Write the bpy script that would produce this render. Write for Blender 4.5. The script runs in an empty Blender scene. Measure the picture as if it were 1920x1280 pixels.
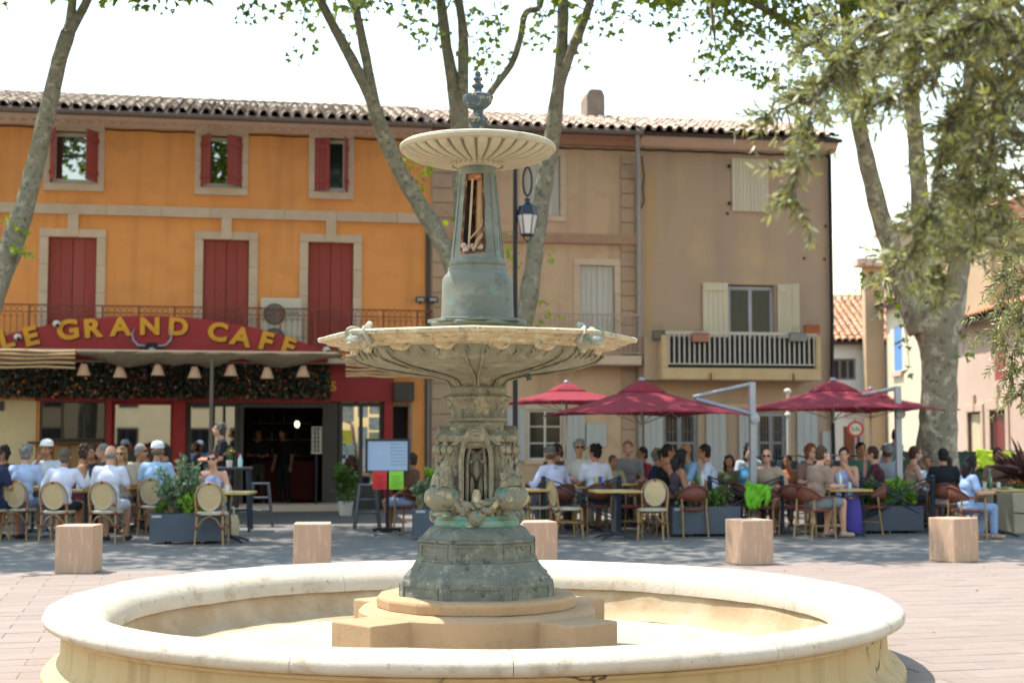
import bpy, bmesh, math, random
import numpy as np
from mathutils import Vector, Matrix, noise

R = math.radians
random.seed(7); np.random.seed(7)
scene = bpy.context.scene
COL = scene.collection

# ------------------------------------------------------------------ camera, sky, sun, exposure
CAM_Z = 1.6; FPX = 2667.0; PITCH = math.atan(185.0/FPX)
cam_data = bpy.data.cameras.new('camera'); cam = bpy.data.objects.new('camera', cam_data); COL.objects.link(cam)
cam.location = (0, 0, CAM_Z); cam.rotation_euler = (R(90)+PITCH, 0, 0)
cam_data.sensor_width = 36; cam_data.lens = 50; cam_data.clip_end = 3000; cam_data.clip_start = 0.1
cam_data.dof.use_dof = True; cam_data.dof.focus_distance = 9.9; cam_data.dof.aperture_fstop = 2.2
scene.camera = cam
SUN_EL, SUN_AZ = R(66), R(-65)      # azimuth from +Y towards +X
world = bpy.data.worlds.new('World'); scene.world = world; world.use_nodes = True
wn = world.node_tree; bg = wn.nodes['Background']
sky = wn.nodes.new('ShaderNodeTexSky'); sky.sky_type = 'NISHITA'; sky.sun_disc = False
sky.sun_elevation = SUN_EL; sky.sun_rotation = SUN_AZ; sky.air_density = 2.0; sky.dust_density = 0.6; sky.ozone_density = 0.3
wn.links.new(sky.outputs[0], bg.inputs[0]); bg.inputs[1].default_value = 0.15
sl = bpy.data.lights.new('sun', 'SUN'); sl.energy = 3.5; sl.angle = R(0.53); sl.color = (1, 0.96, 0.91)
sun = bpy.data.objects.new('sun', sl); COL.objects.link(sun); sun.location = (-20, 10, 40)
SDIR = Vector((math.sin(SUN_AZ)*math.cos(SUN_EL), math.cos(SUN_AZ)*math.cos(SUN_EL), math.sin(SUN_EL)))
sun.rotation_euler = SDIR.to_track_quat('Z', 'Y').to_euler()
vs = scene.view_settings; vs.view_transform = 'Standard'; vs.look = 'None'; vs.exposure = 1.45; vs.gamma = 1.0
vs.use_curve_mapping = False
scene.cycles.max_bounces = 6; scene.cycles.transparent_max_bounces = 8
scene.cycles.diffuse_bounces = 4; scene.cycles.glossy_bounces = 3; scene.cycles.transmission_bounces = 4

# ------------------------------------------------------------------ helpers
def ray(px, py):
    a = (px-960)/FPX; b = (640-py)/FPX; c, s = math.cos(PITCH), math.sin(PITCH)
    return Vector((a, c-b*s, s+b*c))
def at(px, py, Y):
    d = ray(px, py); t = Y/d.y
    return Vector((d.x*t, Y, CAM_Z+d.z*t))
def onground(px, py):
    d = ray(px, py); t = -CAM_Z/d.z
    return Vector((d.x*t, d.y*t, 0))
FA = R(10.0); P0 = Vector((0, 34, 0)); FU = Vector((math.cos(FA), math.sin(FA), 0)); FN = Vector((math.sin(FA), -math.cos(FA), 0))
def FP(px, py, n=0.0):
    """point of the facade plane (pushed n metres towards the square) seen at a pixel -> (u, z)"""
    d = ray(px, py); o = Vector((0, 0, CAM_Z)); p = P0+FN*n
    t = (p-o).dot(FN)/d.dot(FN); q = o+d*t
    return (q-P0).dot(FU), q.z
def fu(px, n=0.0, py=700): return FP(px, py, n)[0]
def fz(py, px=960, n=0.0): return FP(px, py, n)[1]

def link(o, parent=None):
    COL.objects.link(o)
    if parent is not None: o.parent = parent
    return o
def tag(o, label, cat=None, group=None, kind=None):
    if label: o['label'] = label
    if cat: o['category'] = cat
    if group: o['group'] = group
    if kind: o['kind'] = kind
    return o
def thing(name, label, cat, loc=(0, 0, 0), rz=0.0, group=None, kind=None):
    o = bpy.data.objects.new(name, None); o.empty_display_size = 0.2
    link(o); o.location = loc; o.rotation_euler = (0, 0, rz)
    return tag(o, label, cat, group, kind)
def copy_tree(o, parent=None):
    c = o.copy(); COL.objects.link(c); c.parent = parent
    for ch in o.children: copy_tree(ch, c)
    return c

class MB:
    def __init__(s): s.v = []; s.f = []
    def add(s, vs_, fs):
        k = len(s.v); s.v += [tuple(p) for p in vs_]; s.f += [tuple(i+k for i in f) for f in fs]; return s
    def box(s, x0, x1, y0, y1, z0, z1, M=None):
        if x0 > x1: x0, x1 = x1, x0
        if y0 > y1: y0, y1 = y1, y0
        if z0 > z1: z0, z1 = z1, z0
        P = [(x0,y0,z0),(x1,y0,z0),(x1,y1,z0),(x0,y1,z0),(x0,y0,z1),(x1,y0,z1),(x1,y1,z1),(x0,y1,z1)]
        if M is not None: P = [M @ Vector(p) for p in P]
        return s.add(P, [(3,2,1,0),(4,5,6,7),(0,1,5,4),(1,2,6,5),(2,3,7,6),(3,0,4,7)])
    def prism(s, pts, ext):
        """closed polygon of 3-D points swept along the vector ext"""
        n = len(pts); e = Vector(ext); P = [Vector(p) for p in pts]+[Vector(p)+e for p in pts]
        nr = Vector((0, 0, 0))
        for i in range(n): nr += P[i].cross(P[(i+1) % n])
        a, b = tuple(range(n)), tuple(range(2*n-1, n-1, -1))
        F = [a, b] if nr.dot(e) < 0 else [a[::-1], b[::-1]]
        for i in range(n):
            q = (i, i+n, (i+1) % n+n, (i+1) % n)
            F.append(q if nr.dot(e) < 0 else q[::-1])
        return s.add(P, F)
    def tube(s, path, rad, n=8, caps=True, closed=False, flat=1.0):
        P = [Vector(p) for p in path]; m = len(P)
        if not isinstance(rad, (list, tuple)): rad = [rad]*m
        V = []; F = []; up = None
        for i in range(m):
            t = (P[(i+1) % m]-P[i-1]) if (closed or 0 < i < m-1) else (P[min(i+1, m-1)]-P[max(i-1, 0)])
            t.normalize()
            if up is None:
                up = Vector((0, 0, 1)) if abs(t.z) < 0.9 else Vector((1, 0, 0))
            b = t.cross(up)
            if b.length < 1e-6: b = t.orthogonal()
            b.normalize(); up = b.cross(t); up.normalize()
            for k in range(n):
                a = 2*math.pi*k/n
                V.append(P[i]+(b*math.cos(a)+up*math.sin(a)*flat)*rad[i])
        for i in range(m if closed else m-1):
            j = (i+1) % m
            for k in range(n):
                F.append((i*n+k, i*n+(k+1) % n, j*n+(k+1) % n, j*n+k))
        if caps and not closed:
            F.append(tuple(range(n))[::-1]); F.append(tuple((m-1)*n+k for k in range(n)))
        return s.add(V, F)
    def bar(s, a, b, r, n=6): return s.tube([a, b], r, n)
    def lathe(s, prof, n=32, c=(0, 0, 0), ph=0.0, fn=None, closed=False, caps=True):
        V = []; F = []; m = len(prof)
        for j, (r, z) in enumerate(prof):
            for k in range(n):
                a = 2*math.pi*k/n+ph
                rr = r if fn is None else fn(r, z, a, j)
                dz = 0
                if isinstance(rr, tuple): rr, dz = rr
                V.append((c[0]+rr*math.cos(a), c[1]+rr*math.sin(a), c[2]+z+dz))
        for j in range(m if closed else m-1):
            j2 = (j+1) % m
            for k in range(n):
                F.append((j*n+k, j*n+(k+1) % n, j2*n+(k+1) % n, j2*n+k))
        if caps and not closed:
            F.append(tuple(range(n))[::-1]); F.append(tuple((m-1)*n+k for k in range(n)))
        return s.add(V, F)
    def ball(s, c, r, nu=10, nv=7, M=None):
        if not isinstance(r, (list, tuple)): r = (r, r, r)
        V = [Vector((0, 0, -r[2]))]; F = []
        for j in range(1, nv):
            t = -math.pi/2+math.pi*j/nv
            for k in range(nu):
                a = 2*math.pi*k/nu
                V.append(Vector((r[0]*math.cos(t)*math.cos(a), r[1]*math.cos(t)*math.sin(a), r[2]*math.sin(t))))
        V.append(Vector((0, 0, r[2])))
        for k in range(nu): F.append((0, 1+(k+1) % nu, 1+k))
        for j in range(nv-2):
            for k in range(nu):
                F.append((1+j*nu+k, 1+j*nu+(k+1) % nu, 1+(j+1)*nu+(k+1) % nu, 1+(j+1)*nu+k))
        e = len(V)-1
        for k in range(nu): F.append((1+(nv-2)*nu+k, 1+(nv-2)*nu+(k+1) % nu, e))
        if M is not None: V = [M @ p for p in V]
        return s.add([p+Vector(c) for p in V], F)
    def xf(s, M): s.v = [tuple(M @ Vector(p)) for p in s.v]; return s
    def mesh(s, name, smooth=None, bevel=0, seg=1):
        me = bpy.data.meshes.new(name); me.from_pydata(s.v, [], s.f); me.update()
        if bevel:
            bm = bmesh.new(); bm.from_mesh(me)
            ed = [e for e in bm.edges if len(e.link_faces) == 2 and e.calc_face_angle(0) > 0.5]
            bmesh.ops.bevel(bm, geom=ed, offset=bevel, segments=seg, affect='EDGES', profile=0.5, clamp_overlap=True)
            bm.to_mesh(me); bm.free()
        if smooth:
            me.polygons.foreach_set('use_smooth', [True]*len(me.polygons))
            if smooth < 180: me.set_sharp_from_angle(angle=R(smooth))
        return me
    def build(s, name, mat, parent=None, smooth=None, bevel=0, seg=1, label=None, kind=None):
        me = s.mesh(name, smooth, bevel, seg); me.materials.append(mat)
        o = link(bpy.data.objects.new(name, me), parent)
        if label: o['label'] = label
        if kind: o['kind'] = kind
        return o

def inst(name, me, parent, loc=(0, 0, 0), rot=(0, 0, 0), sc=(1, 1, 1)):
    o = link(bpy.data.objects.new(name, me), parent); o.location = loc; o.rotation_euler = rot; o.scale = sc
    return o

# ------------------------------------------------------------------ materials
MATS = {}
def C(h, f=0.85):
    """sRGB hex -> linear rgba"""
    h = h.lstrip('#'); o = []
    for i in (0, 2, 4):
        c = int(h[i:i+2], 16)/255
        o.append((c/12.92 if c <= 0.04045 else ((c+0.055)/1.055)**2.4)*f)
    return (*o, 1)
def mat(name, col, col2=None, rough=0.8, scale=3.0, amt=0.5, bump=0.0, bscale=60.0, metal=0.0, spec=0.3, rnd=0.0,
        stretch=None, detail=6.0, sharp=None, trans=0.0, col3=None, s3=20.0, t3=(0.6, 0.7), emit=None, streak=None, crack=None):
    if name in MATS: return MATS[name]
    m = bpy.data.materials.new(name); m.use_nodes = True; nt = m.node_tree; N = nt.nodes; L = nt.links
    b = N['Principled BSDF']; b.inputs['Roughness'].default_value = rough; b.inputs['Metallic'].default_value = metal
    b.inputs['Specular IOR Level'].default_value = spec
    tc = N.new('ShaderNodeTexCoord'); vec = tc.outputs['Object']
    if stretch:
        mp = N.new('ShaderNodeMapping'); mp.inputs['Scale'].default_value = stretch; L.new(vec, mp.inputs[0]); vec = mp.outputs[0]
    out = None
    if col2 is not None:
        nz = N.new('ShaderNodeTexNoise'); nz.inputs['Scale'].default_value = scale; nz.inputs['Detail'].default_value = detail
        nz.inputs['Roughness'].default_value = 0.6; L.new(vec, nz.inputs[0])
        rp = N.new('ShaderNodeMapRange'); lo, hi = sharp if sharp else (0.5-0.5*amt, 0.5+0.5*amt)
        rp.inputs[1].default_value = lo; rp.inputs[2].default_value = hi; L.new(nz.outputs[0], rp.inputs[0])
        mx = N.new('ShaderNodeMix'); mx.data_type = 'RGBA'; mx.inputs[6].default_value = col; mx.inputs[7].default_value = col2
        L.new(rp.outputs[0], mx.inputs[0]); out = mx.outputs[2]
        if col3 is not None:
            n3 = N.new('ShaderNodeTexNoise'); n3.inputs['Scale'].default_value = s3; n3.inputs['Detail'].default_value = 8
            L.new(vec, n3.inputs[0]); r3 = N.new('ShaderNodeMapRange')
            r3.inputs[1].default_value = t3[0]; r3.inputs[2].default_value = t3[1]; L.new(n3.outputs[0], r3.inputs[0])
            m3 = N.new('ShaderNodeMix'); m3.data_type = 'RGBA'; L.new(r3.outputs[0], m3.inputs[0]); L.new(out, m3.inputs[6])
            m3.inputs[7].default_value = col3; out = m3.outputs[2]
    def over(fac, colr):
        mm = N.new('ShaderNodeMix'); mm.data_type = 'RGBA'; L.new(fac, mm.inputs[0]); L.new(out, mm.inputs[6]); mm.inputs[7].default_value = colr; return mm.outputs[2]
    if streak:
        sc_, ss, lo, hi = streak; mp2 = N.new('ShaderNodeMapping'); mp2.inputs['Scale'].default_value = (ss, ss, ss*.07); L.new(tc.outputs['Object'], mp2.inputs[0])
        ns = N.new('ShaderNodeTexNoise'); ns.inputs['Scale'].default_value = 1.0; ns.inputs['Detail'].default_value = 6; L.new(mp2.outputs[0], ns.inputs[0])
        rs = N.new('ShaderNodeMapRange'); rs.inputs[1].default_value = lo; rs.inputs[2].default_value = hi; rs.inputs[4].default_value = .7; L.new(ns.outputs[0], rs.inputs[0]); out = over(rs.outputs[0], sc_)
    if crack:
        ccol, cs, cw, cm = crack; wz = N.new('ShaderNodeTexNoise'); wz.inputs['Scale'].default_value = cs*2; wz.inputs['Detail'].default_value = 4; L.new(tc.outputs['Object'], wz.inputs[0])
        va = N.new('ShaderNodeVectorMath'); va.operation = 'MULTIPLY_ADD'; va.inputs[1].default_value = (.5/cs,)*3; L.new(wz.outputs[1], va.inputs[0]); L.new(tc.outputs['Object'], va.inputs[2])
        vo = N.new('ShaderNodeTexVoronoi'); vo.feature = 'DISTANCE_TO_EDGE'; vo.inputs['Scale'].default_value = cs; L.new(va.outputs[0], vo.inputs[0])
        r1 = N.new('ShaderNodeMapRange'); r1.inputs[1].default_value = cw; r1.inputs[2].default_value = cw*.3; L.new(vo.outputs[0], r1.inputs[0])
        nm_ = N.new('ShaderNodeTexNoise'); nm_.inputs['Scale'].default_value = cs*.8; L.new(tc.outputs['Object'], nm_.inputs[0]); r2 = N.new('ShaderNodeMapRange'); r2.inputs[1].default_value = cm; r2.inputs[2].default_value = cm+.06; L.new(nm_.outputs[0], r2.inputs[0])
        mu = N.new('ShaderNodeMath'); mu.operation = 'MULTIPLY'; L.new(r1.outputs[0], mu.inputs[0]); L.new(r2.outputs[0], mu.inputs[1]); out = over(mu.outputs[0], ccol)
    if rnd:
        oi = N.new('ShaderNodeObjectInfo'); ge = N.new('ShaderNodeNewGeometry')
        ad = N.new('ShaderNodeMath'); ad.operation = 'ADD'; L.new(oi.outputs['Random'], ad.inputs[0]); L.new(ge.outputs['Random Per Island'], ad.inputs[1])
        fr = N.new('ShaderNodeMath'); fr.operation = 'FRACT'; L.new(ad.outputs[0], fr.inputs[0])
        mr = N.new('ShaderNodeMapRange'); mr.inputs[3].default_value = 1-rnd; mr.inputs[4].default_value = 1+rnd*0.6; L.new(fr.outputs[0], mr.inputs[0])
        hs = N.new('ShaderNodeHueSaturation'); L.new(mr.outputs[0], hs.inputs['Value'])
        if out is None: hs.inputs['Color'].default_value = col
        else: L.new(out, hs.inputs['Color'])
        m2 = N.new('ShaderNodeMapRange'); m2.inputs[3].default_value = 1+rnd*0.4; m2.inputs[4].default_value = 1-rnd*0.5
        ml = N.new('ShaderNodeMath'); ml.operation = 'MULTIPLY'; ml.inputs[1].default_value = 7.31; L.new(fr.outputs[0], ml.inputs[0])
        f2 = N.new('ShaderNodeMath'); f2.operation = 'FRACT'; L.new(ml.outputs[0], f2.inputs[0]); L.new(f2.outputs[0], m2.inputs[0])
        L.new(m2.outputs[0], hs.inputs['Saturation']); out = hs.outputs[0]
    if out is None: b.inputs['Base Color'].default_value = col
    else: L.new(out, b.inputs['Base Color'])
    if bump:
        nb = N.new('ShaderNodeTexNoise'); nb.inputs['Scale'].default_value = bscale; nb.inputs['Detail'].default_value = 5; L.new(vec, nb.inputs[0])
        bp = N.new('ShaderNodeBump'); bp.inputs['Strength'].default_value = bump; bp.inputs['Distance'].default_value = 0.02
        L.new(nb.outputs[0], bp.inputs['Height']); L.new(bp.outputs[0], b.inputs['Normal'])
    if trans:
        tr = N.new('ShaderNodeBsdfTranslucent'); ms = N.new('ShaderNodeMixShader'); ms.inputs[0].default_value = trans
        if out is None: tr.inputs[0].default_value = col
        else:
            h2 = N.new('ShaderNodeHueSaturation'); h2.inputs['Value'].default_value = 1.5; h2.inputs['Saturation'].default_value = 1.15
            L.new(out, h2.inputs['Color']); L.new(h2.outputs[0], tr.inputs[0])
        L.new(b.outputs[0], ms.inputs[1]); L.new(tr.outputs[0], ms.inputs[2]); L.new(ms.outputs[0], N['Material Output'].inputs[0])
    if emit:
        b.inputs['Emission Color'].default_value = col; b.inputs['Emission Strength'].default_value = emit
    MATS[name] = m
    return m
def plain(h, rough=0.7, **k):
    return mat('paint_'+h+('%g' % rough)+''.join(k.keys()), C(h), C(h, 0.62), rough=rough, scale=4, amt=0.6, **k)
def glass_mat(name, col, rough=0.03):
    m = mat(name, col, rough=rough, spec=0.9); return m

M_asphalt = mat('asphalt', C('6c6863'), C('7c7770'), rough=0.95, scale=1.2, amt=0.5, bump=0.35, bscale=180, col3=C('605e5b'), s3=5, t3=(0.55, 0.75))
M_paver = mat('paver', C('948377'), C('8a796c'), rough=0.9, scale=2.5, amt=0.6, bump=0.25, bscale=120, rnd=0.06, col3=C('8a7c71'), s3=9, t3=(0.55, 0.75))
M_bed = mat('joint_sand', C('94857a'), C('8a7c70'), rough=1, scale=6)
M_orange = mat('ochre_render', C('ea9f60'), C('dd9152'), rough=0.95, scale=0.7, amt=0.6, bump=0.12, bscale=40, col3=C('d58f58'), s3=1.7, t3=(0.5, 0.72), streak=(C('c08350'), 3.0, .52, .78))
M_beige = mat('beige_render', C('cfae92'), C('c2a286'), rough=0.95, scale=0.8, amt=0.6, bump=0.12, bscale=40, col3=C('bb9a80'), s3=2.3, t3=(0.52, 0.75), streak=(C('a58871'), 2.6, .52, .78))
M_taupe = mat('taupe_render', C('bda087'), C('b09582'), rough=0.95, scale=0.45, amt=0.5, bump=0.15, bscale=45, col3=C('c4a583'), s3=0.9, t3=(0.5, 0.7), streak=(C('9a8678'), 1.6, .50, .80))
M_stone = mat('dressed_stone', C('d4bba6'), C('c2a892'), rough=0.9, scale=3, amt=0.6, bump=0.15, bscale=70, rnd=0.06)
M_cornice = mat('cornice_plaster', C('e6cab4'), C('d8b8a2'), rough=0.9, scale=3, amt=0.6, bump=0.1)
M_gutter = mat('zinc_gutter', C('94887f'), C('83786f'), rough=0.5, scale=4, metal=0.3)
M_tile = mat('roof_tile', C('d2bfa8'), C('b8a18a'), rough=0.95, scale=9, amt=0.6, bump=0.2, bscale=80, rnd=0.18, col3=C('97836f'), s3=16, t3=(0.55, 0.7))
M_tilep = mat('pink_roof_tile', C('d2b7a0'), C('bd9a82'), rough=0.95, scale=9, amt=0.6, bump=0.2, bscale=80, rnd=0.22, col3=C('dccab4'), s3=12, t3=(0.5, 0.65))
M_tiler = mat('terracotta_tile', C('c98f68'), C('b87650'), rough=0.95, scale=9, amt=0.6, rnd=0.25, col3=C('d7b08c'), s3=12, t3=(0.5, 0.65))
M_under = mat('tile_underlay', C('5c4a40'), C('463a33'), rough=1, scale=8)
M_redwood = mat('red_shutter', C('a04842'), C('903e39'), rough=0.6, scale=3, amt=0.7, stretch=(8, 8, 0.8), rnd=0.08, bump=0.1, bscale=30)
M_redpaint = mat('red_paint', C('a3242b'), C('8f1f27'), rough=0.45, scale=2)
M_darkframe = mat('dark_frame', C('4a4340'), C('3c3634'), rough=0.5, scale=3)
M_white = mat('white_joinery', C('d9d2c6'), C('c9c2b6'), rough=0.55, scale=3)
M_cream = mat('cream_shutter', C('d9cbb2'), C('cdbea5'), rough=0.7, scale=2, stretch=(6, 6, 0.6), rnd=0.05)
M_black = mat('black_iron', C('22242b'), C('1b1c22'), rough=0.45, scale=5, metal=0.3)
M_rustred = mat('rust_red_iron', C('8e4a3c'), C('6e3a30'), rough=0.6, scale=6)
M_glass = mat('window_glass', (0.012, 0.014, 0.018, 1), rough=.06, spec=.25)
M_glassb = glass_mat('shop_glass', (0.02, 0.02, 0.02, 1), 0.02)
M_film = mat('mirror_film_glass', (.34, .35, .36, 1), rough=.02, metal=1.0)
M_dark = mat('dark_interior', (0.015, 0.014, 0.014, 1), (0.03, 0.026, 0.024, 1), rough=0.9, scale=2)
M_creamwall = mat('cream_render', C('d8c49c'), C('c8b48c'), rough=0.9, scale=1.5)
M_lime = mat('limestone', C('c2a088'), C('b28f74'), rough=0.85, scale=3, amt=0.7, stretch=(3, 3, 0.6), bump=0.15, bscale=90, col3=C('d2b292'), s3=6, t3=(0.5, 0.7))
# ------------------------------------------------------------------ ground
g = MB(); S = 900
g.add([(-S, -S, 0), (S, -S, 0), (S, S, 0), (-S, S, 0)], [(0, 1, 2, 3)])
o = g.build('ground', M_asphalt); tag(o, 'grey asphalt ground of the square under the trees', 'ground', kind='structure')
PE = lambda x: 18.3+0.144*x       # where the paving ends and the asphalt starts
pv = MB(); pv.add([(-14, -14, .004), (14, -14, .004), (14, PE(14), .004), (-14, PE(-14), .004)], [(0, 1, 2, 3)])
paving = pv.build('paving', M_bed); tag(paving, 'pale pinkish paving around the fountain basin', 'paving', kind='structure')
FX, FY = -0.256, 10.5             # fountain axis
pw, pl, gap = 0.30, 0.60, 0.0035
rp = R(14); cr, sr = math.cos(rp), math.sin(rp)
pm = []
for k in range(4):
    q = MB(); h = 0.003+0.0006*k; e = 0.004
    x, y = pl/2-gap, pw/2-gap
    q.add([(-x, -y, 0), (x, -y, 0), (x, y, 0), (-x, y, 0), (-x+e, -y+e, h), (x-e, -y+e, h), (x-e, y-e, h), (-x+e, y-e, h)],
          [(4, 5, 6, 7), (0, 1, 5, 4), (1, 2, 6, 5), (2, 3, 7, 6), (3, 0, 4, 7)])
    me = q.mesh('paver'); me.materials.append(M_paver); pm.append((me, q))
cells = []
for i in range(-60, 60):
    for j in range(-120, 120):
        lx, ly = (i+(0.5 if j % 2 else 0))*pl, j*pw
        x, y = lx*cr-ly*sr, 10+lx*sr+ly*cr
        if abs(x) > 12 or y < -2 or y > PE(x)-0.3: continue
        if math.hypot(x-FX, y-FY) < 2.75: continue
        px = 960+FPX*x/max(y, .1)
        vis = y > 9.1 and -60 < px < 1980 and not (math.hypot(x-FX, y-FY) < 3.0)
        if not vis and (y < 5): continue
        hid = vis and y > 11.2 and abs(px-890) < 700*(1-((y-10.5)/9)**2)
        cells.append((0 if vis and not hid else 1, y, x))
cells.sort(); rest = MB()
for n, (h, y, x) in enumerate(cells):
    k = random.randrange(4)
    if n < 300 and h == 0:
        inst('paver', pm[k][0], paving, (x, y, .0045+random.uniform(0, .002)), (random.uniform(-.004, .004), random.uniform(-.003, .003), rp))
    else:
        M = Matrix.Translation((x, y, .0045)) @ Matrix.Rotation(rp, 4, 'Z')
        rest.add([M @ Vector(p) for p in pm[k][1].v], pm[k][1].f)
rest.build('pavers', M_paver, paving, kind='stuff')

M_dry = mat('dry_leaf', C('8a6a44'), C('6e5236'), rough=.8, rnd=.4); fl = MB(); rl_ = random.Random(8)
for k in range(70):
    x, y = rl_.uniform(-6, 7.5), rl_.uniform(9.3, 21)
    if math.hypot(x-FX, y-FY) < 3.2: continue
    s = rl_.uniform(.02, .05); M = Matrix.Translation((x, y, .016)) @ Matrix.Rotation(rl_.uniform(0, 6), 4, 'Z') @ Matrix.Rotation(rl_.uniform(-.3, .3), 4, 'X')
    fl.add([M @ Vector(p) for p in ((0, 0, 0), (s*.5, s*.4, .006), (s, 0, .002), (s*.5, -s*.4, .007))], [(0, 2, 1), (0, 3, 2)])
tag(fl.build('fallen_leaves', M_dry), 'few dry fallen leaves scattered over the paving', 'leaves', kind='stuff')
# ------------------------------------------------------------------ generic building pieces (local frame: x along the facade, y into the wall, z up)
def wall(mb, u0, u1, z0, z1, openings, depth=0.35, y=0.0):
    us = sorted({u0, u1, *[a for o in openings for a in (o[0], o[1])]}); zs = sorted({z0, z1, *[a for o in openings for a in (o[2], o[3])]})
    us = [a for a in us if u0 <= a <= u1]; zs = [a for a in zs if z0 <= a <= z1]
    for i in range(len(us)-1):
        for j in range(len(zs)-1):
            cu, cz = (us[i]+us[i+1])/2, (zs[j]+zs[j+1])/2
            if any(o[0] < cu < o[1] and o[2] < cz < o[3] for o in openings): continue
            mb.add([(us[i], y, zs[j]), (us[i+1], y, zs[j]), (us[i+1], y, zs[j+1]), (us[i], y, zs[j+1])], [(0, 1, 2, 3)])
    for a, b, c, d in openings:
        Y = y+depth
        mb.add([(a, y, c), (a, y, d), (a, Y, d), (a, Y, c)], [(0, 1, 2, 3)])
        mb.add([(b, y, c), (b, y, d), (b, Y, d), (b, Y, c)], [(3, 2, 1, 0)])
        mb.add([(a, y, d), (b, y, d), (b, Y, d), (a, Y, d)], [(0, 1, 2, 3)])
        mb.add([(a, y, c), (b, y, c), (b, Y, c), (a, Y, c)], [(3, 2, 1, 0)])
def shell(mb, u0, u1, z1, depth, y=0.0):
    """side and back walls and a lid behind a facade"""
    mb.add([(u0, y, 0), (u0, y+depth, 0), (u0, y+depth, z1), (u0, y, z1)], [(0, 3, 2, 1)])
    mb.add([(u1, y, 0), (u1, y+depth, 0), (u1, y+depth, z1), (u1, y, z1)], [(0, 1, 2, 3)])
    mb.add([(u0, y+depth, 0), (u1, y+depth, 0), (u1, y+depth, z1), (u0, y+depth, z1)], [(3, 2, 1, 0)])
    mb.add([(u0, y, z1), (u1, y, z1), (u1, y+depth, z1), (u0, y+depth, z1)], [(0, 1, 2, 3)])

def tile_mb(L=0.46, r0=0.098, r1=0.08, n=6, t=0.014):
    V = []; F = []
    for (y, r) in ((0, r0), (L, r1)):
        for rr in (r, r-t):
            for k in range(n+1):
                a = math.pi*k/n; V.append((rr*math.cos(a), y, rr*math.sin(a)*0.82))
    m = n+1
    for k in range(n):
        F.append((k, k+1, 2*m+k+1, 2*m+k)); F.append((m+k+1, m+k, 3*m+k, 3*m+k+1)); F.append((k+1, k, m+k, m+k+1))
    F.append((0, m, 3*m, 2*m)[::-1]); F.append((n, m+n, 3*m+n, 2*m+n))
    b = MB(); b.add(V, [f[::-1] for f in F]); return b
TILE = tile_mb(); TILE_ME = {}
def roof(root, u0, u1, ze, ye, run, pitch, mt, cp=0.25, indiv=3, z_under=0.0, wob=0.012):
    """canal tiles in overlapping courses on a slope rising from (ye, ze)"""
    tp = math.tan(pitch); cs, sn = math.cos(pitch), math.sin(pitch)
    u = MB(); t = 0.10
    u.prism([(u0, ye+.06, ze-.02), (u0, ye+.06, ze-t-.02), (u0, ye+run, ze+run*tp-t-.02), (u0, ye+run, ze+run*tp-.02)], (u1-u0, 0, 0))
    # trough tiles between the covers
    nc = int((u1-u0)/cp)
    for c in range(nc+1):
        x = u0+cp*c; V = []; n = 5
        for yy in (0, run/cs):
            for k in range(n+1):
                a = math.pi+math.pi*k/n
                V.append((x+0.085*math.cos(a), ye+yy*cs, ze+.085+yy*sn+0.075*math.sin(a)))
        u.add(V, [(k, k+1, n+2+k, n+1+k) for k in range(n)])
    rf = u.build('roof', M_under, root)
    if mt.name not in TILE_ME:
        me = TILE.mesh('roof_tile', smooth=50); me.materials.append(mt); TILE_ME[mt.name] = me
    rest = MB(); rows = int(run/cs/0.36)
    for r in range(rows):
        for c in range(nc):
            x = u0+cp*(c+.5)+random.uniform(-wob, wob); s = r*0.36+random.uniform(-.03, .01)
            loc = (x, ye+s*cs, ze+.06+s*sn+random.uniform(0, .01)+(0.012 if r else 0)); rot = (pitch-0.03+random.uniform(-.015, .015), random.uniform(-.04, .04), random.uniform(-.05, .05))
            if r < indiv: inst('roof_tile', TILE_ME[mt.name], rf, loc, rot)
            else:
                M = Matrix.Translation(loc) @ Matrix.Rotation(rot[2], 4, 'Z') @ Matrix.Rotation(rot[1], 4, 'Y') @ Matrix.Rotation(rot[0], 4, 'X')
                rest.add([M @ Vector(p) for p in TILE.v], TILE.f)
    # ridge
    k = 0.0
    while u0+k < u1-.1:
        M = Matrix.Translation((u0+k, ye+run, ze+run*tp+.05)) @ Matrix.Rotation(R(-90), 4, 'Z')
        rest.add([M @ Vector(p) for p in TILE.v], TILE.f); k += .4
    if rest.v: rest.build('roof_tiles', mt, rf, smooth=50, kind='stuff')
    return rf
def planks(name, parent, u0, u1, z0, z1, y, n, mt, t=0.03, g=0.004, hinge=None, ang=0.0, battens=(), label=None):
    """a leaf of vertical boards; hinge=(u) with ang swings it outwards"""
    root = bpy.data.objects.new(name, None); link(root, parent); root.empty_display_size = .1
    hu = u0 if hinge is None else hinge
    root.location = (hu, y, z0); root.rotation_euler = (0, 0, ang)
    if label: root['label'] = label
    w = (u1-u0)/n
    for i in range(n):
        b = MB(); dz = random.uniform(0, .002)
        b.box(u0+i*w+g/2-hu, u0+(i+1)*w-g/2-hu, -t+dz, dz, 0, z1-z0); b.build('plank', mt, root, bevel=.004)
    for zb in battens:
        b = MB(); b.box(u0+.02-hu, u1-.02-hu, -t-.02, -t+.001, (z1-z0)*zb-.05, (z1-z0)*zb+.05); b.build('batten', mt, root)
    return root
def stone(mb_list, parent, nm, u0, u1, y0, y1, z0, z1, mt=None, bevel=.008):
    b = MB(); b.box(u0, u1, y0, y1, z0, z1); return b.build(nm, mt or M_stone, parent, bevel=bevel)
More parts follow.
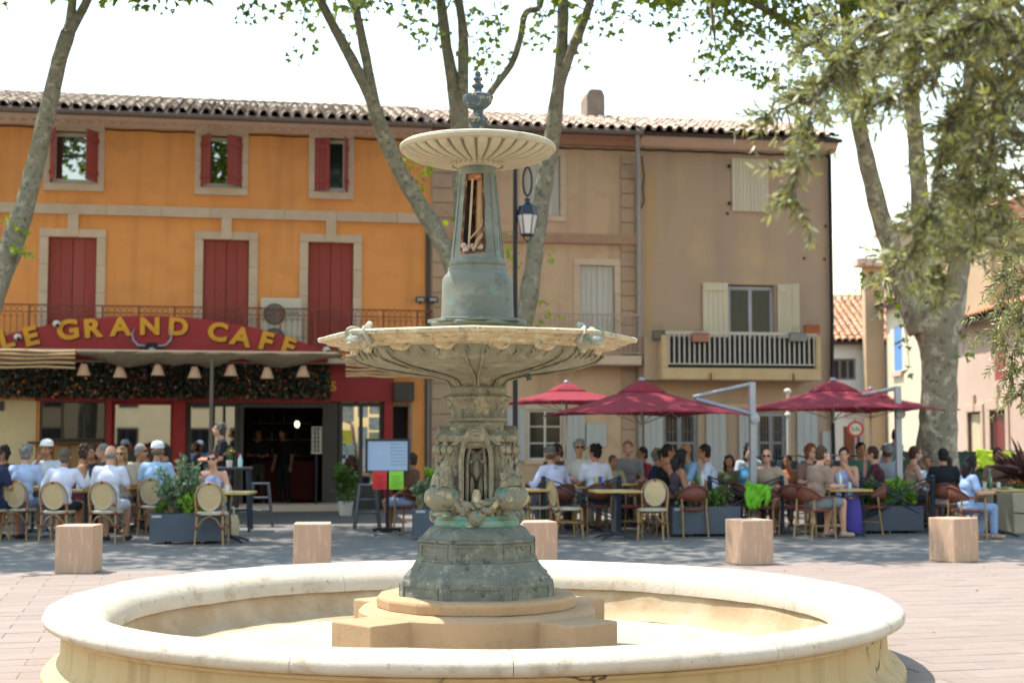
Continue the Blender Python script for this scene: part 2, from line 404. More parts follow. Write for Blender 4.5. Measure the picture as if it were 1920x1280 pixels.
def surround(parent, o, w, top, sill, proud=.05, key=None, depth=0.0):
    """stone blocks framing an opening o=(u0,u1,z0,z1)"""
    a, b, c, d = o; s = bpy.data.objects.new('surround', None); link(s, parent)
    n = max(2, int((d-c)/.55)); h = (d-c)/n
    for i in range(n):
        for (p, q) in ((a-w, a), (b, b+w)):
            stone(None, s, 'stone_block', p, q, -proud, .05, c+i*h+.002, c+(i+1)*h-.002)
    stone(None, s, 'lintel', a-w, b+w, -proud-.003, .05, d+.001, d+top)
    if sill: stone(None, s, 'sill', a-w, b+w, -proud-.004, .05, c-sill, c-.001)
    if key: stone(None, s, 'keystone', (a+b)/2-key[0]/2, (a+b)/2+key[0]/2, -proud-.03, .05, d+.01, d+key[1])
    return s
def sash(parent, o, y, bars=(1, 1), fr=.06, mt=None, gl=None, name='window'):
    """a glazed frame: panes set in a frame with mullions"""
    a, b, c, d = o; mt = mt or M_white; nx, nz = bars
    w = bpy.data.objects.new(name, None); link(w, parent)
    m = MB(); m.box(a, b, y-.03, y+.03, c, c+fr); m.box(a, b, y-.03, y+.03, d-fr, d)
    m.box(a, a+fr, y-.028, y+.028, c+fr, d-fr); m.box(b-fr, b, y-.028, y+.028, c+fr, d-fr)
    for i in range(1, nx):
        x = a+(b-a)*i/nx; m.box(x-fr*.5, x+fr*.5, y-.026, y+.026, c+fr, d-fr)
    for j in range(1, nz):
        z = c+(d-c)*j/nz; m.box(a+fr, b-fr, y-.02, y+.02, z-fr*.3, z+fr*.3)
    m.build('frame', mt, w)
    for i in range(nx):
        for j in range(nz):
            q = MB(); x0 = a+(b-a)*i/nx+fr*.45; x1 = a+(b-a)*(i+1)/nx-fr*.45; z0 = c+(d-c)*j/nz+fr*.3; z1 = c+(d-c)*(j+1)/nz-fr*.3
            q.box(x0, x1, y-.004, y+.004, z0, z1); q.build('pane', gl or M_glass, w)
    return w
def facade_thing(name, label, cat): return thing(name, label, cat, tuple(P0), FA)
def rect(px0, px1, py0, py1, n=0.0):
    ym = (py0+py1)/2; xm = (px0+px1)/2
    return (fu(px0, n, ym), fu(px1, n, ym), fz(py1, xm, n), fz(py0, xm, n))

# ------------------------------------------------------------------ the orange cafe building
OB = facade_thing('cafe_building', 'long ochre orange building with dark red shutters and tiled roof above the cafe', 'building')
U0, U1 = fu(-150), fu(806); ZE = fz(217, 400, .42)     # left end, right end, eaves
top_w = [rect(95, 184, 247, 344), rect(377, 454, 256, 352), rect(590, 652, 260, 360)]
low_w = [rect(89, 180, 445, 652), rect(380, 466, 450, 655), rect(577, 662, 455, 658)]
zb = fz(752, 400)
shop = (fu(203), fu(722), 0.0, zb); win1 = (fu(76), fu(201), fz(827, 140), zb); door2 = (fu(737), fu(767), 0.0, fz(755, 750))
W = MB(); wall(W, U0, U1, 0, ZE, top_w+low_w+[shop, win1, door2]); shell(W, U0, U1, ZE, 9)
W.build('wall', M_orange, OB)
# plaster cornice (genoise) and gutter
cz = ZE-.02
cor = MB(); cor.prism([(U0, -.001, cz-.26), (U0, -.08, cz-.23), (U0, -.10, cz-.16), (U0, -.20, cz-.12), (U0, -.22, cz-.05), (U0, -.30, cz-.02), (U0, -.30, cz+.02), (U0, .0, cz+.02)], (U1-U0, 0, 0))
cor.build('cornice', M_cornice, OB)
for k in range(int((U1-U0)/.24)):
    if k % 1 == 0:
        b = MB(); x = U0+.12+k*.24; b.lathe([(.09, 0), (.08, .06)], 10, (x, -.10, cz-.21)); b.build('cornice_scallop', M_cornice, OB, smooth=40)
def gutter(root, u0, u1, z, y):
    m = MB(); pts = []
    for k in range(9):
        a = math.pi+math.pi*k/8; pts.append((u0, y+.085*math.cos(a), z+.085*math.sin(a)))
    for k in range(8, -1, -1):
        a = math.pi+math.pi*k/8; pts.append((u0, y+.078*math.cos(a), z+.078*math.sin(a)))
    m.prism(pts, (u1-u0, 0, 0))
    m.tube([(u0, y-.085, z+.004), (u1, y-.085, z+.004)], .012, 6)
    g_ = m.build('gutter', M_gutter, root, smooth=40)
    k = u0+.3
    while k < u1:
        b = MB(); b.box(k-.012, k+.012, y-.10, y+.09, z-.094, z-.086); b.box(k-.012, k+.012, y-.106, y-.098, z-.09, z+.02); b.build('gutter_bracket', M_gutter, g_); k += .9
gutter(OB, U0, U1, ZE+.0, -.40)
roof(OB, U0, U1+.02, ZE+.02, -.46, 4.3, R(16.6), M_tile, cp=.262)
cab = MB(); cab.tube([(U0+(U1-U0)*i/24, -.03, cz-.30-.02*(i % 2)) for i in range(25)], .018, 5); cab.build('cable', M_black, OB)
angs = [(71, 65), (61, 44), (24, 75)]
for (o_, an) in zip(top_w, angs):
    surround(OB, o_, .14, .16, .18)
    a, b, c, d = o_; mid = (a+b)/2
    sash(OB, (a+.03, b-.03, c+.02, d-.02), .10, (1, 1), .085, None, M_glass if o_ is top_w[2] else M_film)
    planks('shutter', OB, a+.005, mid, c+.03, d-.01, -.0, 3, M_redwood, hinge=a+.005, ang=-R(an[0]), battens=(.18, .82))
    planks('shutter', OB, mid, b-.005, c+.03, d-.01, -.0, 3, M_redwood, hinge=b-.005, ang=R(an[1]), battens=(.18, .82))
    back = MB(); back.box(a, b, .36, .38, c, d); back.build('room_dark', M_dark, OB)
zs = fz(400, 400)
for o_ in low_w:
    surround(OB, o_, .20, .19, 0, key=(.24, zs-.12-o_[3]))
    a, b, c, d = o_; mid = (a+b)/2
    planks('shutter', OB, a+.01, mid-.004, c, d-.01, .10, 2, M_redwood, battens=(), label='closed red plank shutter leaf')
    planks('shutter', OB, mid+.004, b-.01, c, d-.01, .10, 2, M_redwood, battens=())
    for s in (a+.0, b-.0):
        for zz in (.12, .42, .9):
            h = MB(); h.box(s-.05, s+.05, .045, .068, c+(d-c)*zz-.03, c+(d-c)*zz+.03); h.build('hinge', M_redwood, OB)
    back = MB(); back.box(a, b, .2, .22, c, d); back.build('room_dark', M_dark, OB)
# string course in long stones
x = U0; i = 0
while x < U1-.05:
    L = random.uniform(1.1, 1.7); e = min(x+L, U1)
    stone(None, OB, 'string_course_block', x+.002, e-.002, -.07, .05, zs-.12, zs+.12); x = e
# balcony slab and iron railing
zf = fz(668, 400, .4); NB = .95
sl_ = MB(); sl_.box(U0, U1-.02, -NB, -.002, zf-.16, zf); sl_.build('balcony_slab', M_stone, OB)
zr = fz(576, 400, NB-.05); yr = -NB+.05
rl = bpy.data.objects.new('balcony_railing', None); link(rl, OB)
m = MB(); m.box(U0, U1-.03, yr-.02, yr+.02, zr-.02, zr+.012); m.box(U0, U1-.03, yr-.012, yr+.012, zf+.08, zf+.10); m.box(U0, U1-.03, yr-.01, yr+.01, zr-.17, zr-.155)
m.box(U1-.05, U1-.03, yr, -.002, zr-.02, zr+.012); m.build('rail', M_rustred, rl)
k = U0+.1; ip = 0; fine = MB()
while k < U1:
    if ip % 6 == 0:
        b = MB(); b.box(k-.018, k+.018, yr-.018, yr+.018, zf, zr-.02); b.build('railing_post', M_rustred, rl)
    else:
        fine.box(k-.006, k+.006, yr-.006, yr+.006, zf+.1, zr-.16)
        hh = (zr-.17-zf-.1)
        for q in (0, 1):
            pts = [(k-.06+.06*math.cos(t), yr, zf+.1+hh*(.35+.5*q)+.06*math.sin(t)) for t in [j*math.pi/6 for j in range(7)]]
            fine.tube(pts, .006, 4)
        pts = [(k-.065+.055*math.cos(t), yr, zr-.095+.055*math.sin(t)) for t in [j*math.pi/5 for j in range(10)]]; fine.tube(pts, .006, 4, closed=True)
    k += .13; ip += 1
fine.build('railing_scrolls', M_rustred, rl, kind='stuff')
# shop front below
nf = .03
ms = MB(); ms.box(shop[0]-.02, fu(212), -.10, .10, 0, zb); ms.build('red_post', M_redpaint, OB)
for p0, p1 in ((326, 350), (720, 736)):
    q = MB(); q.box(fu(p0), fu(p1), -.12, .10, 0, zb+(.0 if p0 < 700 else .02)); q.build('red_post', M_redpaint, OB)
q = MB(); q.box(fu(620), fu(737), -.16, -.004, zb+.004, fz(678, 680)); q.build('red_panel', M_redpaint, OB)
q = MB(); q.box(win1[0]-.1, fu(620), -.12, -.004, zb-.02, zb+.10); q.build('red_header', M_redpaint, OB)
# cream wall at the left and window with counter
q = MB(); q.box(U0, fu(70), -.03, -.003, 0, zb); q.build('cream_panel', M_creamwall, OB)
a, b, c, d = win1
w1 = sash(OB, (a, b, c+.02, d), .05, (3, 1), .05, M_darkframe, M_glassb)
q = MB(); q.box(a-.2, b-.03, -.32, -.002, c-.05, c+.0); q.build('counter', mat('counter_wood', C('6a5140'), C('584334'), rough=.6, stretch=(1, 8, 8)), OB, bevel=.006)
nc = 4; wp = (b-a+.0)/nc
for i in range(nc):
    q = MB(); q.box(a-.05+i*wp+.02, a-.05+(i+1)*wp-.02, -.06, -.003, .12, c-.08); q.build('wood_panel', mat('panel_wood', C('a5825a'), C('8e6d4a'), rough=.7, stretch=(8, 8, 1)), OB, bevel=.006)
# glazed bays
sash(OB, (fu(213), fu(325), fz(842, 270), zb-.04), .04, (1, 1), .05, M_redpaint, M_film)
q = MB(); q.box(fu(213), fu(325), .02, .08, 0, fz(842, 270)); q.build('stall_riser', M_darkframe, OB)
sash(OB, (fu(351), fu(449), .12, zb-.02), .04, (2, 1), .10, M_darkframe, M_film)
q = MB(); q.box(fu(351), fu(449), .02, .08, 0, .118); q.build('stall_riser', M_darkframe, OB)
dr = MB(); dr.box(fu(450), fu(458), -.02, .10, 0, zb-.02); dr.box(fu(606), fu(634), -.02, .10, 0, zb-.02); dr.box(fu(458), fu(606), -.02, .10, zb-.14, zb-.022); dr.build('door_frame', M_darkframe, OB)
sash(OB, (fu(636), fu(719), .45, zb-.02), .05, (2, 1), .09, M_darkframe, M_film)
q = MB(); q.box(fu(636), fu(719), .02, .08, 0, .448); q.build('stall_riser', M_darkframe, OB)
q = MB(); q.box(fu(452), fu(640), -1.1, .0, .004, .15); q.build('door_step', M_stone, OB, bevel=.01)
q = MB(); q.box(fu(768), fu(771)+.02, -.03, .3, 0, door2[3]); q.box(door2[0], door2[1], .05, .3, door2[3]-.08, door2[3]); q.build('side_door_frame', mat('grey_frame', C('8c8680'), C('7a7570'), rough=.6), OB)
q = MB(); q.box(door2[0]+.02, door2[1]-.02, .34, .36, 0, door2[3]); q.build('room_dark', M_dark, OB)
# room behind the shop front
M_amber_b = mat('amber_bottle', C('9a6a30'), C('7a5024'), rough=.1); M_green_b = mat('green_shelf_bottle', C('4a7a4c'), C('3a6a3c'), rough=.1); M_clear_b = mat('pale_bottle', C('b8c0c0'), C('a0a8a8'), rough=.1)
rm = MB(); a0, a1 = U0+.5, fu(722)
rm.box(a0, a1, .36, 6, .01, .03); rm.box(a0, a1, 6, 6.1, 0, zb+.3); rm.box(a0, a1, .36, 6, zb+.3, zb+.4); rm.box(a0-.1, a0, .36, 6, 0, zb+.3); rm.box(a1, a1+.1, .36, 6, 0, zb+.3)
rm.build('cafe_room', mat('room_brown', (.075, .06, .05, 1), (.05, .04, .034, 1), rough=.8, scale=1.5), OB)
for zz in (1.15, 1.6, 2.05):
    q = MB(); q.box(fu(470), fu(600), 5.7, 5.98, zz, zz+.03); sh_ = q.build('bar_shelf', M_stone, OB)
    for k in range(14):
        q = MB(); x = fu(472)+k*.105; hb = random.uniform(.18, .3); q.lathe([(.03, 0), (.03, hb*.6), (.011, hb*.75), (.011, hb)], 8, (x, 5.84, zz+.031)); q.build('shelf_bottle', [M_amber_b, M_green_b, M_clear_b][k % 3], sh_, smooth=50)
q = MB(); q.box(fu(468), fu(604), 4.6, 5.0, .031, 1.05); q.build('bar_counter', M_redpaint, OB)
# posters in the right bay
P_ = [(640, 664, 752, 790, 'c9cdd0'), (641, 660, 806, 832, 'd8d048'), (642, 664, 834, 852, 'a8b8c0'), (671, 690, 752, 782, 'cfd4dc'), (671, 689, 800, 840, 'b9c4d4'), (693, 711, 752, 776, 'd9dad6'), (692, 712, 782, 806, 'cad2d6'), (692, 711, 810, 826, 'b7b59a')]
for (x0, x1, y0, y1, h) in P_:
    a, b, c, d = rect(x0, x1, y0, y1); q = MB(); q.box(a, b, .028, .036, c, d); q.build('poster', mat('poster_'+h, C(h), C('6f7a80'), rough=.6, scale=9, amt=.3, sharp=(.5, .72)), OB)
# dark box sign over the side door and framed notice
q = MB(); a, b, c, d = rect(738, 776, 716, 752, .2); q.box(a, b, -.32, -.002, c, d); q.build('dark_box', M_darkframe, OB, bevel=.01)
q = MB(); a, b, c, d = rect(-4, 8, 752, 770); q.box(a, b, -.06, -.031, c, d); q.build('framed_notice', M_darkframe, OB)
q = MB(); q.box(fu(797), fu(806)-.004, -.05, -.002, 0, fz(420, 800)); q.build('corner_strip', M_darkframe, OB)

# ------------------------------------------------------------------ house across the square, behind the camera (mirrored in the shop windows)
AH = thing('opposite_house', 'pale cream house across the square, seen only as reflections in the shop windows', 'building', (6, -16, 0), R(180))
W = MB(); ow = [(2+4*i, 3.1+4*i, 3.4, 5.2) for i in range(6)]+[(2+4*i, 3.2+4*i, 0, 2.3) for i in range(6)]; wall(W, 0, 26, 0, 7.2, ow); shell(W, 0, 26, 7.2, 8); W.build('wall', M_creamwall, AH)
for a, b, c, d in ow: sash(AH, (a, b, c, d), .2, (2, 1), .08, M_darkframe)
roof(AH, -.1, 26.1, 7.22, -.4, 4.0, R(18), M_tile, indiv=0)

# ------------------------------------------------------------------ the beige building in the middle
BB = facade_thing('beige_house', 'beige house with stone quoins and pale shutters behind the fountain', 'building')
V0, V1 = U1+.003, fu(1200); ZB = fz(242, 1000, .38)
wl = [rect(985, 1050, 292, 404), rect(1088, 1152, 498, 655), rect(990, 1055, 768, 862)]
W = MB(); wall(W, V0, V1, 0, ZB, wl); shell(W, V0, V1, ZB, 9); W.build('wall', M_beige, BB)
cz = ZB
cor = MB(); cor.prism([(V0, -.001, cz-.30), (V0, -.12, cz-.27), (V0, -.14, cz-.15), (V0, -.26, cz-.08), (V0, -.28, cz+.0), (V0, 0, cz)], (V1-V0, 0, 0)); cor.build('cornice', mat('brick_cornice', C('bb9078'), C('ac8069'), rough=.9, scale=5), BB)
gutter(BB, V0+.02, V1, ZB+.02, -.40)
roof(BB, V0+.03, V1, ZB+.03, -.46, 3.7, R(16.5), M_tilep, cp=.262)
cab = MB(); cab.tube([(V0+(V1-V0)*i/20, -.03, cz-.35-.02*(i % 2)) for i in range(21)], .018, 5); cab.build('cable', M_black, BB)
# quoins
for (p0, p1) in ((809, 858), (1165, 1192)):
    a, b = fu(p0), fu(p1); z = .05; k = 0
    while z < ZB-.5:
        h = .36; stone(None, BB, 'quoin', a, b, -.045, .03, z+.009, min(z+h, ZB-.5)-.009, mat('quoin_stone', C('b99c84'), C('a98d78'), rough=.9, scale=2.5, rnd=.07), bevel=.012); z += h; k += 1
zs2 = fz(447, 1050)
q = MB(); q.box(V0+.02, V1-.05, -.09, -.002, zs2-.13, zs2+.12); q.build('string_course', mat('brick_band', C('b38f77'), C('a07c66'), rough=.9, scale=4), BB, bevel=.02)
M_wsh = mat('pale_shutter', C('c8c0b8'), C('b9b1a9'), rough=.7, scale=2, stretch=(6, 6, .6), rnd=.04)
for i, o_ in enumerate(wl[:2]):
    a, b, c, d = o_; mid = (a+b)/2
    surround(BB, o_, .16, .16, .14 if i == 0 else 0, proud=.03)
    planks('shutter', BB, a+.01, mid-.003, c+.01, d-.01, .06, 3, M_wsh); planks('shutter', BB, mid+.003, b-.01, c+.01, d-.01, .06, 3, M_wsh)
    back = MB(); back.box(a, b, .16, .18, c, d); back.build('room_dark', M_dark, BB)
a, b, c, d = wl[2]; sash(BB, (a, b, c, d), .08, (2, 3), .05); back = MB(); back.box(a, b, .36, .38, c, d); back.build('room_dark', M_dark, BB)
surround(BB, wl[2], .1, .14, .1, proud=.03)
M_gsh = mat('grey_shutter', C('b9b7b6'), C('abaaaa'), rough=.65, scale=2, stretch=(6, 6, .6), rnd=.04)
o_ = rect(1057, 1096, 780, 862); planks('shutter', BB, o_[0]+.05, o_[1], c-.02, d+.02, -.045, 3, M_gsh, t=.03)
o_ = rect(950, 988, 740, 862); planks('shutter', BB, o_[0], o_[1]-.05, c-.02, d+.02, -.045, 3, M_gsh, t=.03)
q = MB(); a, b, c, d = rect(1098, 1136, 793, 838); q.box(a, b, -.07, -.002, c, d); q.build('meter_box', M_gsh, BB, bevel=.01)
# small balcony
zf2 = fz(668, 1090, .3); a, b = fu(984, .7), fu(1203, .7)
q = MB(); q.box(a, b, -.75, -.002, zf2-.22, zf2); q.build('balcony_slab', M_stone, BB, bevel=.02)
rl = bpy.data.objects.new('balcony_railing', None); link(rl, BB); zt = fz(588, 1090, .7)
M_prail = mat('pale_pink_rail', C('b59a92'), C('a58b84'), rough=.6)
q = MB(); q.box(a, b, -.73, -.69, zt-.03, zt); q.box(a, b, -.725, -.695, zf2+.06, zf2+.085); q.box(b-.03, b, -.69, -.01, zt-.03, zt); q.build('rail', M_prail, rl)
k = a+.03
bme = MB().box(-.009, .009, -.009, .009, zf2+.085, zt-.03).mesh('baluster'); bme.materials.append(M_prail)
while k < b: inst('baluster', bme, rl, (k, -.71, 0)); k += .115
# downpipe
def pipe(root, pts, r, mt, name='downpipe'):
    m = MB(); m.tube(pts, r, 10); p = m.build(name, mt, root, smooth=60)
    for z in np.arange(1.2, pts[-1][2]-.6, 1.6):
        c_ = MB(); c_.lathe([(r+.006, 0), (r+.006, .04)], 10, (pts[-1][0], pts[-1][1], z)); c_.build('pipe_clip', mt, p)
M_pipe = mat('pvc_pipe', C('a59d98'), C('98918c'), rough=.5)
ud = fu(1197); pipe(BB, [(ud-.10, -.40, ZB-.05), (ud-.08, -.33, ZB-.35), (ud, -.12, ZB-1.0), (ud, -.10, ZB-1.3), (ud, -.10, .1)][:], .055, M_pipe)
# chimney
a, b = fu(1100), fu(1132); hm = MB(); q0 = ZB+.9
u0c, z0c = FP(1101, 228, -3.0); u1c, z1c = FP(1134, 168, -3.0)
hm.prism([(u0c, 3.0, z0c-.4), (u0c, 3.0, z1c-.18), (u0c+.06, 3.0, z1c-.03), (u0c+.12, 3.0, z1c), (u1c-.12, 3.0, z1c), (u1c-.06, 3.0, z1c-.03), (u1c, 3.0, z1c-.18), (u1c, 3.0, z0c-.4)], (0, .8, 0))
hm.build('chimney', mat('chimney_render', C('9a8877'), C('7c6c5e'), rough=.95, scale=4), BB)
# scrawny festoon of utility wires near the pipe head
q = MB(); q.tube([(ud+.1, -.05, ZB-.5), (ud+.16, -.06, ZB-1.0), (ud+.12, -.06, ZB-1.3), (ud+.16, -.05, ZB-1.6), (ud+.07, -.05, ZB-1.8)], .016, 5); q.build('wire_bundle', M_black, BB)

# ------------------------------------------------------------------ the taupe house at the right end
TB = facade_thing('taupe_house', 'plain taupe rendered house with a cream balcony at the end of the row', 'building')
T0, T1 = V1+.003, fu(1557, 0, 450); ZT = fz(252, 1380, .40)
tw = [rect(1372, 1440, 298, 397), rect(1366, 1453, 534, 684), rect(1243, 1309, 772, 872), rect(1420, 1476, 772, 872)]
W = MB(); wall(W, T0, T1, 0, ZT, tw); shell(W, T0, T1, ZT, 9); W.build('wall', M_taupe, TB)
q = MB(); q.prism([(T0, -.001, ZT-.32), (T0, -.06, ZT-.30), (T0, -.32, ZT-.06), (T0, -.34, ZT-.0), (T0, 0, ZT)], (T1-T0+.15, 0, 0)); q.build('cornice', M_cornice, TB)
roof(TB, T0, T1+.2, ZT+.0, -.46, 3.7, R(16.5), M_tilep, cp=.262)
cab = MB(); cab.tube([(T0+(T1-T0)*i/16, -.04, ZT-.38-.02*(i % 2)) for i in range(17)], .022, 5); cab.build('cable', M_black, TB)
# ochre run-off stain: a thin skim of old ochre render showing along the party line
q = MB(); a = fu(1212); pts = []
for z in np.linspace(fz(690, 1215), fz(322, 1215), 14): pts.append((a+random.uniform(-.03, .03), -.004, z))
for z in np.linspace(fz(322, 1225), fz(690, 1225), 14): pts.append((a+.26+random.uniform(-.06, .06)-(.1 if z < 6.5 else 0), -.004, z))
q.add(pts, [tuple(range(len(pts)))[::-1]]); q.build('old_render_patch', mat('old_ochre', C('c09a6c'), C('b99c7c'), rough=.95, scale=2, amt=.5), TB)
a, b, c, d = tw[0]; mid = (a+b)/2
planks('shutter', TB, a, mid-.002, c, d, -.005, 5, M_cream); planks('shutter', TB, mid+.002, b, c, d, -.005, 5, M_cream)
for s in (a-.07, b+.07):
    for zz in (.15, .85):
        h = MB(); h.box(s-.03, s+.03, -.05, -.002, c+(d-c)*zz-.05, c+(d-c)*zz+.03); h.build('shutter_catch', M_black, TB)
a, b, c, d = tw[1]; sash(TB, (a, b, c, d-.03), .14, (2, 1), .09, mat('lilac_grey_frame', C('b7b2bd'), C('a6a2ae'), rough=.5))
back = MB(); back.box(a, b, .36, .38, c, d); back.build('room_dark', M_dark, TB)
cur = MB()
for i in range(5): cur.ball((a+.12+i*.19, .26, d-.12), (.09, .03, .08), 8, 5)
cur.build('curtain_valance', M_white, TB, smooth=180)
planks('shutter', TB, fu(1318), a-.02, c, d+.03, -.03, 5, M_cream, battens=(.93,))
planks('shutter', TB, b+.06, fu(1474), c, d+.03, -.03, 3, M_cream, battens=(.93,)); planks('shutter', TB, fu(1474), fu(1474)+.35, c, d+.03, -.03, 2, M_cream, hinge=fu(1474), ang=-R(35))
# balcony with solid ends
nb = 1.05; a, b = fu(1241, nb), fu(1540, nb); zt = fz(622, 1390, nb); zf3 = fz(690, 1390, nb); zl = fz(712, 1390, nb)
M_balc = mat('cream_balcony', C('d0b28a'), C('c0a27c'), rough=.9, scale=2.5, bump=.1)
q = MB(); q.box(a, b, -nb, -.002, zl, zf3); q.build('balcony_slab', M_balc, TB, bevel=.015)
for p, r_ in ((a, a+.16), (b-.12, b)):
    q = MB(); q.box(p, r_, -nb, -.002, zf3+.001, zt-.10); q.build('balcony_pier', M_balc, TB, bevel=.015)
rl = bpy.data.objects.new('balcony_railing', None); link(rl, TB); M_wr = mat('offwhite_rail', C('cfc4bb'), C('bdb2aa'), rough=.55)
q = MB(); q.box(a+.1, b-.08, -nb+.02, -nb+.10, zt-.07, zt); q.box(a+.1, b-.08, -nb+.04, -nb+.08, zf3+.08, zf3+.11); q.build('rail', M_wr, rl)
bme = MB().box(-.018, .018, -.012, .012, zf3+.11, zt-.07).mesh('baluster'); bme.materials.append(M_wr)
k = a+.20
while k < b-.13: inst('baluster', bme, rl, (k, -nb+.06, 0)); k += .125
q = MB(); q.box(a+.17, b-.13, -nb+.13, -nb+.14, zf3+.005, zt-.12); q.build('dark_screen', mat('dark_mesh', C('33383c'), C('2a2e32'), rough=.9), rl)
q = MB(); q.box(fu(1215, nb), a-.002, -nb+.3, -.002, zl, zt-.1); q.build('balcony_return', M_taupe, TB)
for s in (.3, .82):
    q = MB(); q.tube([(a+(b-a)*s, -nb-.02, zl+.16), (a+(b-a)*s, -nb-.05, zl+.06), (a+(b-a)*s, -nb+.01, zl+.0)], .02, 5); q.build('drain_spout', M_rustred, TB)
# ground floor french doors
for o_ in tw[2:]:
    a, b, c, d = o_; sash(TB, (a, b, 0.02, d), .10, (2, 3), .10, mat('grey_door', C('a7a5a6'), C('979597'), rough=.5))
    back = MB(); back.box(a, b, .36, .38, 0, d); back.build('room_dark', M_dark, TB)
    gr = MB()
    for i in range(9):
        x = a+.08+(b-a-.16)*i/8; gr.bar((x, .02, .1), (x, .02, d-.1), .008, 4)
    for z in (.6, 1.2, 1.8): gr.bar((a+.05, .02, z), (b-.05, .02, z), .008, 4)
    gr.build('window_grille', mat('grey_iron', C('7c7c82'), C('6c6c72'), rough=.5), TB)
for p0, p1 in ((1206, 1241), (1322, 1359), (1383, 1418), (1492, 1530)):
    planks('shutter', TB, fu(p0), fu(p1), .1, tw[2][3]+.03, -.03, 3, M_gsh)
q = MB(); a, b, c, d = rect(1540, 1560, 808, 850); q.box(a, b, -.07, -.002, c, d); q.build('meter_box', M_gsh, TB, bevel=.01)
q = MB(); a = fu(1225); q.box(a, fu(1545), -.10, -.002, fz(765, 1390), fz(757, 1390)); q.build('ledge', M_balc, TB)
q = MB(); ue = T1-.03; q.tube([(ue, -.10, ZT-.2), (ue, -.10, fz(600, 1557)), (ue-.03, -.10, fz(720, 1557)), (ue, -.1, .2)], .05, 8); q.build('downpipe', M_black, TB, smooth=60)
for x, y in ((1508, 424), (1548, 424), (1508, 484), (1546, 486), (1364, 400)):
    q = MB(); u_, z_ = FP(x, y); q.lathe([(.045, 0), (.03, .03), (.001, .035)], 8, (0, 0, 0)); q.xf(Matrix.Translation((u_, -.001, z_)) @ Matrix.Rotation(R(90), 4, 'X')); q.build('wall_anchor', M_rustred, TB)

# ------------------------------------------------------------------ far houses at the right
M_white_r = mat('white_render', C('d9d4c8'), C('cdc8bc'), rough=.95, scale=1, bump=.1)
M_creamr = mat('pale_cream_render', C('d4c6ac'), C('cabba0'), rough=.95, scale=.8, bump=.1)
M_pinkr = mat('pale_pink_render', C('d2b8a6'), C('c8ac98'), rough=.95, scale=.8, bump=.1)
M_tan = mat('tan_render', C('c2a684'), C('b69a78'), rough=.95, scale=.8, bump=.1)
# white house facing the camera
x0, x1, Y = 11.0, 14.4, 51.4
WH = thing('white_house', 'small white house with terracotta roof seen beyond the taupe house', 'building', (x0, Y, 0))
zt = at(1595, 642, Y).z; w_ = x1-x0; op = [(.6, 1.45, at(1590, 712, Y).z, at(1590, 672, Y).z), (.95, 1.57, 0, 2.1)]
W = MB(); wall(W, 0, w_, 0, zt, op, .25); shell(W, 0, w_, zt, 6); W.build('wall', M_white_r, WH)
a, b, c, d = op[0]; sash(WH, (a, b, c, d), .12, (3, 1), .07, mat('taupe_frame', C('8b8075'), C('7a7067'), rough=.6))
back = MB(); back.box(a, b, .26, .28, c, d); back.build('room_dark', M_dark, WH)
planks('door', WH, .95, 1.57, .02, 2.1, .1, 3, mat('brown_door', C('8a5436'), C('74462e'), rough=.6))
roof(WH, -.1, w_+.1, zt+.02, -.3, 4.6, R(24), M_tiler, cp=.25, indiv=6)
# tall tan house end wall facing the camera, behind the street
TH = thing('tan_house', 'tall tan house showing its narrow end beside the white house', 'building', (12.62, 50.6, 0))
zt = at(1640, 500, 50.6).z
W = MB(); wall(W, 0, .66, 0, zt, []); shell(W, 0, .66, zt, .5); W.build('wall', M_tan, TH)
q = MB(); q.box(-.32, .75, -.25, .5, zt+.003, zt+.3); q.build('cornice', M_stone, TH, bevel=.03)
GB = thing('gabled_house', 'tan gabled house seen through the plane tree limbs far behind', 'building', (14.9, 56, 0))
zt = at(1674, 440, 56).z; W = MB(); W.prism([(0, 0, 0), (7, 0, 0), (7, 0, zt+.3), (3.5, 0, zt+1.5), (0, 0, zt)], (0, .9, 0)); W.build('wall', mat('tan_grey_render', C('c0a88c'), C('b29a80'), rough=.95, scale=.8), GB)
q = MB(); q.prism([(-.3, -.2, zt-.05), (3.5, -.2, zt+1.53), (3.5, -.2, zt+1.73), (-.3, -.2, zt+.15)], (0, 1.3, 0)); q.prism([(7.3, -.2, zt+.2), (7.3, -.2, zt+.4), (3.51, -.2, zt+1.73), (3.51, -.2, zt+1.53)], (0, 1.3, 0)); q.build('roof', M_tiler, GB)

# street row whose fronts face the sun; local x runs away from the camera, wall faces -X
def street_house(name, label, ya, yb, h, mt, ops, xw=13.3):
    t = thing(name, label, 'building', (xw, yb, 0), R(-90))
    L = yb-ya; W = MB(); wall(W, 0, L, 0, h, [(a, b, c, d) for a, b, c, d in ops], .2); shell(W, 0, L, h, 7); W.build('wall', mt, t)
    return t, L
def sx(px, yb): return yb-13.3*FPX/(px-960)         # distance along the house from its far corner
def sz(py, px): return at(px, py, 13.3*FPX/(px-960)).z
yb = 50.4; ya = 44.2
CH, L = street_house('cream_house', 'pale cream house with a tall blue shutter behind the thick plane trunk', ya, yb, 6.3, M_creamr, [(sx(1678, yb), sx(1693, yb), sz(695, 1685), sz(612, 1685)), (sx(1676, yb), sx(1690, yb), 0, 2.2)])
planks('shutter', CH, sx(1678, yb), sx(1693, yb), sz(695, 1685), sz(612, 1685), .03, 4, mat('blue_shutter', C('6f97d6'), C('6089c8'), rough=.6))
planks('door', CH, sx(1676, yb), sx(1690, yb), 0.02, 2.2, .05, 4, mat('pale_blue_door', C('8fa8cf'), C('7f98bf'), rough=.6))
q = MB(); q.box(sx(1676, yb), sx(1695, yb), -.1, -.002, sz(705, 1685), sz(697, 1685)); q.build('sill', M_stone, CH)
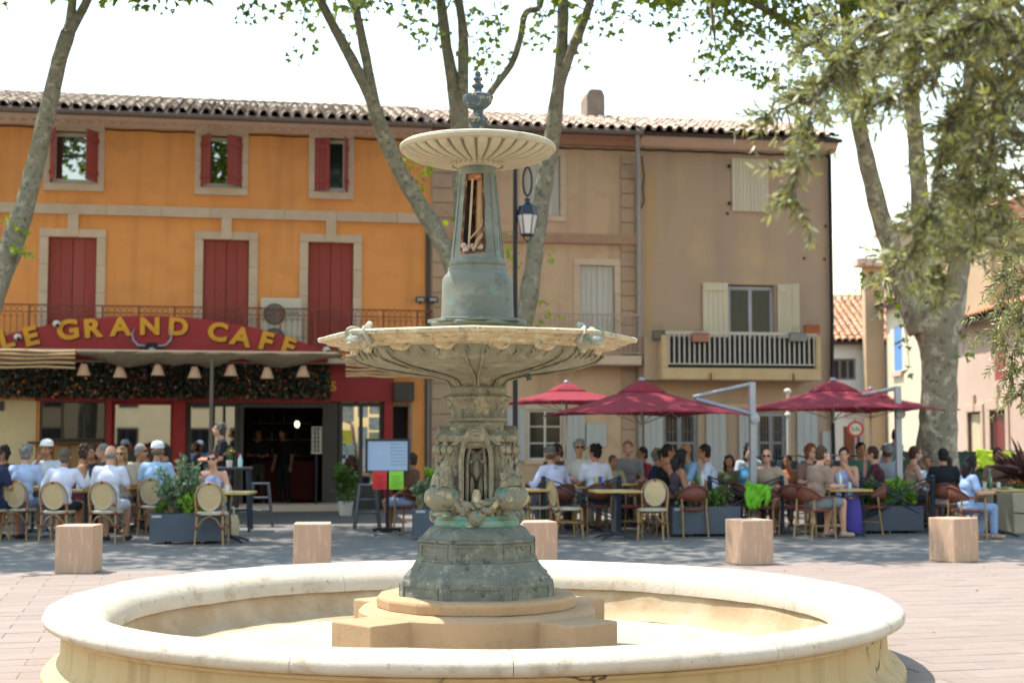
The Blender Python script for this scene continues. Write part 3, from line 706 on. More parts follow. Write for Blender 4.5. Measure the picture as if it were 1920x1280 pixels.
roof(CH, -.1, L+.1, 6.32, -.35, 3.5, R(18), M_tiler, cp=.25, indiv=0)
yb2 = 44.15; ya2 = 33.5
so = [(sx(1866, yb2), sx(1888, yb2), sz(712, 1876), sz(622, 1876)), (sx(1857, yb2), sx(1886, yb2), 0, sz(768, 1870)), (sx(1815, yb2), sx(1840, yb2), 0, sz(772, 1828))]
PH, L = street_house('pink_house', 'pale pink house with a dark red shutter and dark red door at the square edge', ya2, yb2, 5.0, M_pinkr, so)
a, b, c, d = so[0]; planks('shutter', PH, a, b, c, d, .03, 4, M_redwood)
a, b, c, d = so[1]; planks('door', PH, a+.1, b-.1, .02, d-.1, .1, 4, mat('dark_red_door', C('7c2026'), C('6c1a20'), rough=.5)); surround(PH, so[1], .25, .28, 0, proud=.05, key=(.25, .7))
a, b, c, d = so[2]; planks('door', PH, a+.05, b-.05, .02, d-.05, .1, 3, mat('cream_door', C('d8c9a4'), C('c9ba96'), rough=.6)); surround(PH, so[2], .2, .22, 0, proud=.05, key=(.2, .5))
roof(PH, -.1, L+.1, 5.02, -.4, 3.0, R(18), M_tiler, cp=.25, indiv=0)
q = MB(); q.box(sx(1764, yb2), sx(1768, yb2), -.12, -.002, 0, 4.9); q.build('downpipe', M_pipe, PH)
UB = thing('upper_building', 'taller building with a terracotta roof rising behind the pink house', 'building', (13.75, 40.6, 0))
zt = at(1872, 408, 40.6).z
W = MB(); W.box(0, 7, 0, 6, 0, zt); W.build('wall', M_tan, UB)
q = MB(); q.prism([(-.35, -.3, zt-.02), (-.35, -.3, zt+.12), (3.4, -.3, zt+1.45), (7.2, -.3, zt+.12), (7.2, -.3, zt-.02)], (0, 6.6, 0)); rf = q.build('roof', M_tiler, UB)
tl = MB()
for c in range(26):
    for r_ in range(9):
        M = Matrix.Translation((-.36+r_*.36*.943, -.2+c*.25, zt+.14+r_*.36*.335)) @ Matrix.Rotation(R(-90), 4, 'Z') @ Matrix.Rotation(R(19), 4, 'X'); tl.add([M @ Vector(p) for p in TILE.v], TILE.f)
tl.build('roof_tiles', M_tiler, rf, smooth=50, kind='stuff')
# ------------------------------------------------------------------ fountain
def patina(name, c1, c2, layers, rough=.75, bump=.3, bscale=40, scale=4.0, spec=.25):
    """weathered paint on cast iron: two base tones and patches (colour, scale, lo, hi, offset)"""
    m = bpy.data.materials.new(name); m.use_nodes = True; nt = m.node_tree; N = nt.nodes; L = nt.links
    b = N['Principled BSDF']; b.inputs['Roughness'].default_value = rough; b.inputs['Specular IOR Level'].default_value = spec
    tc = N.new('ShaderNodeTexCoord')
    def nz(s, off, det=9, ro=.65):
        mp = N.new('ShaderNodeMapping'); mp.inputs['Location'].default_value = (off, off*1.7, off*.6); L.new(tc.outputs['Object'], mp.inputs[0])
        t = N.new('ShaderNodeTexNoise'); t.inputs['Scale'].default_value = s; t.inputs['Detail'].default_value = det; t.inputs['Roughness'].default_value = ro
        L.new(mp.outputs[0], t.inputs[0]); return t.outputs[0]
    def mixc(a, bcol, fac):
        x = N.new('ShaderNodeMix'); x.data_type = 'RGBA'; L.new(fac, x.inputs[0])
        if isinstance(a, tuple): x.inputs[6].default_value = a
        else: L.new(a, x.inputs[6])
        x.inputs[7].default_value = bcol; return x.outputs[2]
    def rng(v, lo, hi):
        r_ = N.new('ShaderNodeMapRange'); r_.inputs[1].default_value = lo; r_.inputs[2].default_value = hi; L.new(v, r_.inputs[0]); return r_.outputs[0]
    out = mixc(c1, c2, rng(nz(scale, 0), .3, .7)); hgt = None
    for (col, s, lo, hi, off) in layers:
        f = rng(nz(s, off), lo, hi); out = mixc(out, col, f); hgt = f
    L.new(out, b.inputs['Base Color'])
    bp = N.new('ShaderNodeBump'); bp.inputs['Strength'].default_value = bump; bp.inputs['Distance'].default_value = .015
    L.new(nz(bscale, 3), bp.inputs['Height']); L.new(bp.outputs[0], b.inputs['Normal']); MATS[name] = m
    return m
TEAL, CREAM, DARK, RUST = C('3d8a7c'), C('d8bd8c'), C('4a4d45'), C('7a4a34')
M_plinth = patina('iron_plinth', C('747468'), C('5f6156'), [(C('8a8874'), 9, .50, .66, 2), (C('a89d7e'), 22, .60, .68, 5), (C('4f8478'), 9, .68, .72, 9), (C('454842'), 12, .56, .68, 14)])
M_body = patina('iron_body', C('938b74'), C('7a7564'), [(C('aca082'), 12, .52, .66, 3), (C('5c5b50'), 16, .54, .66, 7), (C('5a8478'), 7, .68, .73, 21)])
M_urn = patina('iron_urn', C('8d8873'), C('747263'), [(C('b8a47c'), 11, .55, .62, 4), (C('3f7f72'), 11, .56, .63, 8), (C('55554c'), 17, .54, .66, 2)])
M_mould = patina('iron_green_moulding', C('6f9383'), C('8a9484'), [(C('3c8a73'), 8, .45, .6, 4), (C('c9b083'), 10, .62, .68, 8)])
M_bowl = patina('iron_bowl', C('938e78'), C('7e7a68'), [(C('a8a086'), 9, .52, .68, 3), (C('62635a'), 12, .55, .68, 7), (C('4f8a7e'), 9, .66, .71, 12)])
M_rimc = patina('iron_rim_cream', C('c4b08a'), C('b5a07c'), [(C('d0c4a6'), 12, .50, .62, 3), (C('3f8274'), 16, .60, .64, 7), (C('4b4a40'), 28, .61, .66, 2), (C('8f8a74'), 7, .58, .62, 5)], rough=.6)
M_upbowl = patina('iron_upper_cream', C('beb296'), C('ada186'), [(C('9f967e'), 9, .55, .68, 3), (C('8d8a74'), 17, .66, .72, 9)], rough=.6)
M_groove = patina('iron_grey_groove', C('97937c'), C('85826f'), [(C('cbb98f'), 16, .60, .68, 3)])
M_drum = patina('iron_drum', C('77796c'), C('67695d'), [(C('8b8c7c'), 5, .5, .7, 3), (C('5a6058'), 9, .54, .70, 9), (C('6f8a80'), 6, .60, .70, 15), (C('5b5f57'), 24, .68, .72, 5)], rough=.6, bump=.15)
M_fin = patina('iron_finial', C('5b6468'), C('4a5154'), [(C('b39e6e'), 16, .57, .62, 4), (C('7f5c50'), 14, .62, .68, 7), (C('8e9488'), 18, .60, .66, 2)])
M_rust = patina('rusty_inside', C('6a4632'), C('4a3428'), [(C('a5714a'), 12, .5, .62, 3), (C('2e2621'), 9, .5, .65, 8)], rough=.95)
M_basin = patina('basin_render', C('b59b78'), C('a88d6b'), [(C('c0aa8a'), 2.5, .45, .65, 3), (C('a08058'), 6, .60, .75, 7), (C('9a7f5c'), 22, .68, .75, 5)], rough=.9, bump=.35, bscale=30, scale=1.5)
M_cop = patina('basin_coping', C('cfc2ae'), C('c2b39c'), [(C('a8957c'), 4, .54, .70, 3), (C('8e7d66'), 11, .62, .72, 8), (C('a3937c'), 18, .66, .74, 5)], rough=.85, bump=.4, bscale=26, scale=2)
M_step = patina('step_render', C('bb9b76'), C('ad8c68'), [(C('a0825e'), 5, .56, .74, 3), (C('9c835f'), 20, .68, .75, 6)], rough=.9, bump=.25, bscale=35, scale=2)
# streaked outer wall of the basin
M_bwall = mat('basin_wall_streaked', C('c6ad80'), C('b89e72'), rough=.9, scale=2.0, amt=.6, bump=.25, bscale=30, col3=C('a68a60'), s3=5, t3=(.60, .80), streak=(C('a0885e'), 9, .52, .74), crack=(C('5e4c38'), 1.1, .016, .50))

def roughen(me, amp, sc, seed=0.0):
    me.update()
    nrm = [v.normal.copy() for v in me.vertices]
    for v, n in zip(me.vertices, nrm):
        p = v.co*sc+Vector((seed, seed, seed)); v.co += n*(noise.noise(p)*amp+noise.noise(p*2.7)*amp*.5)
    me.update()
def part(mb, name, mt, parent, smooth=40, bevel=0, rough=None, seg=1):
    o = mb.build(name, mt, parent, smooth=smooth, bevel=bevel, seg=seg)
    if rough: roughen(o.data, *rough)
    return o

FT = thing('fountain', 'old cast iron fountain with two bowls standing in a round stone basin', 'fountain', (FX, FY, 0))
# basin: floor, wall, skirt, coping stones
bf = MB(); bf.lathe([(2.52, .035), (1.6, .03), (.3, .03)], 96, caps=False); bf.f = [f[::-1] for f in bf.f]
part(bf, 'basin_floor', patina('basin_floor', C('b3a592'), C('a6977f'), [(C('beb2a0'), 3, .45, .65, 3), (C('948264'), 9, .62, .74, 7)], rough=.95, bump=.3, bscale=40, scale=2), FT, 60)
bi = MB(); bi.lathe([(2.66, .30), (2.60, .27), (2.582, .20), (2.56, .12), (2.51, .06), (2.40, .0335)], 144, caps=False); 
part(bi, 'basin_inner_wall', M_basin, FT, 70, rough=(.012, 3, 1))
bo = MB(); bo.lathe([(3.02, 0), (3.02, .05), (2.99, .085), (2.94, .11), (2.915, .135), (2.90, .18), (2.895, .325), (2.925, .33), (2.93, .35), (2.90, .365)], 144, caps=False)
part(bo, 'basin_outer_wall', M_bwall, FT, 30)
cp = [(2.66, .255), (2.575, .265), (2.578, .33), (2.60, .385), (2.645, .43), (2.715, .465), (2.80, .487), (2.87, .492), (2.94, .482), (3.0, .455), (3.02, .42), (3.01, .385), (2.97, .362), (2.89, .355), (2.78, .30)]
cuts = [0, .52, 1.15, 1.72, 2.4, 2.95, 3.6, 4.05, 4.45, 4.98, 5.5, 6.2832]; cuts = [c+.35 for c in cuts]
for i in range(len(cuts)-1):
    a0, a1 = cuts[i]+.0006, cuts[i+1]-.0006; n = max(6, int((a1-a0)/.045)); V = []; F = []; m_ = len(cp)
    for k in range(n+1):
        a = a0+(a1-a0)*k/n
        for (r, z) in cp:
            w = .010*noise.noise(Vector((math.cos(a)*4, math.sin(a)*4, z*6)))+.006*noise.noise(Vector((math.cos(a)*13, math.sin(a)*13, z*9)))
            V.append(((r+w)*math.cos(a), (r+w)*math.sin(a), z+w*.7))
    for k in range(n):
        for j in range(m_):
            j2 = (j+1) % m_; F.append((k*m_+j, k*m_+j2, (k+1)*m_+j2, (k+1)*m_+j))
    F.append(tuple(range(m_))[::-1]); F.append(tuple(n*m_+j for j in range(m_)))
    q = MB(); q.add(V, [f[::-1] for f in F]); part(q, 'coping_stone', M_cop, FT, 60)
# steps: drum with four diagonal blocks, disc
q = MB(); q.lathe([(.86, .0), (.86, .37), (.84, .393), (.80, .402), (.1, .402)], 72); part(q, 'step_drum', M_step, FT, 40, rough=(.006, 4, 2))
for k in range(4):
    a = R(45+90*k); M = Matrix.Rotation(a, 4, 'Z'); q = MB(); q.box(.5, 1.17, -.215, .215, .0, .372, M); part(q, 'step_block', M_step, FT, 0, bevel=.012, seg=2)
q = MB(); q.lathe([(.73, .40), (.735, .47), (.72, .488), (.1, .49)], 16, ph=R(11.25)); part(q, 'step_disc', M_step, FT, 20, bevel=.008)
PXM = 10.5/FPX
def zf_(py): return at(895, py, 10.5).z
def hw(p): return p*PXM*1.002
# octagonal plinth
oc = lambda p: hw(p)/math.cos(R(22.5))*1.0
def octl(prof, name, mt, bevel=.006):
    m = MB(); m.lathe([(oc(w), zf_(y)) for (w, y) in prof], 8, ph=R(22.5)); return part(m, name, mt, FT, 25, bevel=bevel)
octl([(140, 1123), (139, 1086), (136, 1082)], 'plinth_base', M_plinth)
octl([(137, 1083), (133, 1080), (131, 1073), (124, 1067), (117, 1058), (112, 1048), (109, 1046)], 'plinth_flare', M_plinth, bevel=0)
octl([(111, 1047), (111, 1044), (107, 1042), (105, 1013), (108, 1011), (108, 1007)], 'plinth_die', M_plinth, bevel=.004)
octl([(107, 1008), (101, 1005), (97, 998), (90, 990), (80, 985), (76, 983)], 'plinth_cap', M_plinth, bevel=0)
octl([(77, 984), (78, 980), (78, 973), (74, 970), (73, 962)], 'green_moulding', M_mould, bevel=.003)
# panels outlined on the plinth faces
for (w, y0, y1, hh) in ((106, 1040, 1015, .34), (139.5, 1118, 1088, .45)):
    for k in range(8):
        a = R(-90+45*k); M = Matrix.Rotation(a+R(90), 4, 'Z'); e = hw(w)*math.tan(R(22.5))*.82; yy = -hw(w)
        m = MB(); z0, z1 = zf_(y0), zf_(y1)
        m.box(-e, e, yy-.006, yy+.02, z1-.012, z1, M); m.box(-e, e, yy-.006, yy+.02, z0, z0+.012, M); m.box(-e, -e+.012, yy-.006, yy+.02, z0+.012, z1-.012, M); m.box(e-.012, e, yy-.006, yy+.02, z0+.012, z1-.012, M)
        m.build('panel_border', M_plinth, FT)
# pedestal core with four pointed niches
core_hw = hw(55); zb0, zt0 = zf_(963), zf_(826)
m = MB(); m.lathe([(core_hw*.62, zb0), (core_hw*.62, zt0)], 16); part(m, 'niche_back', patina('iron_niche', C('7f7c6c'), C('6a685b'), [(RUST, 6, .58, .66, 3), (C('8f4a30'), 11, .66, .72, 6), (TEAL, 7, .62, .70, 14)]), FT, 60)
for k in range(4):
    M = Matrix.Rotation(R(45+90*k), 4, 'Z'); m = MB(); s = core_hw*1.10
    m.lathe([(.085, zb0), (.085, zt0)], 8, (s, 0, 0)); m.xf(M); part(m, 'corner_post', M_body, FT, 60, rough=(.006, 18, k))
nw, zs_, za = hw(27), zf_(862), zf_(803)
def arch(w, dz):
    """pointed arch outline from the left springing over the apex"""
    L_ = [(-w, zb0)]
    for i in range(9):
        t = i/8; L_.append((-w*math.cos(t*math.pi/2)**.8, zs_+(za-zs_+dz)*(math.sin(t*math.pi/2)**1.3)*(1 if t < 1 else 1)))
    return L_+[(-x, z) for x, z in L_[-2::-1]]
for k in range(4):
    M = Matrix.Rotation(R(90*k), 4, 'Z'); yy = -hw(60)
    o1, o2 = arch(nw*1.20, .02), arch(nw*.84, -.05); m = MB(); V = []; n = len(o1)
    for (x, z) in o1: V += [(x, yy-.05, z), (x, yy+.09, z)]
    for (x, z) in o2: V += [(x, yy-.05, z), (x, yy+.09, z)]
    F = []
    for i in range(n-1):
        a, b, c, d = 2*i, 2*i+2, 2*n+2*i, 2*n+2*i+2
        F += [(a, b, d, c), (a, a+1, b+1, b), (c, d, d+1, c+1), (a+1, c+1, d+1, b+1)]
    m.add(V, F); m.xf(M); part(m, 'niche_arch', M_body, FT, 35, bevel=.006)
    # bead along the arch and inner trefoil
    m = MB(); m.tube([(x, yy-.052, z) for x, z in arch(nw*1.04, -.01)], .013, 6); m.xf(M); part(m, 'arch_bead', M_body, FT, 60)
    m = MB(); m.tube([(x*.72, yy+.02, z-.05) for x, z in arch(nw*.9, -.03)], .016, 6); m.xf(M); part(m, 'arch_inner_bead', M_body, FT, 60)
    # mask with spout
    m = MB(); zc = zf_(905); yc = -core_hw*.66
    m.ball((0, yc, zc+.13), (.075, .05, .12)); m.ball((0, yc-.05, zc+.10), (.026, .05, .07)); m.ball((-.05, yc-.03, zc+.16), (.035, .04, .022)); m.ball((.05, yc-.03, zc+.16), (.035, .04, .022))
    m.ball((-.075, yc, zc+.03), (.045, .05, .075)); m.ball((.075, yc, zc+.03), (.045, .05, .075)); m.ball((-.035, yc-.03, zc-.03), (.024, .04, .10)); m.ball((.035, yc-.03, zc-.03), (.024, .04, .10))
    for s in (-1, 1): m.tube([(s*.02, yc-.02, zc+.22), (s*.07, yc-.03, zc+.26), (s*.11, yc-.02, zc+.22), (s*.10, yc-.01, zc+.15)], [.018, .024, .02, .012], 6)
    m.xf(M); part(m, 'mask', patina('iron_mask%d' % k, C('857f6c'), C('716c5d'), [(C('9c5a3c'), 7, .58, .66, 3), (TEAL, 8, .66, .72, 5)]), FT, 70, rough=(.012, 22, k))
    m = MB(); m.lathe([(.036, -.07), (.042, -.02), (.034, .03), (.022, .06), (.018, .04), (.001, .03)], 10, (0, yc-.09, zc-.10)); m.xf(M); part(m, 'spout', M_rimc, FT, 50)
    # garland of leaves and shells under the niche
    rr = random.Random(k+3); m = MB()
    for i in range(34):
        t = rr.uniform(-1, 1); x = t*.17; z = zf_(948)+.055*t*t+rr.uniform(-.045, .03); s = rr.uniform(.018, .036)
        Mr = Matrix.Rotation(rr.uniform(0, 6), 4, 'Y') @ Matrix.Rotation(rr.uniform(-1, 1), 4, 'X')
        m.ball((x, yy-.05+rr.uniform(-.03, .03), z), (s*1.5, s*.7, s*.8), 8, 5, Mr)
    for s in (-1, 1): m.tube([(s*.05, yy-.06, zf_(955)), (s*.12, yy-.08, zf_(948)), (s*.17, yy-.07, zf_(935)), (s*.185, yy-.05, zf_(920)), (s*.20, yy-.06, zf_(913))], [.012, .022, .026, .018, .012], 7)
    m.lathe([(.02, -.09), (.055, -.05), (.062, 0), (.04, .03)], 10, (0, yy-.055, zf_(960))); m.xf(M); part(m, 'garland', M_urn, FT, 70, rough=(.008, 30, k))
# corner consoles: leaf scrolls ending in a bulging urn
for k in range(4):
    a = R(45+90*k); M = Matrix.Rotation(a, 4, 'Z'); s = core_hw*1.32; m = MB()
    zz = [zf_(y) for y in (832, 845, 862, 880, 897, 912)]; rr_ = [.062, .046, .052, .066, .082, .088]; xx = [s+.02, s-.005, s+.0, s+.02, s+.04, s+.055]
    m.tube(list(zip(xx, [0]*6, zz)), rr_, 12)
    rc = random.Random(k+40)
    for i in range(26):
        f = rc.uniform(0, 4.99); q0 = int(f); fr = f-q0; x = xx[q0]+(xx[q0+1]-xx[q0])*fr; z = zz[q0]+(zz[q0+1]-zz[q0])*fr; r_ = rr_[q0]+(rr_[q0+1]-rr_[q0])*fr; t = R(rc.uniform(-85, 85))
        Mr = Matrix.Rotation(t, 4, 'Z') @ Matrix.Rotation(rc.uniform(-.5, .5), 4, 'X') @ Matrix.Rotation(rc.uniform(-.3, .3), 4, 'Y')
        m.ball((x+r_*math.cos(t)*.95, r_*math.sin(t)*.95, z), (.013, .017, rc.uniform(.04, .075)), 7, 6, Mr)
    for i in range(5):
        t = R(-60+30*i); m.ball((s+.02+.075*math.cos(t), .085*math.sin(t), zf_(842)), (.024, .024, .03), 7, 5)
    m.xf(M); part(m, 'console', M_body, FT, 70, rough=(.012, 22, k*3.1))
    m = MB(); zu = zf_(963)
    m.lathe([(.075, 0), (.07, .02), (.055, .035), (.10, .065), (.128, .10), (.135, .135), (.12, .175), (.09, .20), (.05, .22)], 20, (s+.055, 0, zu), fn=lambda r, z, an, j: r*(1+.05*math.cos(9*an)) if .06 < z < .18 else r)
    m.xf(M); part(m, 'corner_urn', M_urn, FT, 60, rough=(.010, 20, k))
# cornice, gable roofs and upper mouldings of the pedestal
def sqring(prof, name, mt, ph=45, n=4, bevel=.005):
    m = MB(); m.lathe([(hw(w)*math.sqrt(2), zf_(y)) for (w, y) in prof], n, ph=R(ph)); return part(m, name, mt, FT, 25, bevel=bevel)
sqring([(58, 840), (62, 836), (64, 830), (72, 827), (74, 822), (73, 817), (60, 812), (50, 806)], 'pedestal_cornice', M_body, bevel=0)
for k in range(4):
    M = Matrix.Rotation(R(90*k), 4, 'Z'); m = MB(); w = nw*1.75; yy = -hw(60)
    m.prism([(-w, yy-.045, zf_(832)), (-w*.5, yy-.045, zf_(815)), (0, yy-.045, zf_(799)), (w*.5, yy-.045, zf_(815)), (w, yy-.045, zf_(832)), (w*.86, yy-.045, zf_(836)), (0, yy-.045, zf_(809)), (-w*.86, yy-.045, zf_(836))], (0, .12, 0)); m.xf(M); part(m, 'gable_hood', M_body, FT, 0, bevel=.006)
def ringl(prof, name, mt, n=48, fn=None, smooth=35, rough=None):
    m = MB(); m.lathe([(hw(w), zf_(y)) for (w, y) in prof], n, fn=fn); return part(m, name, mt, FT, smooth, rough=rough)
sqring([(49, 808), (49, 792), (56, 789), (57, 785), (55, 783)], 'pedestal_block', M_body, bevel=.004)
def basket(r, z, a, j): return r*(1+.055*math.cos(16*a)+.03*math.cos(32*a+z*40))
ringl([(47, 784), (46, 776), (50, 764), (57, 753), (62, 748), (63, 745), (58, 743)], 'leaf_capital', M_body, 128, basket, 60, rough=(.008, 24, 4))
ringl([(60, 747), (61, 744), (56, 741), (53, 738), (53, 728), (50, 726), (48, 723)], 'neck_collar', M_body, 48)
# lower bowl, octagonal rim with a corner towards the front
def octf(a, amount=1.0):
    d = ((a+math.pi/2) % (math.pi/4))-math.pi/8; return 1-amount*(1-math.cos(math.pi/8)/math.cos(d))
def bowlfn(r, z, a, j):
    t = max(0, min(1, (r-hw(48))/hw(180))); lob = abs(math.cos(4*(a+math.pi/2)))
    rr = r*(1-t*(1-octf(a)))*(1-.05*t*(1-abs(math.cos(4*(a+math.pi/2))**.5))) if j < 8 else r*octf(a)
    return rr
bp_ = [(45, 728), (46, 722), (52, 713), (80, 705), (128, 699), (178, 691), (218, 682), (234, 673), (238, 664), (240, 657), (228, 652)]
ringl(bp_, 'lower_bowl', M_bowl, 128, bowlfn, 50, rough=(.006, 9, 2))
# ribs running up the bowl to each lug, paired mouldings
for k in range(8):
    a = R(-90+45*k); M = Matrix.Rotation(a, 4, 'Z')
    for s in (-1, 1):
        m = MB(); m.tube([(hw(w)*1.0+.008, s*(.012+.05*max(0, (w-60)/180)), zf_(y)-.006) for w, y in ((46, 725), (54, 712), (82, 705), (130, 699), (180, 691), (219, 680), (235, 668))], [.008, .009, .010, .010, .009, .008, .006], 6); m.xf(M); part(m, 'bowl_rib', M_bowl, FT, 60)
# scalloped frieze below the rim
for k in range(8):
    a0 = R(-90+22.5+45*k); M = Matrix.Rotation(a0, 4, 'Z'); ap = hw(236)*math.cos(R(22.5)); e = hw(236)*math.sin(R(22.5))
    for i in range(2):
        c = (-.5+i)*e*.95; m = MB(); w2 = e*.27
        poly = [(ap+.012, c-w2, zf_(654)), (ap+.012, c-w2*.96, zf_(661)), (ap+.012, c-w2*.8, zf_(666)), (ap+.012, c-w2*.3, zf_(667)), (ap+.012, c, zf_(669.5)), (ap+.012, c+w2*.35, zf_(667)), (ap+.012, c+w2*.85, zf_(654)), (ap+.012, c+w2*.97, zf_(660)), (ap+.012, c+w2, zf_(654))]
        m.prism(poly, (.03, 0, 0)); m.xf(M); part(m, 'rim_drop', M_rimc, FT, 0, bevel=.004)
    # acanthus tracery
    for i in range(6):
        m = MB()
        t = -.8+1.6*i/5; m.tube([(ap*.96, t*e, zf_(678)), (ap*1.0, t*e+.03, zf_(671)), (ap*1.02, t*e+.01, zf_(664))], [.006, .012, .006], 5)
        m.xf(M); part(m, 'bowl_tracery', M_bowl, FT, 60)
rim = [(236, 660), (258, 656), (264, 651), (280, 648), (284, 644), (299, 642), (301, 636), (296, 633), (262, 634), (245, 639), (160, 646), (60, 648)]
ringl(rim, 'bowl_rim', M_rimc, 64, lambda r, z, a, j: r*octf(a)*1.0, 25, rough=(.003, 14, 3))
# shell lugs at four diagonal corners
for k in (0, 1, 2, 3):
    a = R(45+90*k); M = Matrix.Rotation(a, 4, 'Z'); m = MB(); R_ = hw(286)
    m.ball((R_-.05, 0, zf_(646)), (.12, .10, .085), 16, 10); m.ball((R_+.05, 0, zf_(653)), (.07, .075, .05), 12, 8)
    for s in (-1, 1):
        Mr = Matrix.Rotation(s*.5, 4, 'Z') @ Matrix.Rotation(s*.35, 4, 'X'); m.ball((R_-.03, s*.095, zf_(642)), (.095, .022, .085), 14, 9, Mr)
    m.ball((R_-.10, 0, zf_(628)), (.022, .05, .075), 12, 9, Matrix.Rotation(-.4, 4, 'Y')); m.ball((R_+.01, 0, zf_(636)), (.05, .03, .045), 10, 7)
    m.ball((R_+.09, 0, zf_(661)), (.035, .05, .025), 9, 6); ctr = Vector((R_-.02, 0, zf_(648))); m.v = [tuple(ctr+(Vector(p)-ctr)*.78) for p in m.v]; m.xf(M)
    part(m, 'shell_lug', patina('iron_lug%d' % k, C('b4ad98'), C('9a9584'), [(C('2f8a80'), 7, .56, .60, 3+k), (C('dcc79c'), 9, .6, .66, 8), (C('5c5a4c'), 16, .64, .7, 4)]), FT, 60, rough=(.018, 18, k))
# drip spout under the bowl
m = MB(); m.tube([(hw(85), -.12, zf_(700)), (hw(95), -.14, zf_(706)), (hw(97), -.14, zf_(714))], [.02, .018, .022], 8); part(m, 'drip_nozzle', M_fin, FT, 50)
# plate and drum
sq = [(-85, 88), (85, 88)]
m = MB(); m.lathe([(hw(92), zf_(612)), (hw(92), zf_(607)), (hw(88), zf_(605))], 8, ph=R(22.5)); part(m, 'base_plate', M_drum, FT, 20, bevel=.003)
m = MB(); m.lathe([(hw(94), zf_(606.5)), (hw(94), zf_(600.5)), (hw(70), zf_(599))], 8, ph=R(8)); part(m, 'upper_plate', M_drum, FT, 20, bevel=.003)
ringl([(69, 600), (67.5, 575), (66.5, 540), (66, 524), (63, 519), (57, 513), (55, 508)], 'column_drum', M_drum, 48, smooth=35)
ringl([(56, 510), (56, 503), (52, 500), (54, 497), (54, 493), (51, 490)], 'column_collar', M_drum, 48)
# tapering column: eight flats, with an open hatch on the front-left flat
nA = 16; zc0, zc1 = zf_(492), zf_(316); r0c, r1c = hw(51), hw(32.5)
def colpt(a, t, dr=0):
    z = zc0+(zc1-zc0)*t; r_ = (r0c+(r1c-r0c)*t**.9)*octf(a-R(12), .8)*1.03+dr; return (r_*math.cos(a), r_*math.sin(a), z)
h0, h1 = R(-131), R(-70); t0, t1 = .07, .92
m = MB(); A = sorted({*[R(-180+360*i/48) for i in range(49)], h0, h1}); T = sorted({*[i/14 for i in range(15)], t0, t1})
for i in range(len(A)-1):
    for j in range(len(T)-1):
        ca, ct = (A[i]+A[i+1])/2, (T[j]+T[j+1])/2
        if h0 < ca < h1 and t0 < ct < t1: continue
        q = [(A[i], T[j]), (A[i+1], T[j]), (A[i+1], T[j+1]), (A[i], T[j+1])]
        m.add([colpt(*p) for p in q]+[colpt(*p, -.014) for p in q], [(0, 1, 2, 3), (7, 6, 5, 4)])
for (p, q) in (((h0, t0), (h0, t1)), ((h0, t1), (h1, t1)), ((h1, t1), (h1, t0)), ((h1, t0), (h0, t0))):
    m.add([colpt(*p), colpt(*q), colpt(*q, -.014), colpt(*p, -.014)], [(0, 1, 2, 3)])
bm = bmesh.new(); me = m.mesh('column'); bm.from_mesh(me); bmesh.ops.remove_doubles(bm, verts=bm.verts, dist=.0005); bm.to_mesh(me); bm.free()
me.polygons.foreach_set('use_smooth', [True]*len(me.polygons)); me.set_sharp_from_angle(angle=R(28)); me.materials.append(M_drum)
link(bpy.data.objects.new('column', me), FT)
m = MB()
for (p, q) in (((h0, t0), (h0, t1)), ((h1, t0), (h1, t1))): m.tube([colpt(p[0], p[1]+(q[1]-p[1])*i/8, -.012) for i in range(9)], .012, 5)
m.tube([colpt(h0+(h1-h0)*i/4, t0, -.008) for i in range(5)], .014, 5); part(m, 'hatch_edge', M_rust, FT, 60, rough=(.008, 40, 1))
m = MB(); m.prism([colpt(h0+(h1-h0)*i/4, .85, -.02) for i in range(5)]+[colpt(h1-(h1-h0)*i/4, .93, -.02) for i in range(5)], (0, .02, 0)); part(m, 'hatch_brick', patina('hatch_brick', C('b5704a'), C('9c5c3c'), [(C('c9a07c'), 14, .55, .65, 3)]), FT, 0)
m = MB(); m.lathe([(.085, zc0), (.06, zc1)], 12, (.02, .04, 0)); part(m, 'inner_tube', M_rust, FT, 60)
m = MB(); m.tube([(.02, -.085, zc0+.02), (.03, -.07, zc1-.08)], [.042, .036], 10); part(m, 'supply_pipe', patina('pale_pipe', C('b98f66'), C('a07a56'), []), FT, 60)
m = MB(); m.tube([(-.065, -.13, zc0+.05), (-.035, -.105, zc1-.1)], .010, 6); m.tube([(-.05, -.13, zc0+.16), (.03, -.14, zc0+.25), (.05, -.12, zc0+.33)], .006, 5); m.tube([(-.03, -.15, zc0+.05), (.0, -.155, zc0+.14), (.045, -.14, zc0+.19)], .014, 6); part(m, 'loose_wires', patina('pale_wire', C('c6a684'), C('9a7d60'), []), FT, 60)
m = MB(); rr = random.Random(4)
for i in range(14): m.ball((rr.uniform(-.11, .05), rr.uniform(-.16, -.1), zc0+.06+rr.uniform(0, .05)), rr.uniform(.012, .028), 7, 5)
part(m, 'rubble', patina('pale_rubble', C('c9ac92'), C('a58a74'), []), FT, 60)
# raised strips on the column flats
for k in range(8):
    a = R(12-90+22.5+45*k)
    for s in (-1, 1):
        if R(-136) < (a+s*R(11)+math.pi) % (2*math.pi)-math.pi < R(-64): continue
        m = MB(); m.tube([colpt(a+s*R(11), t, .002) for t in (.04, .35, .65, .95)], .005, 5); part(m, 'column_strip', M_drum, FT, 60)
ringl([(33, 331), (35, 327), (36, 320), (36, 315), (40, 311)], 'column_capital', M_drum, 48)
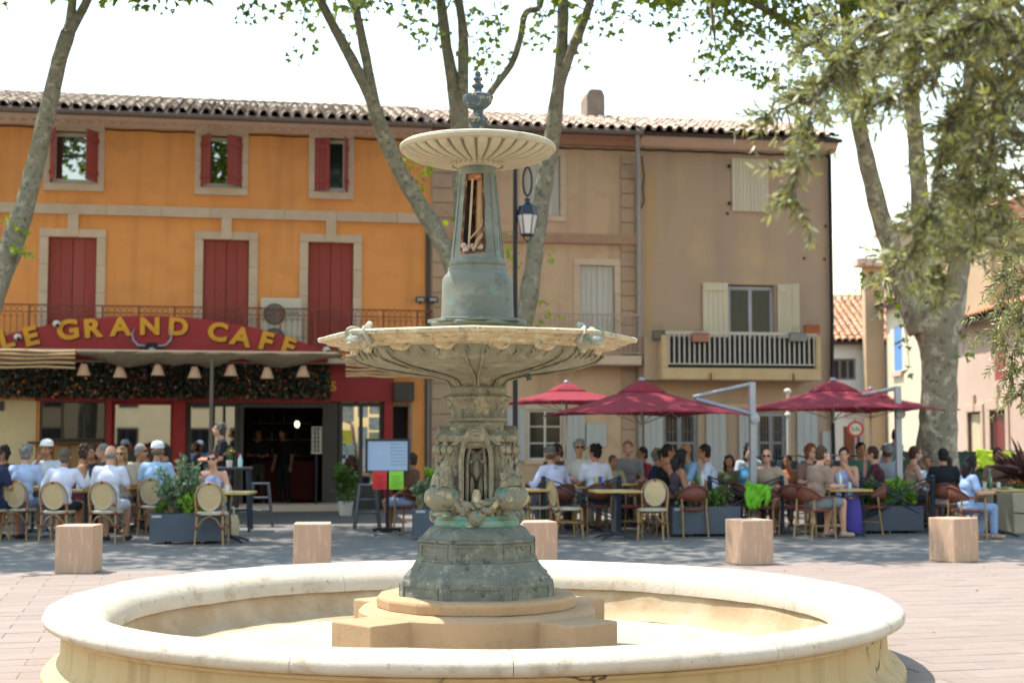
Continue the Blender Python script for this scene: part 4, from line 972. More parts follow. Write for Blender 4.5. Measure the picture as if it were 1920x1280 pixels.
# upper bowl
NF = 34; nn = NF*8
prof = [(33, 322), (35, 316), (40, 313), (45, 311), (46, 309.5), (56, 308), (80, 306), (108, 302), (128, 296), (140, 289), (143, 284)]
def flute(r, z, a, j):
    if j < 5: return r
    p = (a*NF/(2*math.pi)) % 1; g_ = max(0, 1-abs(p-.5)*5.0)
    return r*(1-.045*g_), .016*g_
m = MB(); m.lathe([(hw(w), zf_(y)) for w, y in prof], nn, fn=flute, caps=False)
me = m.mesh('upper_bowl', smooth=50); me.materials.append(M_upbowl); me.materials.append(M_groove)
for p in me.polygons:
    c = p.center; ph = (math.atan2(c.y, c.x)*NF/(2*math.pi)) % 1; zz = c.z
    p.material_index = 1 if (abs(ph-.5) < .15 and zz > zf_(304.5)) else 0
link(bpy.data.objects.new('upper_bowl', me), FT)
ringl([(142, 286), (146, 284), (148, 279), (147, 275), (143, 272), (138, 272), (120, 277), (60, 284), (20, 286)], 'upper_bowl_rim', M_upbowl, 96, rough=(.002, 20, 1))
m = MB()
for i in range(30):
    a = 2*math.pi*i/30; m.ball((hw(50)*math.cos(a), hw(50)*math.sin(a), zf_(309)), (.016, .016, .02), 6, 4)
part(m, 'egg_moulding', M_upbowl, FT, 70)
# finial
ringl([(24, 284), (25, 258), (24, 250), (20, 247), (14, 244), (11, 240), (12, 234), (18, 229), (19, 224), (15, 219), (10, 215), (8, 210), (9, 206), (17, 203), (25, 195), (28, 186), (28, 181), (24, 178), (13, 175), (8, 173), (7, 168), (11, 163), (11, 160), (6, 157), (5, 153), (9, 150), (9, 147), (5, 145), (6, 141), (5, 136), (1, 133)], 'finial', M_fin, 32, lambda r, z, a, j: r*(1+.05*math.cos(8*a)) if 12 < j < 21 else r, 40, rough=(.006, 30, 5))
# ------------------------------------------------------------------ trees
M_bark = patina('plane_bark', C('8f8878'), C('7b7566'), [(C('a39b86'), 7, .54, .62, 3), (C('66665a'), 9, .54, .62, 8), (C('575448'), 14, .58, .66, 13)], rough=.95, bump=.4, bscale=14, scale=3)
M_barkd = patina('old_plane_bark', C('958976'), C('7f7564'), [(C('b0a68e'), 4, .52, .58, 3), (C('6e6156'), 6, .54, .62, 8), (C('8a7a55'), 5, .62, .68, 13)], rough=.95, bump=.6, bscale=10, scale=3)
M_pleaf = mat('plane_leaf', C('8c9746'), C('6f823a'), rough=.5, scale=.8, rnd=.4, trans=.5, spec=.3)
M_pleafy = mat('young_plane_leaf', C('9aa83a'), C('7f9a34'), rough=.55, scale=.8, rnd=.3, trans=.5, spec=.3)
M_olive = mat('olive_leaf', C('a49e66'), C('838850'), rough=.4, scale=3, rnd=.65, trans=.25, spec=.4)
M_olbark = mat('olive_bark', C('7a6c5c'), C('5f5448'), rough=.95, scale=8, bump=.5, bscale=20)
T_PLANE = [(0, 0), (.15, .32), (.45, .55), (.5, .25), (1, 0), (.5, -.25), (.45, -.55), (.15, -.32)]
T_LANCE = [(0, 0), (.25, .10), (.55, .12), (1, 0), (.55, -.12), (.25, -.10)]
T_ROUND = [(0, 0), (.25, .28), (.65, .32), (1, 0), (.65, -.32), (.25, -.28)]
def leafmesh(name, mt, parent, P, A, Nn, S, tmpl, curl=.15):
    P = np.asarray(P, float); A = np.asarray(A, float); Nn = np.asarray(Nn, float); S = np.asarray(S, float)
    A /= np.linalg.norm(A, axis=1, keepdims=True)+1e-9
    B = np.cross(Nn, A); B /= np.linalg.norm(B, axis=1, keepdims=True)+1e-9; Nn = np.cross(A, B)
    T = np.array(tmpl); k = len(T); n = len(P)
    co = P[:, None, :]+S[:, None, None]*(T[None, :, 0, None]*A[:, None, :]+T[None, :, 1, None]*B[:, None, :]-(curl*(T[None, :, 0, None]**2)-curl*1.2*np.abs(T[None, :, 1, None]))*Nn[:, None, :])
    me = bpy.data.meshes.new(name); nv = n*k; nf = k-2
    me.vertices.add(nv); me.vertices.foreach_set('co', co.reshape(-1))
    tri = np.array([[0, i+1, i+2] for i in range(nf)])
    idx = (tri[None]+(np.arange(n)*k)[:, None, None]).reshape(-1)
    me.loops.add(len(idx)); me.loops.foreach_set('vertex_index', idx)
    me.polygons.add(n*nf); me.polygons.foreach_set('loop_start', np.arange(0, len(idx), 3)); 
    me.update(calc_edges=True); me.validate(); me.materials.append(mt)
    return link(bpy.data.objects.new(name, me), parent)
def clusters(cs, per, leaf, rng, sprd=1.0):
    """leaves scattered in little sprays round the centres cs=[(x,y,z,r)]"""
    P = []; A = []; Nn = []; S = []
    for (x, y, z, r) in cs:
        for i in range(max(3, int(per*(r/.4)**1.5*rng.uniform(.6, 1.3)))):
            d = rng.normal(size=3); d /= np.linalg.norm(d); p = d*r*rng.uniform(.15, 1)**.6*np.array([1.15, 1.15, .8])
            P.append((x+p[0], y+p[1], z+p[2])); a = d*.7+rng.normal(size=3)*.6+np.array([0, 0, -.35]); A.append(a)
            Nn.append(np.array([0, 0, 1.0])+rng.normal(size=3)*.65); S.append(leaf*rng.uniform(.6, 1.2))
    return P, A, Nn, S
def smoothpath(pts, sub=5):
    P = [Vector(p[:3]) for p in pts]; Rr = [p[3] for p in pts]; o = []; r = []
    for i in range(len(P)-1):
        p0, p1, p2, p3 = P[max(i-1, 0)], P[i], P[i+1], P[min(i+2, len(P)-1)]
        for k in range(sub):
            t = k/sub; t2, t3 = t*t, t*t*t
            o.append(.5*((2*p1)+(-p0+p2)*t+(2*p0-5*p1+4*p2-p3)*t2+(-p0+3*p1-3*p2+p3)*t3)); r.append(Rr[i]+(Rr[i+1]-Rr[i])*t)
    o.append(P[-1]); r.append(Rr[-1]); return o, r
def limb(mb, pts, n=14, seed=0, wob=.08):
    o, r = smoothpath(pts)
    k = len(mb.v); mb.tube(o, r, n)
    for i in range(k, len(mb.v)):
        v = Vector(mb.v[i]); c = o[min((i-k)//n, len(o)-1)]; rad = r[min((i-k)//n, len(r)-1)]; d = v-c
        if d.length > 1e-6:
            v = c+d*(1+wob*noise.noise(v*2.2+Vector((seed, 0, 0)))*2+wob*noise.noise(v*6))
        mb.v[i] = tuple(v)
def P3(px, py, Y, r): p = at(px, py, Y); return (p.x, p.y, p.z, r)
rng = np.random.default_rng(11)
FT_SLOPE = math.tan(PITCH+math.atan(640/FPX))          # top edge of the picture
def crown_scatter(n, xr, yr, h=3.0, cond=None, low=.35):
    cs = []
    while len(cs) < n:
        x = rng.uniform(*xr); y = rng.uniform(*yr)
        if cond and not cond(x, y): continue
        zmin = CAM_Z+FT_SLOPE*y+low; cs.append((x, y, zmin+h*rng.uniform(0, 1)**1.1, rng.uniform(.42, .75)))
    return cs
def in_gap(c):
    """an opening in the crowns through which the sun reaches the second parasol"""
    q = Vector((1.0, 27.6, 2.5)); v = Vector(c[:3])-q; return (v-SDIR*v.dot(SDIR)).length < 1.25
edge = lambda x: 20.0+.144*(x+3.6)
def plane_tree(name, label, base, trunk, limbs, cs_vis, cs_up, bark, thin=True):
    t = thing(name, label, 'tree', base)
    bx = Vector(base); m = MB(); 
    def rel(pts): return [(p[0]-bx.x, p[1]-bx.y, p[2]-bx.z, p[3]) for p in pts]
    limb(m, rel(trunk), 20, 1, .06); tr = m.build('trunk', bark, t, smooth=180)
    for i, l in enumerate(limbs):
        m = MB(); limb(m, [(p[0], p[1], p[2], p[3]*(.84 if thin else 1)) for p in rel(l)], 12, i*3.1); m.build('limb', bark, t, smooth=180)
    # branches that carry the upper sprays
    allc = cs_vis+cs_up; br = MB(); tips = [Vector(l[-1][:3]) for l in limbs]
    for (x, y, z, r) in allc[::16]:
        p = Vector((x, y, z)); q = min(tips, key=lambda c: (c-p).length)
        if p.z < q.z-3: continue
        md = (p+q)/2+Vector((0, 0, -.25*rng.uniform(0, 1)))
        br.tube([q-bx, md-bx, p-bx], [.05, .03, .01], 5)
    for (x, y, z, r) in cs_vis:
        p = Vector((x, y, z)); k = Vector((x+rng.uniform(-.3, .3), y, z+rng.uniform(.5, .9))); br.tube([k-bx, p-bx], [.012, .005], 4)
    br.build('branches', bark, t, smooth=180, kind='stuff')
    c1 = clusters(cs_vis, 24, .15, rng); c2 = clusters([c for c in cs_up if not in_gap(c)], 30, .22, rng); P, A, Nn, S = [a+b for a, b in zip(c1, c2)]; P = np.array(P)-np.array(base)
    leafmesh('crown', M_pleaf, t, P, A, Nn, S, T_PLANE)
    return t
def sprig(t, base, pts, mt, n=9, leaf=.13, r=.14):
    P, A, Nn, S = clusters([(p.x, p.y, p.z, r) for p in pts], n*(.4/r)**1.5, leaf, rng); P = np.array(P)-np.array(base)
    leafmesh('trunk_sprig', mt, t, P, A, Nn, S, T_PLANE)['kind'] = 'stuff'
def vis(lst, Y, r=.38): return [(*at(x, y, Y+rng.uniform(-1, 1)), r*rng.uniform(.8, 1.2)) for (x, y) in lst]
# the plane tree behind the fountain
Y = 26.0; b0 = (at(905, 900, Y).x, Y, 0)
trk = [(b0[0], Y, -.05, .52), (b0[0], Y, .4, .44), (b0[0], Y, 1.4, .40), (b0[0]+.02, Y, 2.3, .42), (b0[0]+.05, Y, 2.9, .36)]
bs = (b0[0]+.02, Y, 2.2)
lm = [[(*bs, .3), P3(878, 590, Y, .24), P3(845, 490, Y, .20), P3(800, 405, Y, .185), P3(752, 325, Y, .175), P3(715, 240, Y, .165), P3(692, 175, Y, .14), P3(650, 95, Y, .12), P3(600, 0, Y, .10), P3(560, -90, Y, .07)],
      [P3(706, 215, Y, .13), P3(694, 150, Y, .115), P3(680, 80, Y, .105), P3(664, 0, Y, .09), P3(645, -90, Y, .06)],
      [(*bs, .3), P3(892, 560, Y+.2, .26), P3(872, 400, Y+.3, .24), P3(862, 250, Y+.3, .2), P3(852, 170, Y+.3, .15), P3(838, 90, Y+.3, .12), P3(826, 0, Y+.3, .11), P3(815, -90, Y+.3, .08)],
      [P3(866, 250, Y+.3, .16), P3(868, 150, Y+.2, .13), P3(868, 60, Y+.2, .115), P3(860, 0, Y+.2, .1), P3(850, -90, Y+.2, .07)],
      [P3(872, 300, Y+.4, .12), P3(895, 215, Y+.5, .095), P3(926, 165, Y+.6, .085), P3(958, 122, Y+.6, .08), P3(976, 70, Y+.6, .075), P3(985, 25, Y+.6, .07), P3(1012, 12, Y+.6, .07), P3(1018, -40, Y+.6, .06)],
      [(*bs, .3), P3(955, 660, Y-.2, .23), P3(985, 590, Y-.3, .21), P3(1002, 480, Y-.3, .195), P3(1016, 370, Y-.3, .185), P3(1035, 260, Y-.3, .18), P3(1048, 150, Y-.3, .15), P3(1054, 70, Y-.3, .13), P3(1056, 0, Y-.3, .12), P3(1058, -90, Y-.3, .09)],
      [P3(1048, 165, Y-.3, .12), P3(1068, 105, Y-.4, .105), P3(1090, 50, Y-.5, .1), P3(1108, 0, Y-.5, .09), P3(1125, -80, Y-.6, .06)]]
cv = vis([(455, 30), (470, 10), (500, 5), (520, -8), (545, 25), (560, 12), (578, 45), (562, 92), (640, 25), (655, 60), (672, 30), (690, 8), (720, -5), (785, 10), (772, 45), (800, 60), (815, 75), (830, 20), (880, 15), (895, 40), (888, 100), (905, 90), (925, 100), (940, 55), (925, 25), (985, 45), (1000, 70), (1010, 30), (1030, 85), (1045, 60), (1070, 25), (1075, 95), (1100, 20), (1120, 40), (1150, 15), (1148, 60), (1180, 35), (1205, 18), (1235, 30), (1262, 8), (1265, 45), (925, 130), (1085, 105)], Y, .30)
cu = crown_scatter(330, (-8.5, 7), (20.2, 29.5), 3.0, lambda x, y: y > edge(x)+rng.uniform(-.5, .8) and ((x+.5)/8)**2+((y-26.5)/7)**2 < 1)
CT = plane_tree('plane_tree', 'slender plane tree forking into several limbs right behind the fountain', b0, trk, lm, cv, cu, M_bark)
sprig(CT, b0, [at(775, 320, Y), at(765, 298, Y), at(790, 345, Y), at(820, 270, Y), at(850, 410, Y), at(800, 315, Y), at(840, 255, Y)], M_pleafy)
sprig(CT, b0, [at(962, 500, Y-.4), at(960, 475, Y-.4), at(1030, 480, Y-.4), at(1005, 600, Y-.4), at(1020, 578, Y-.4), at(950, 440, Y-.4), at(1035, 600, Y-.4)], M_pleafy, n=7)
# leaning plane tree at the left edge
Y = 24.0; bl = (at(-75, 900, Y).x, Y, 0)
trk = [(bl[0], Y, -.05, .36), (bl[0]+.02, Y, .5, .29), (bl[0]+.1, Y, 1.6, .26), P3(-45, 640, Y, .25), P3(-5, 530, Y, .21), P3(20, 465, Y, .19), P3(48, 380, Y, .165), P3(72, 285, Y, .15), P3(92, 195, Y, .14), P3(112, 110, Y, .13), P3(128, 60, Y, .12)]
lm = [[P3(120, 85, Y, .13), P3(130, 45, Y, .1), P3(136, 0, Y, .09), P3(140, -90, Y, .07)], [P3(122, 80, Y, .12), P3(142, 40, Y, .1), P3(165, -2, Y, .095), P3(200, -90, Y, .07)], [P3(22, 478, Y-.1, .09), P3(32, 470, Y-.25, .08), P3(34, 462, Y-.3, .05)]]
cv = vis([(175, 0), (265, 0), (295, 2), (310, 6), (10, -6)], Y, .26)
cu = crown_scatter(240, (-16.5, -5), (19, 28), 3.0, lambda x, y: y > edge(x)+rng.uniform(-.5, .8) and ((x+10.5)/6.5)**2+((y-25)/7)**2 < 1)
LT = plane_tree('plane_tree', 'leaning plane tree with a mottled trunk crossing the orange facade at the left edge', bl, trk, lm, cv, cu, M_bark)
sprig(LT, bl, [at(8, 410, Y-.3), at(40, 425, Y-.3), at(35, 460, Y-.3), at(48, 470, Y-.3), at(28, 470, Y-.3)], M_pleafy, n=9)
# a further tree of the same row beyond the left edge shades the terrace
Y = 25.5; be = (-18.5, Y, 0)
trk = [(be[0], Y, -.05, .42), (be[0], Y, 1, .33), (be[0]+.2, Y, 4, .28), (be[0]+.1, Y, 7, .22)]
lm = [[(be[0]+.1, Y, 6.8, .2), (be[0]-1, Y, 8.5, .14), (be[0]-1.6, Y+.3, 10.5, .08)], [(be[0]+.1, Y, 6.8, .2), (be[0]+1.3, Y-.3, 8.8, .14), (be[0]+2, Y-.5, 10.8, .08)]]
cu = crown_scatter(120, (-22, -13), (20, 31), 3.0, lambda x, y: y > edge(x) and ((x+17.5)/5)**2+((y-25)/6)**2 < 1)
plane_tree('plane_tree', 'plane tree standing beyond the left edge of the terrace', be, trk, lm, [], cu, M_bark)
# thick old plane at the right
Y = 28.0; br_ = (at(1757, 900, Y).x, Y, 0)
trk = [(br_[0], Y, -.05, .60), (br_[0], Y, .3, .50), P3(1757, 860, Y, .40), P3(1760, 780, Y, .36), P3(1761, 700, Y, .35), P3(1760, 650, Y, .39), P3(1752, 605, Y, .47), P3(1748, 575, Y, .46)]
lm = [[P3(1730, 620, Y, .30), P3(1703, 560, Y, .24), P3(1680, 490, Y, .21), P3(1650, 400, Y, .185), P3(1625, 300, Y, .17), P3(1605, 200, Y, .155), P3(1592, 90, Y, .13), P3(1583, 0, Y, .11), P3(1570, -90, Y, .08)],
      [P3(1752, 620, Y+.1, .30), P3(1738, 520, Y+.1, .22), P3(1728, 420, Y+.1, .19), P3(1720, 300, Y+.1, .17), P3(1706, 150, Y+.1, .15), P3(1698, 0, Y+.1, .12), P3(1690, -90, Y+.1, .09)],
      [P3(1775, 620, Y, .30), P3(1792, 540, Y, .23), P3(1805, 440, Y, .2), P3(1812, 300, Y, .18), P3(1822, 120, Y, .14), P3(1830, -60, Y, .09)],
      [P3(1600, 170, Y, .11), P3(1540, 90, Y-.4, .09), P3(1480, 45, Y-.8, .08), P3(1400, 0, Y-1.2, .06), P3(1330, -20, Y-1.5, .04)]]
vl = [(x, y) for x in range(1330, 1640, 20) for y in range(0, 130, 22) if rng.uniform() < .62 and y < 30+(x-1300)*.5]+[(1330, 105), (1312, 132), (1345, 95), (1358, 112), (1400, 125), (1420, 140), (1440, 150), (1470, 160), (1352, 70), (1345, 50), (1500, 170), (1620, 215), (1650, 150), (1660, 60), (1690, 90), (1640, 30)]
cv = vis([(x+rng.uniform(-10, 10), y+rng.uniform(-10, 10)) for x, y in vl], Y-1, .36)
cv += vis([(1640, 530), (1655, 545), (1620, 505), (1630, 520), (1672, 560), (1690, 600), (1700, 640), (1705, 690), (1800, 640), (1805, 660)], Y-.6, .16)
cu = crown_scatter(290, (3.0, 14), (20.8, 31), 3.2, lambda x, y: y > edge(x)+rng.uniform(-.5, .8) and ((x-8.3)/6)**2+((y-27)/7)**2 < 1)
RT = plane_tree('plane_tree', 'thick old plane trunk with peeling bark standing by the pink house', br_, trk, lm, cv, cu, M_barkd, False)
# ---- olive tree reaching in at the right, close to the camera
def olive(name, label, base, trunk, stems, twig_n, leaf, reach, drop, seed, step=.022, tl=(.12, .3), lift=-.05):
    t = thing(name, label, 'tree', base); bx = Vector(base); rg = np.random.default_rng(seed)
    m = MB(); limb(m, [(p[0]-bx.x, p[1]-bx.y, p[2]-bx.z, p[3]) for p in trunk], 12, seed, .12); m.build('trunk', M_olbark, t, smooth=180)
    tw = MB(); P = []; A = []; Nn = []; S = []
    for s in stems:
        o, r = smoothpath(s, 6); m = MB(); m.tube([p-bx for p in o], r, 6); m.build('limb', M_olbark, t, smooth=180)
        ln = sum((o[i+1]-o[i]).length for i in range(len(o)-1)); nt = max(4, int(twig_n*ln))
        for k in range(nt):
            f = rg.uniform(.12, 1)*(len(o)-1); i = min(int(f), len(o)-2); p = o[i].lerp(o[i+1], f-i); d = (o[i+1]-o[i]).normalized()
            if k < 2: p = o[-1]
            dr = (d*.7+Vector(rg.normal(size=3))*.75+Vector((-.1, 0, lift))).normalized(); L = rg.uniform(*tl)
            pts = [p]; v = dr.copy(); n = max(3, int(L/.03))
            for j in range(n):
                v = (v+Vector((0, 0, -drop))+Vector(rg.normal(size=3))*.08).normalized(); pts.append(pts[-1]+v*L/n)
            tw.tube([q-bx for q in pts], [.004-.003*j/n for j in range(n+1)], 3, caps=False)
            q = 0.0; side = rg.uniform(0, 6.28)
            while q < L:
                fi = q/L*n; i2 = min(int(fi), n-1); pp = pts[i2].lerp(pts[i2+1], fi-i2); ax = (pts[i2+1]-pts[i2]).normalized()
                e = ax.orthogonal().normalized(); side += 1.57
                for sg in (0, math.pi):
                    if rg.uniform() < .12: continue
                    w = Matrix.Rotation(side+sg+rg.normal()*.3, 3, ax) @ e
                    P.append(pp-bx); a = ax*.75+w*.8+Vector((0, 0, rg.uniform(-.3, .1))); A.append(tuple(a)); Nn.append(tuple(ax*.6-w*.5+Vector(rg.normal(size=3))*.4+Vector((0, 0, .4)))); S.append(leaf*rg.uniform(.65, 1.2))
                q += step*rg.uniform(.8, 1.3)
    tw.build('twigs', M_olbark, t, kind='stuff')
    leafmesh('crown', M_olive, t, [tuple(p) for p in P], A, Nn, S, T_LANCE, .1)
    return t
Yo = 5.6; bo_ = (3.1, 5.9, 0); hub = (2.9, 5.85, 2.3)
def st(pts, r0=.02): return [(*hub, .022)]+[P3(x, y, Y, r0*(1-i/len(pts))*.6+.002) for i, (x, y, Y) in enumerate(pts)]
stems = [st([(1900, 120, 5.6), (1750, 60, 5.4), (1620, 90, 5.2), (1540, 170, 5.1), (1500, 290, 5.0), (1490, 370, 5.0)]),
         st([(1880, 150, 5.8), (1700, 110, 5.7), (1580, 150, 5.6), (1500, 190, 5.5), (1440, 215, 5.5)]),
         st([(1890, 200, 5.4), (1800, 200, 5.2), (1760, 300, 5.0), (1740, 400, 4.9), (1700, 490, 4.9)]),
         st([(1900, 260, 5.6), (1840, 260, 5.5), (1790, 360, 5.4), (1770, 450, 5.3), (1760, 520, 5.3)]),
         st([(1910, 250, 5.3), (1860, 300, 5.1), (1840, 400, 5.0), (1820, 470, 5.0)]),
         st([(1900, 60, 5.9), (1780, 0, 5.8), (1650, 20, 5.7), (1560, 60, 5.6), (1490, 100, 5.5)]),
         st([(1890, 100, 5.2), (1800, 90, 5.1), (1740, 140, 5.0), (1680, 180, 4.9), (1630, 190, 4.9)]),
         st([(1900, 0, 5.6), (1820, -20, 5.4), (1720, -10, 5.2), (1640, 40, 5.1), (1570, 110, 5.1)]),
         st([(1905, 180, 6.0), (1860, 180, 6.0), (1820, 280, 6.0), (1760, 420, 6.0), (1660, 520, 6.0)]),
         st([(1915, 100, 5.5), (1880, 60, 5.5), (1840, 120, 5.4), (1800, 230, 5.4), (1770, 300, 5.4)]),
         st([(1915, 330, 5.4), (1880, 380, 5.4), (1850, 440, 5.4)]), st([(1915, 50, 5.2), (1870, -20, 5.1), (1800, -30, 5.1), (1700, 60, 5.1), (1560, 150, 5.2)]),
         st([(1915, 220, 5.0), (1890, 160, 5.0), (1860, 200, 4.9), (1830, 300, 4.9)]), st([(1910, 80, 4.9), (1860, 40, 4.8), (1790, 60, 4.8), (1720, 80, 4.8)])]
olive('olive_tree', 'silvery olive tree hanging blurred sprays into the upper right, close by', bo_, [(3.1, 5.9, -.05, .16), (3.12, 5.9, .6, .11), (3.0, 5.88, 1.5, .09), (2.9, 5.85, 2.3, .06)], stems, 36, .050, .3, .0, 5, step=.017, tl=(.07, .19), lift=.0)
Y2 = 11.0; bo2 = (4.75, 11.2, 0); hub = (4.7, 11.1, 2.2)
stems = [st([(1990, 560, Y2), (1930, 520, Y2), (1880, 560, Y2), (1872, 640, Y2)], .015), st([(2000, 600, Y2), (1940, 600, Y2), (1900, 660, Y2), (1900, 720, Y2)], .015), st([(1990, 500, Y2), (1930, 460, Y2), (1890, 470, Y2), (1880, 520, Y2)], .015), st([(2000, 460, Y2+.3), (1950, 420, Y2+.3), (1905, 430, Y2+.3), (1895, 520, Y2+.3)], .015), st([(2000, 640, Y2), (1950, 660, Y2), (1915, 740, Y2)], .015), st([(1980, 540, Y2-.3), (1935, 560, Y2-.3), (1912, 600, Y2-.3)], .015)]
olive('olive_tree', 'small olive tree with fine leaves at the right edge beside the basin', bo2, [(4.75, 11.2, -.05, .12), (4.8, 11.2, .7, .085), (4.7, 11.1, 1.6, .07), (4.7, 11.1, 2.2, .05)], stems, 26, .055, .3, .06, 9, step=.02, tl=(.12, .34))
# ------------------------------------------------------------------ cafe sign, canopy, lamps, garland
def ftf(name, label, cat, u, n, z, group=None):
    """thing standing in the facade frame: local x along the facade, y into it"""
    p = P0+FU*u+FN*n; return thing(name, label, cat, (p.x, p.y, z), FA, group)
def text_mesh(ch, size, ext, off, mt, name):
    cu = bpy.data.curves.new(name, 'FONT'); cu.body = ch; cu.size = size; cu.extrude = ext; cu.offset = off; cu.align_x = 'CENTER'; cu.align_y = 'CENTER'; cu.resolution_u = 4
    o = bpy.data.objects.new(name, cu); COL.objects.link(o); dg = bpy.context.evaluated_depsgraph_get()
    me = bpy.data.meshes.new_from_object(o.evaluated_get(dg)); bpy.data.objects.remove(o); bpy.data.curves.remove(cu); me.materials.clear(); me.materials.append(mt); return me
M_letter = mat('yellow_letter', C('e0a02c'), C('cf8f26'), rough=.5)
M_lshadow = mat('letter_drop_shadow', C('5a1a1e'), C('4a1518'), rough=.6)
NS = 1.15; us, zs_s = FP(285, 650, NS)
SG = ftf('cafe_sign', 'arched dark red cafe sign with yellow letters and a bull emblem above the awning', 'sign', us, NS, 0)
topc = [(-110, 662), (-60, 650), (0, 634), (50, 620), (100, 609), (150, 602), (200, 597), (250, 594.5), (290, 594), (340, 596.5), (390, 601), (450, 611), (500, 622), (550, 638), (590, 652), (615, 661)]
pts = []
for x, y in topc: u_, z_ = FP(x, y, NS); pts.append((u_-us, 0, z_))
zb_ = FP(285, 668, NS)[1]; pts = [(p[0], 0, max(p[2], zb_+.02)) for p in pts]
m = MB(); m.prism(pts+[(pts[-1][0], 0, zb_-.1), (pts[0][0], 0, zb_-.1)], (0, .10, 0)); m.build('board', M_redpaint, SG)
m = MB(); m.tube([(p[0], .05, p[2]+.005) for p in pts], .03, 6); m.build('board_edge', M_redpaint, SG, smooth=60)
for ch, x, y, h, a in (('L', 12, 637, 33, 15), ('E', 58, 632, 34, 14), ('G', 128, 620, 36, 9), ('R', 173, 617, 34, 5), ('A', 226, 614, 34, 3), ('N', 281, 613, 32, 1), ('D', 334, 614, 32, -3), ('C', 408, 624, 34, -8), ('A', 452, 633, 34, -11), ('F', 498, 641, 34, -15), ('E', 540, 650, 32, -17)):
    u_, z_ = FP(x, y, NS); sz_ = h*.0118*1.38
    me = text_mesh(ch, sz_, .02, .022, M_letter, 'letter'); o = inst('letter', me, SG, (u_-us, -.025, z_), (R(90), R(-a), 0), (1.12, 1, 1)); o['label'] = 'yellow letter '+ch
    me2 = text_mesh(ch, sz_, .006, .022, M_lshadow, 'letter_drop_shadow'); inst('letter_shadow', me2, o, (.02, -.025, -.012))  # each letter's drop shadow, painted as a darker red copy on the board
def sp(x, y, dy=-.02): u_, z_ = FP(x, y, NS); return (u_-us, dy, z_)
M_horn = mat('horn_grey', C('b9b6c0'), C('a9a6b2'), rough=.5)
em = bpy.data.objects.new('bull_emblem', None); link(em, SG)
for s in (-1, 1):
    hp = [(285+s*12, 649), (285+s*26, 648), (285+s*35, 638), (285+s*37, 626), (285+s*32, 616)]
    m = MB(); m.tube([sp(x, y, -.035) for x, y in hp], [.11, .115, .10, .075, .03], 8, flat=.25); m.build('horn_outline', M_horn, em, smooth=60)
    m = MB(); m.tube([sp(x, y, -.05) for x, y in hp], [.075, .07, .055, .03, .005], 8, flat=.3); m.build('horn', M_black, em, smooth=60)
m = MB(); m.prism([sp(x, y, -.07) for x, y in ((262, 668), (255, 656), (268, 652), (272, 645), (280, 642), (290, 642), (298, 645), (302, 652), (314, 656), (308, 668))], (0, .05, 0)); m.build('bull_head', M_black, em)
m = MB(); m.prism([sp(x, y, -.08) for x, y in ((278, 655), (285, 651), (292, 655), (289, 662), (281, 662))], (0, .01, 0)); m.build('forehead_star', M_horn, em)
# house number on the red panel
u_, z_ = FP(625, 725, .18); me = text_mesh('5', .30, .015, .012, M_letter, 'house_number'); inst('house_number', me, OB, (u_, -.18, z_), (R(90), 0, 0))

M_reed = mat('reed_mat', C('75644f'), C('55493b'), rough=.95, scale=5, stretch=(1, 12, 12), bump=.3, bscale=40)
M_bamboo = mat('bamboo', C('c7a37a'), C('b08c64'), rough=.6, scale=4, stretch=(1, 6, 6))
NA = 5.0; ua, zA = FP(330, 662, NA)
AW = ftf('awning', 'reed and bamboo awning with a drooping brown edge in front of the cafe', 'awning', ua, NA, 0)
xl, xr = fu(-160, NA)-ua, fu(812, NA)-ua
m = MB(); m.prism([(xl, 0, zA-.03), (xl, 0, zA+.02), (xl, NA-1.2, zA+.30), (xl, NA-1.2, zA+.25)], (fu(640, NA)-ua-xl, 0, 0)); m.build('reed_roof', M_reed, AW)
low = [(140, 664), (160, 668), (190, 676), (215, 684), (240, 689), (262, 685), (290, 680), (310, 683), (330, 686), (350, 681), (372, 684), (390, 690), (410, 686), (430, 676), (455, 672), (480, 680), (505, 688), (530, 690), (560, 684), (590, 676), (615, 672), (642, 668)]
V = []
for i, (x, y) in enumerate(low):
    u_, z_ = FP(x, y, NA); V += [(u_-ua, .05*math.sin(i*1.3), z_), (u_-ua, -.02+.02*math.sin(i*2.1), zA-.05), (u_-ua, -.02, zA+.03)]
m = MB(); n = len(low)
m.add(V, [q for i in range(n-1) for q in ((3*i, 3*i+3, 3*i+4, 3*i+1), (3*i+1, 3*i+4, 3*i+5, 3*i+2))])
va = m.build('valance', M_reed, AW, smooth=60); so = va.modifiers.new('thick', 'SOLIDIFY'); so.thickness = .02
for (x0, x1, ys) in ((-160, 141, (657, 663, 670, 679, 687)), (648, 812, (668, 676, 685, 692, 699, 704))):
    for k, y in enumerate(ys):
        a_, b_ = FP(x0, y, NA+.05*(k % 2)), FP(x1, y+(2 if x0 > 0 else 1)*1.5, NA+.05*(k % 2)); m = MB(); N_ = 10
        path = [(a_[0]+(b_[0]-a_[0])*t/N_-ua, -.03-.02*(k % 2), a_[1]+(b_[1]-a_[1])*t/N_+.012*math.sin(t*1.3+k)) for t in range(N_+1)]
        m.tube(path, [.026+.004*math.sin(t*2+k) for t in range(N_+1)], 7); m.build('bamboo_pole', M_bamboo, AW, smooth=60)
    for t in (.12, .5, .83):
        x = x0+(x1-x0)*t; a_, b_ = FP(x, ys[0], NA), FP(x, ys[-1]+4, NA); m = MB(); m.bar((a_[0]-ua, -.07, a_[1]), (b_[0]-ua, -.07, b_[1]), .006, 4); m.build('tie_wire', M_gutter, AW)
for px in (397, -130, 806):
    u_ = fu(px, NA)-ua; m = MB(); m.tube([(u_, .02, 0), (u_, .02, zA-.02)], .038, 8); m.build('post', mat('brown_post', C('6f6157'), C('5e524a'), rough=.6), AW, smooth=60)
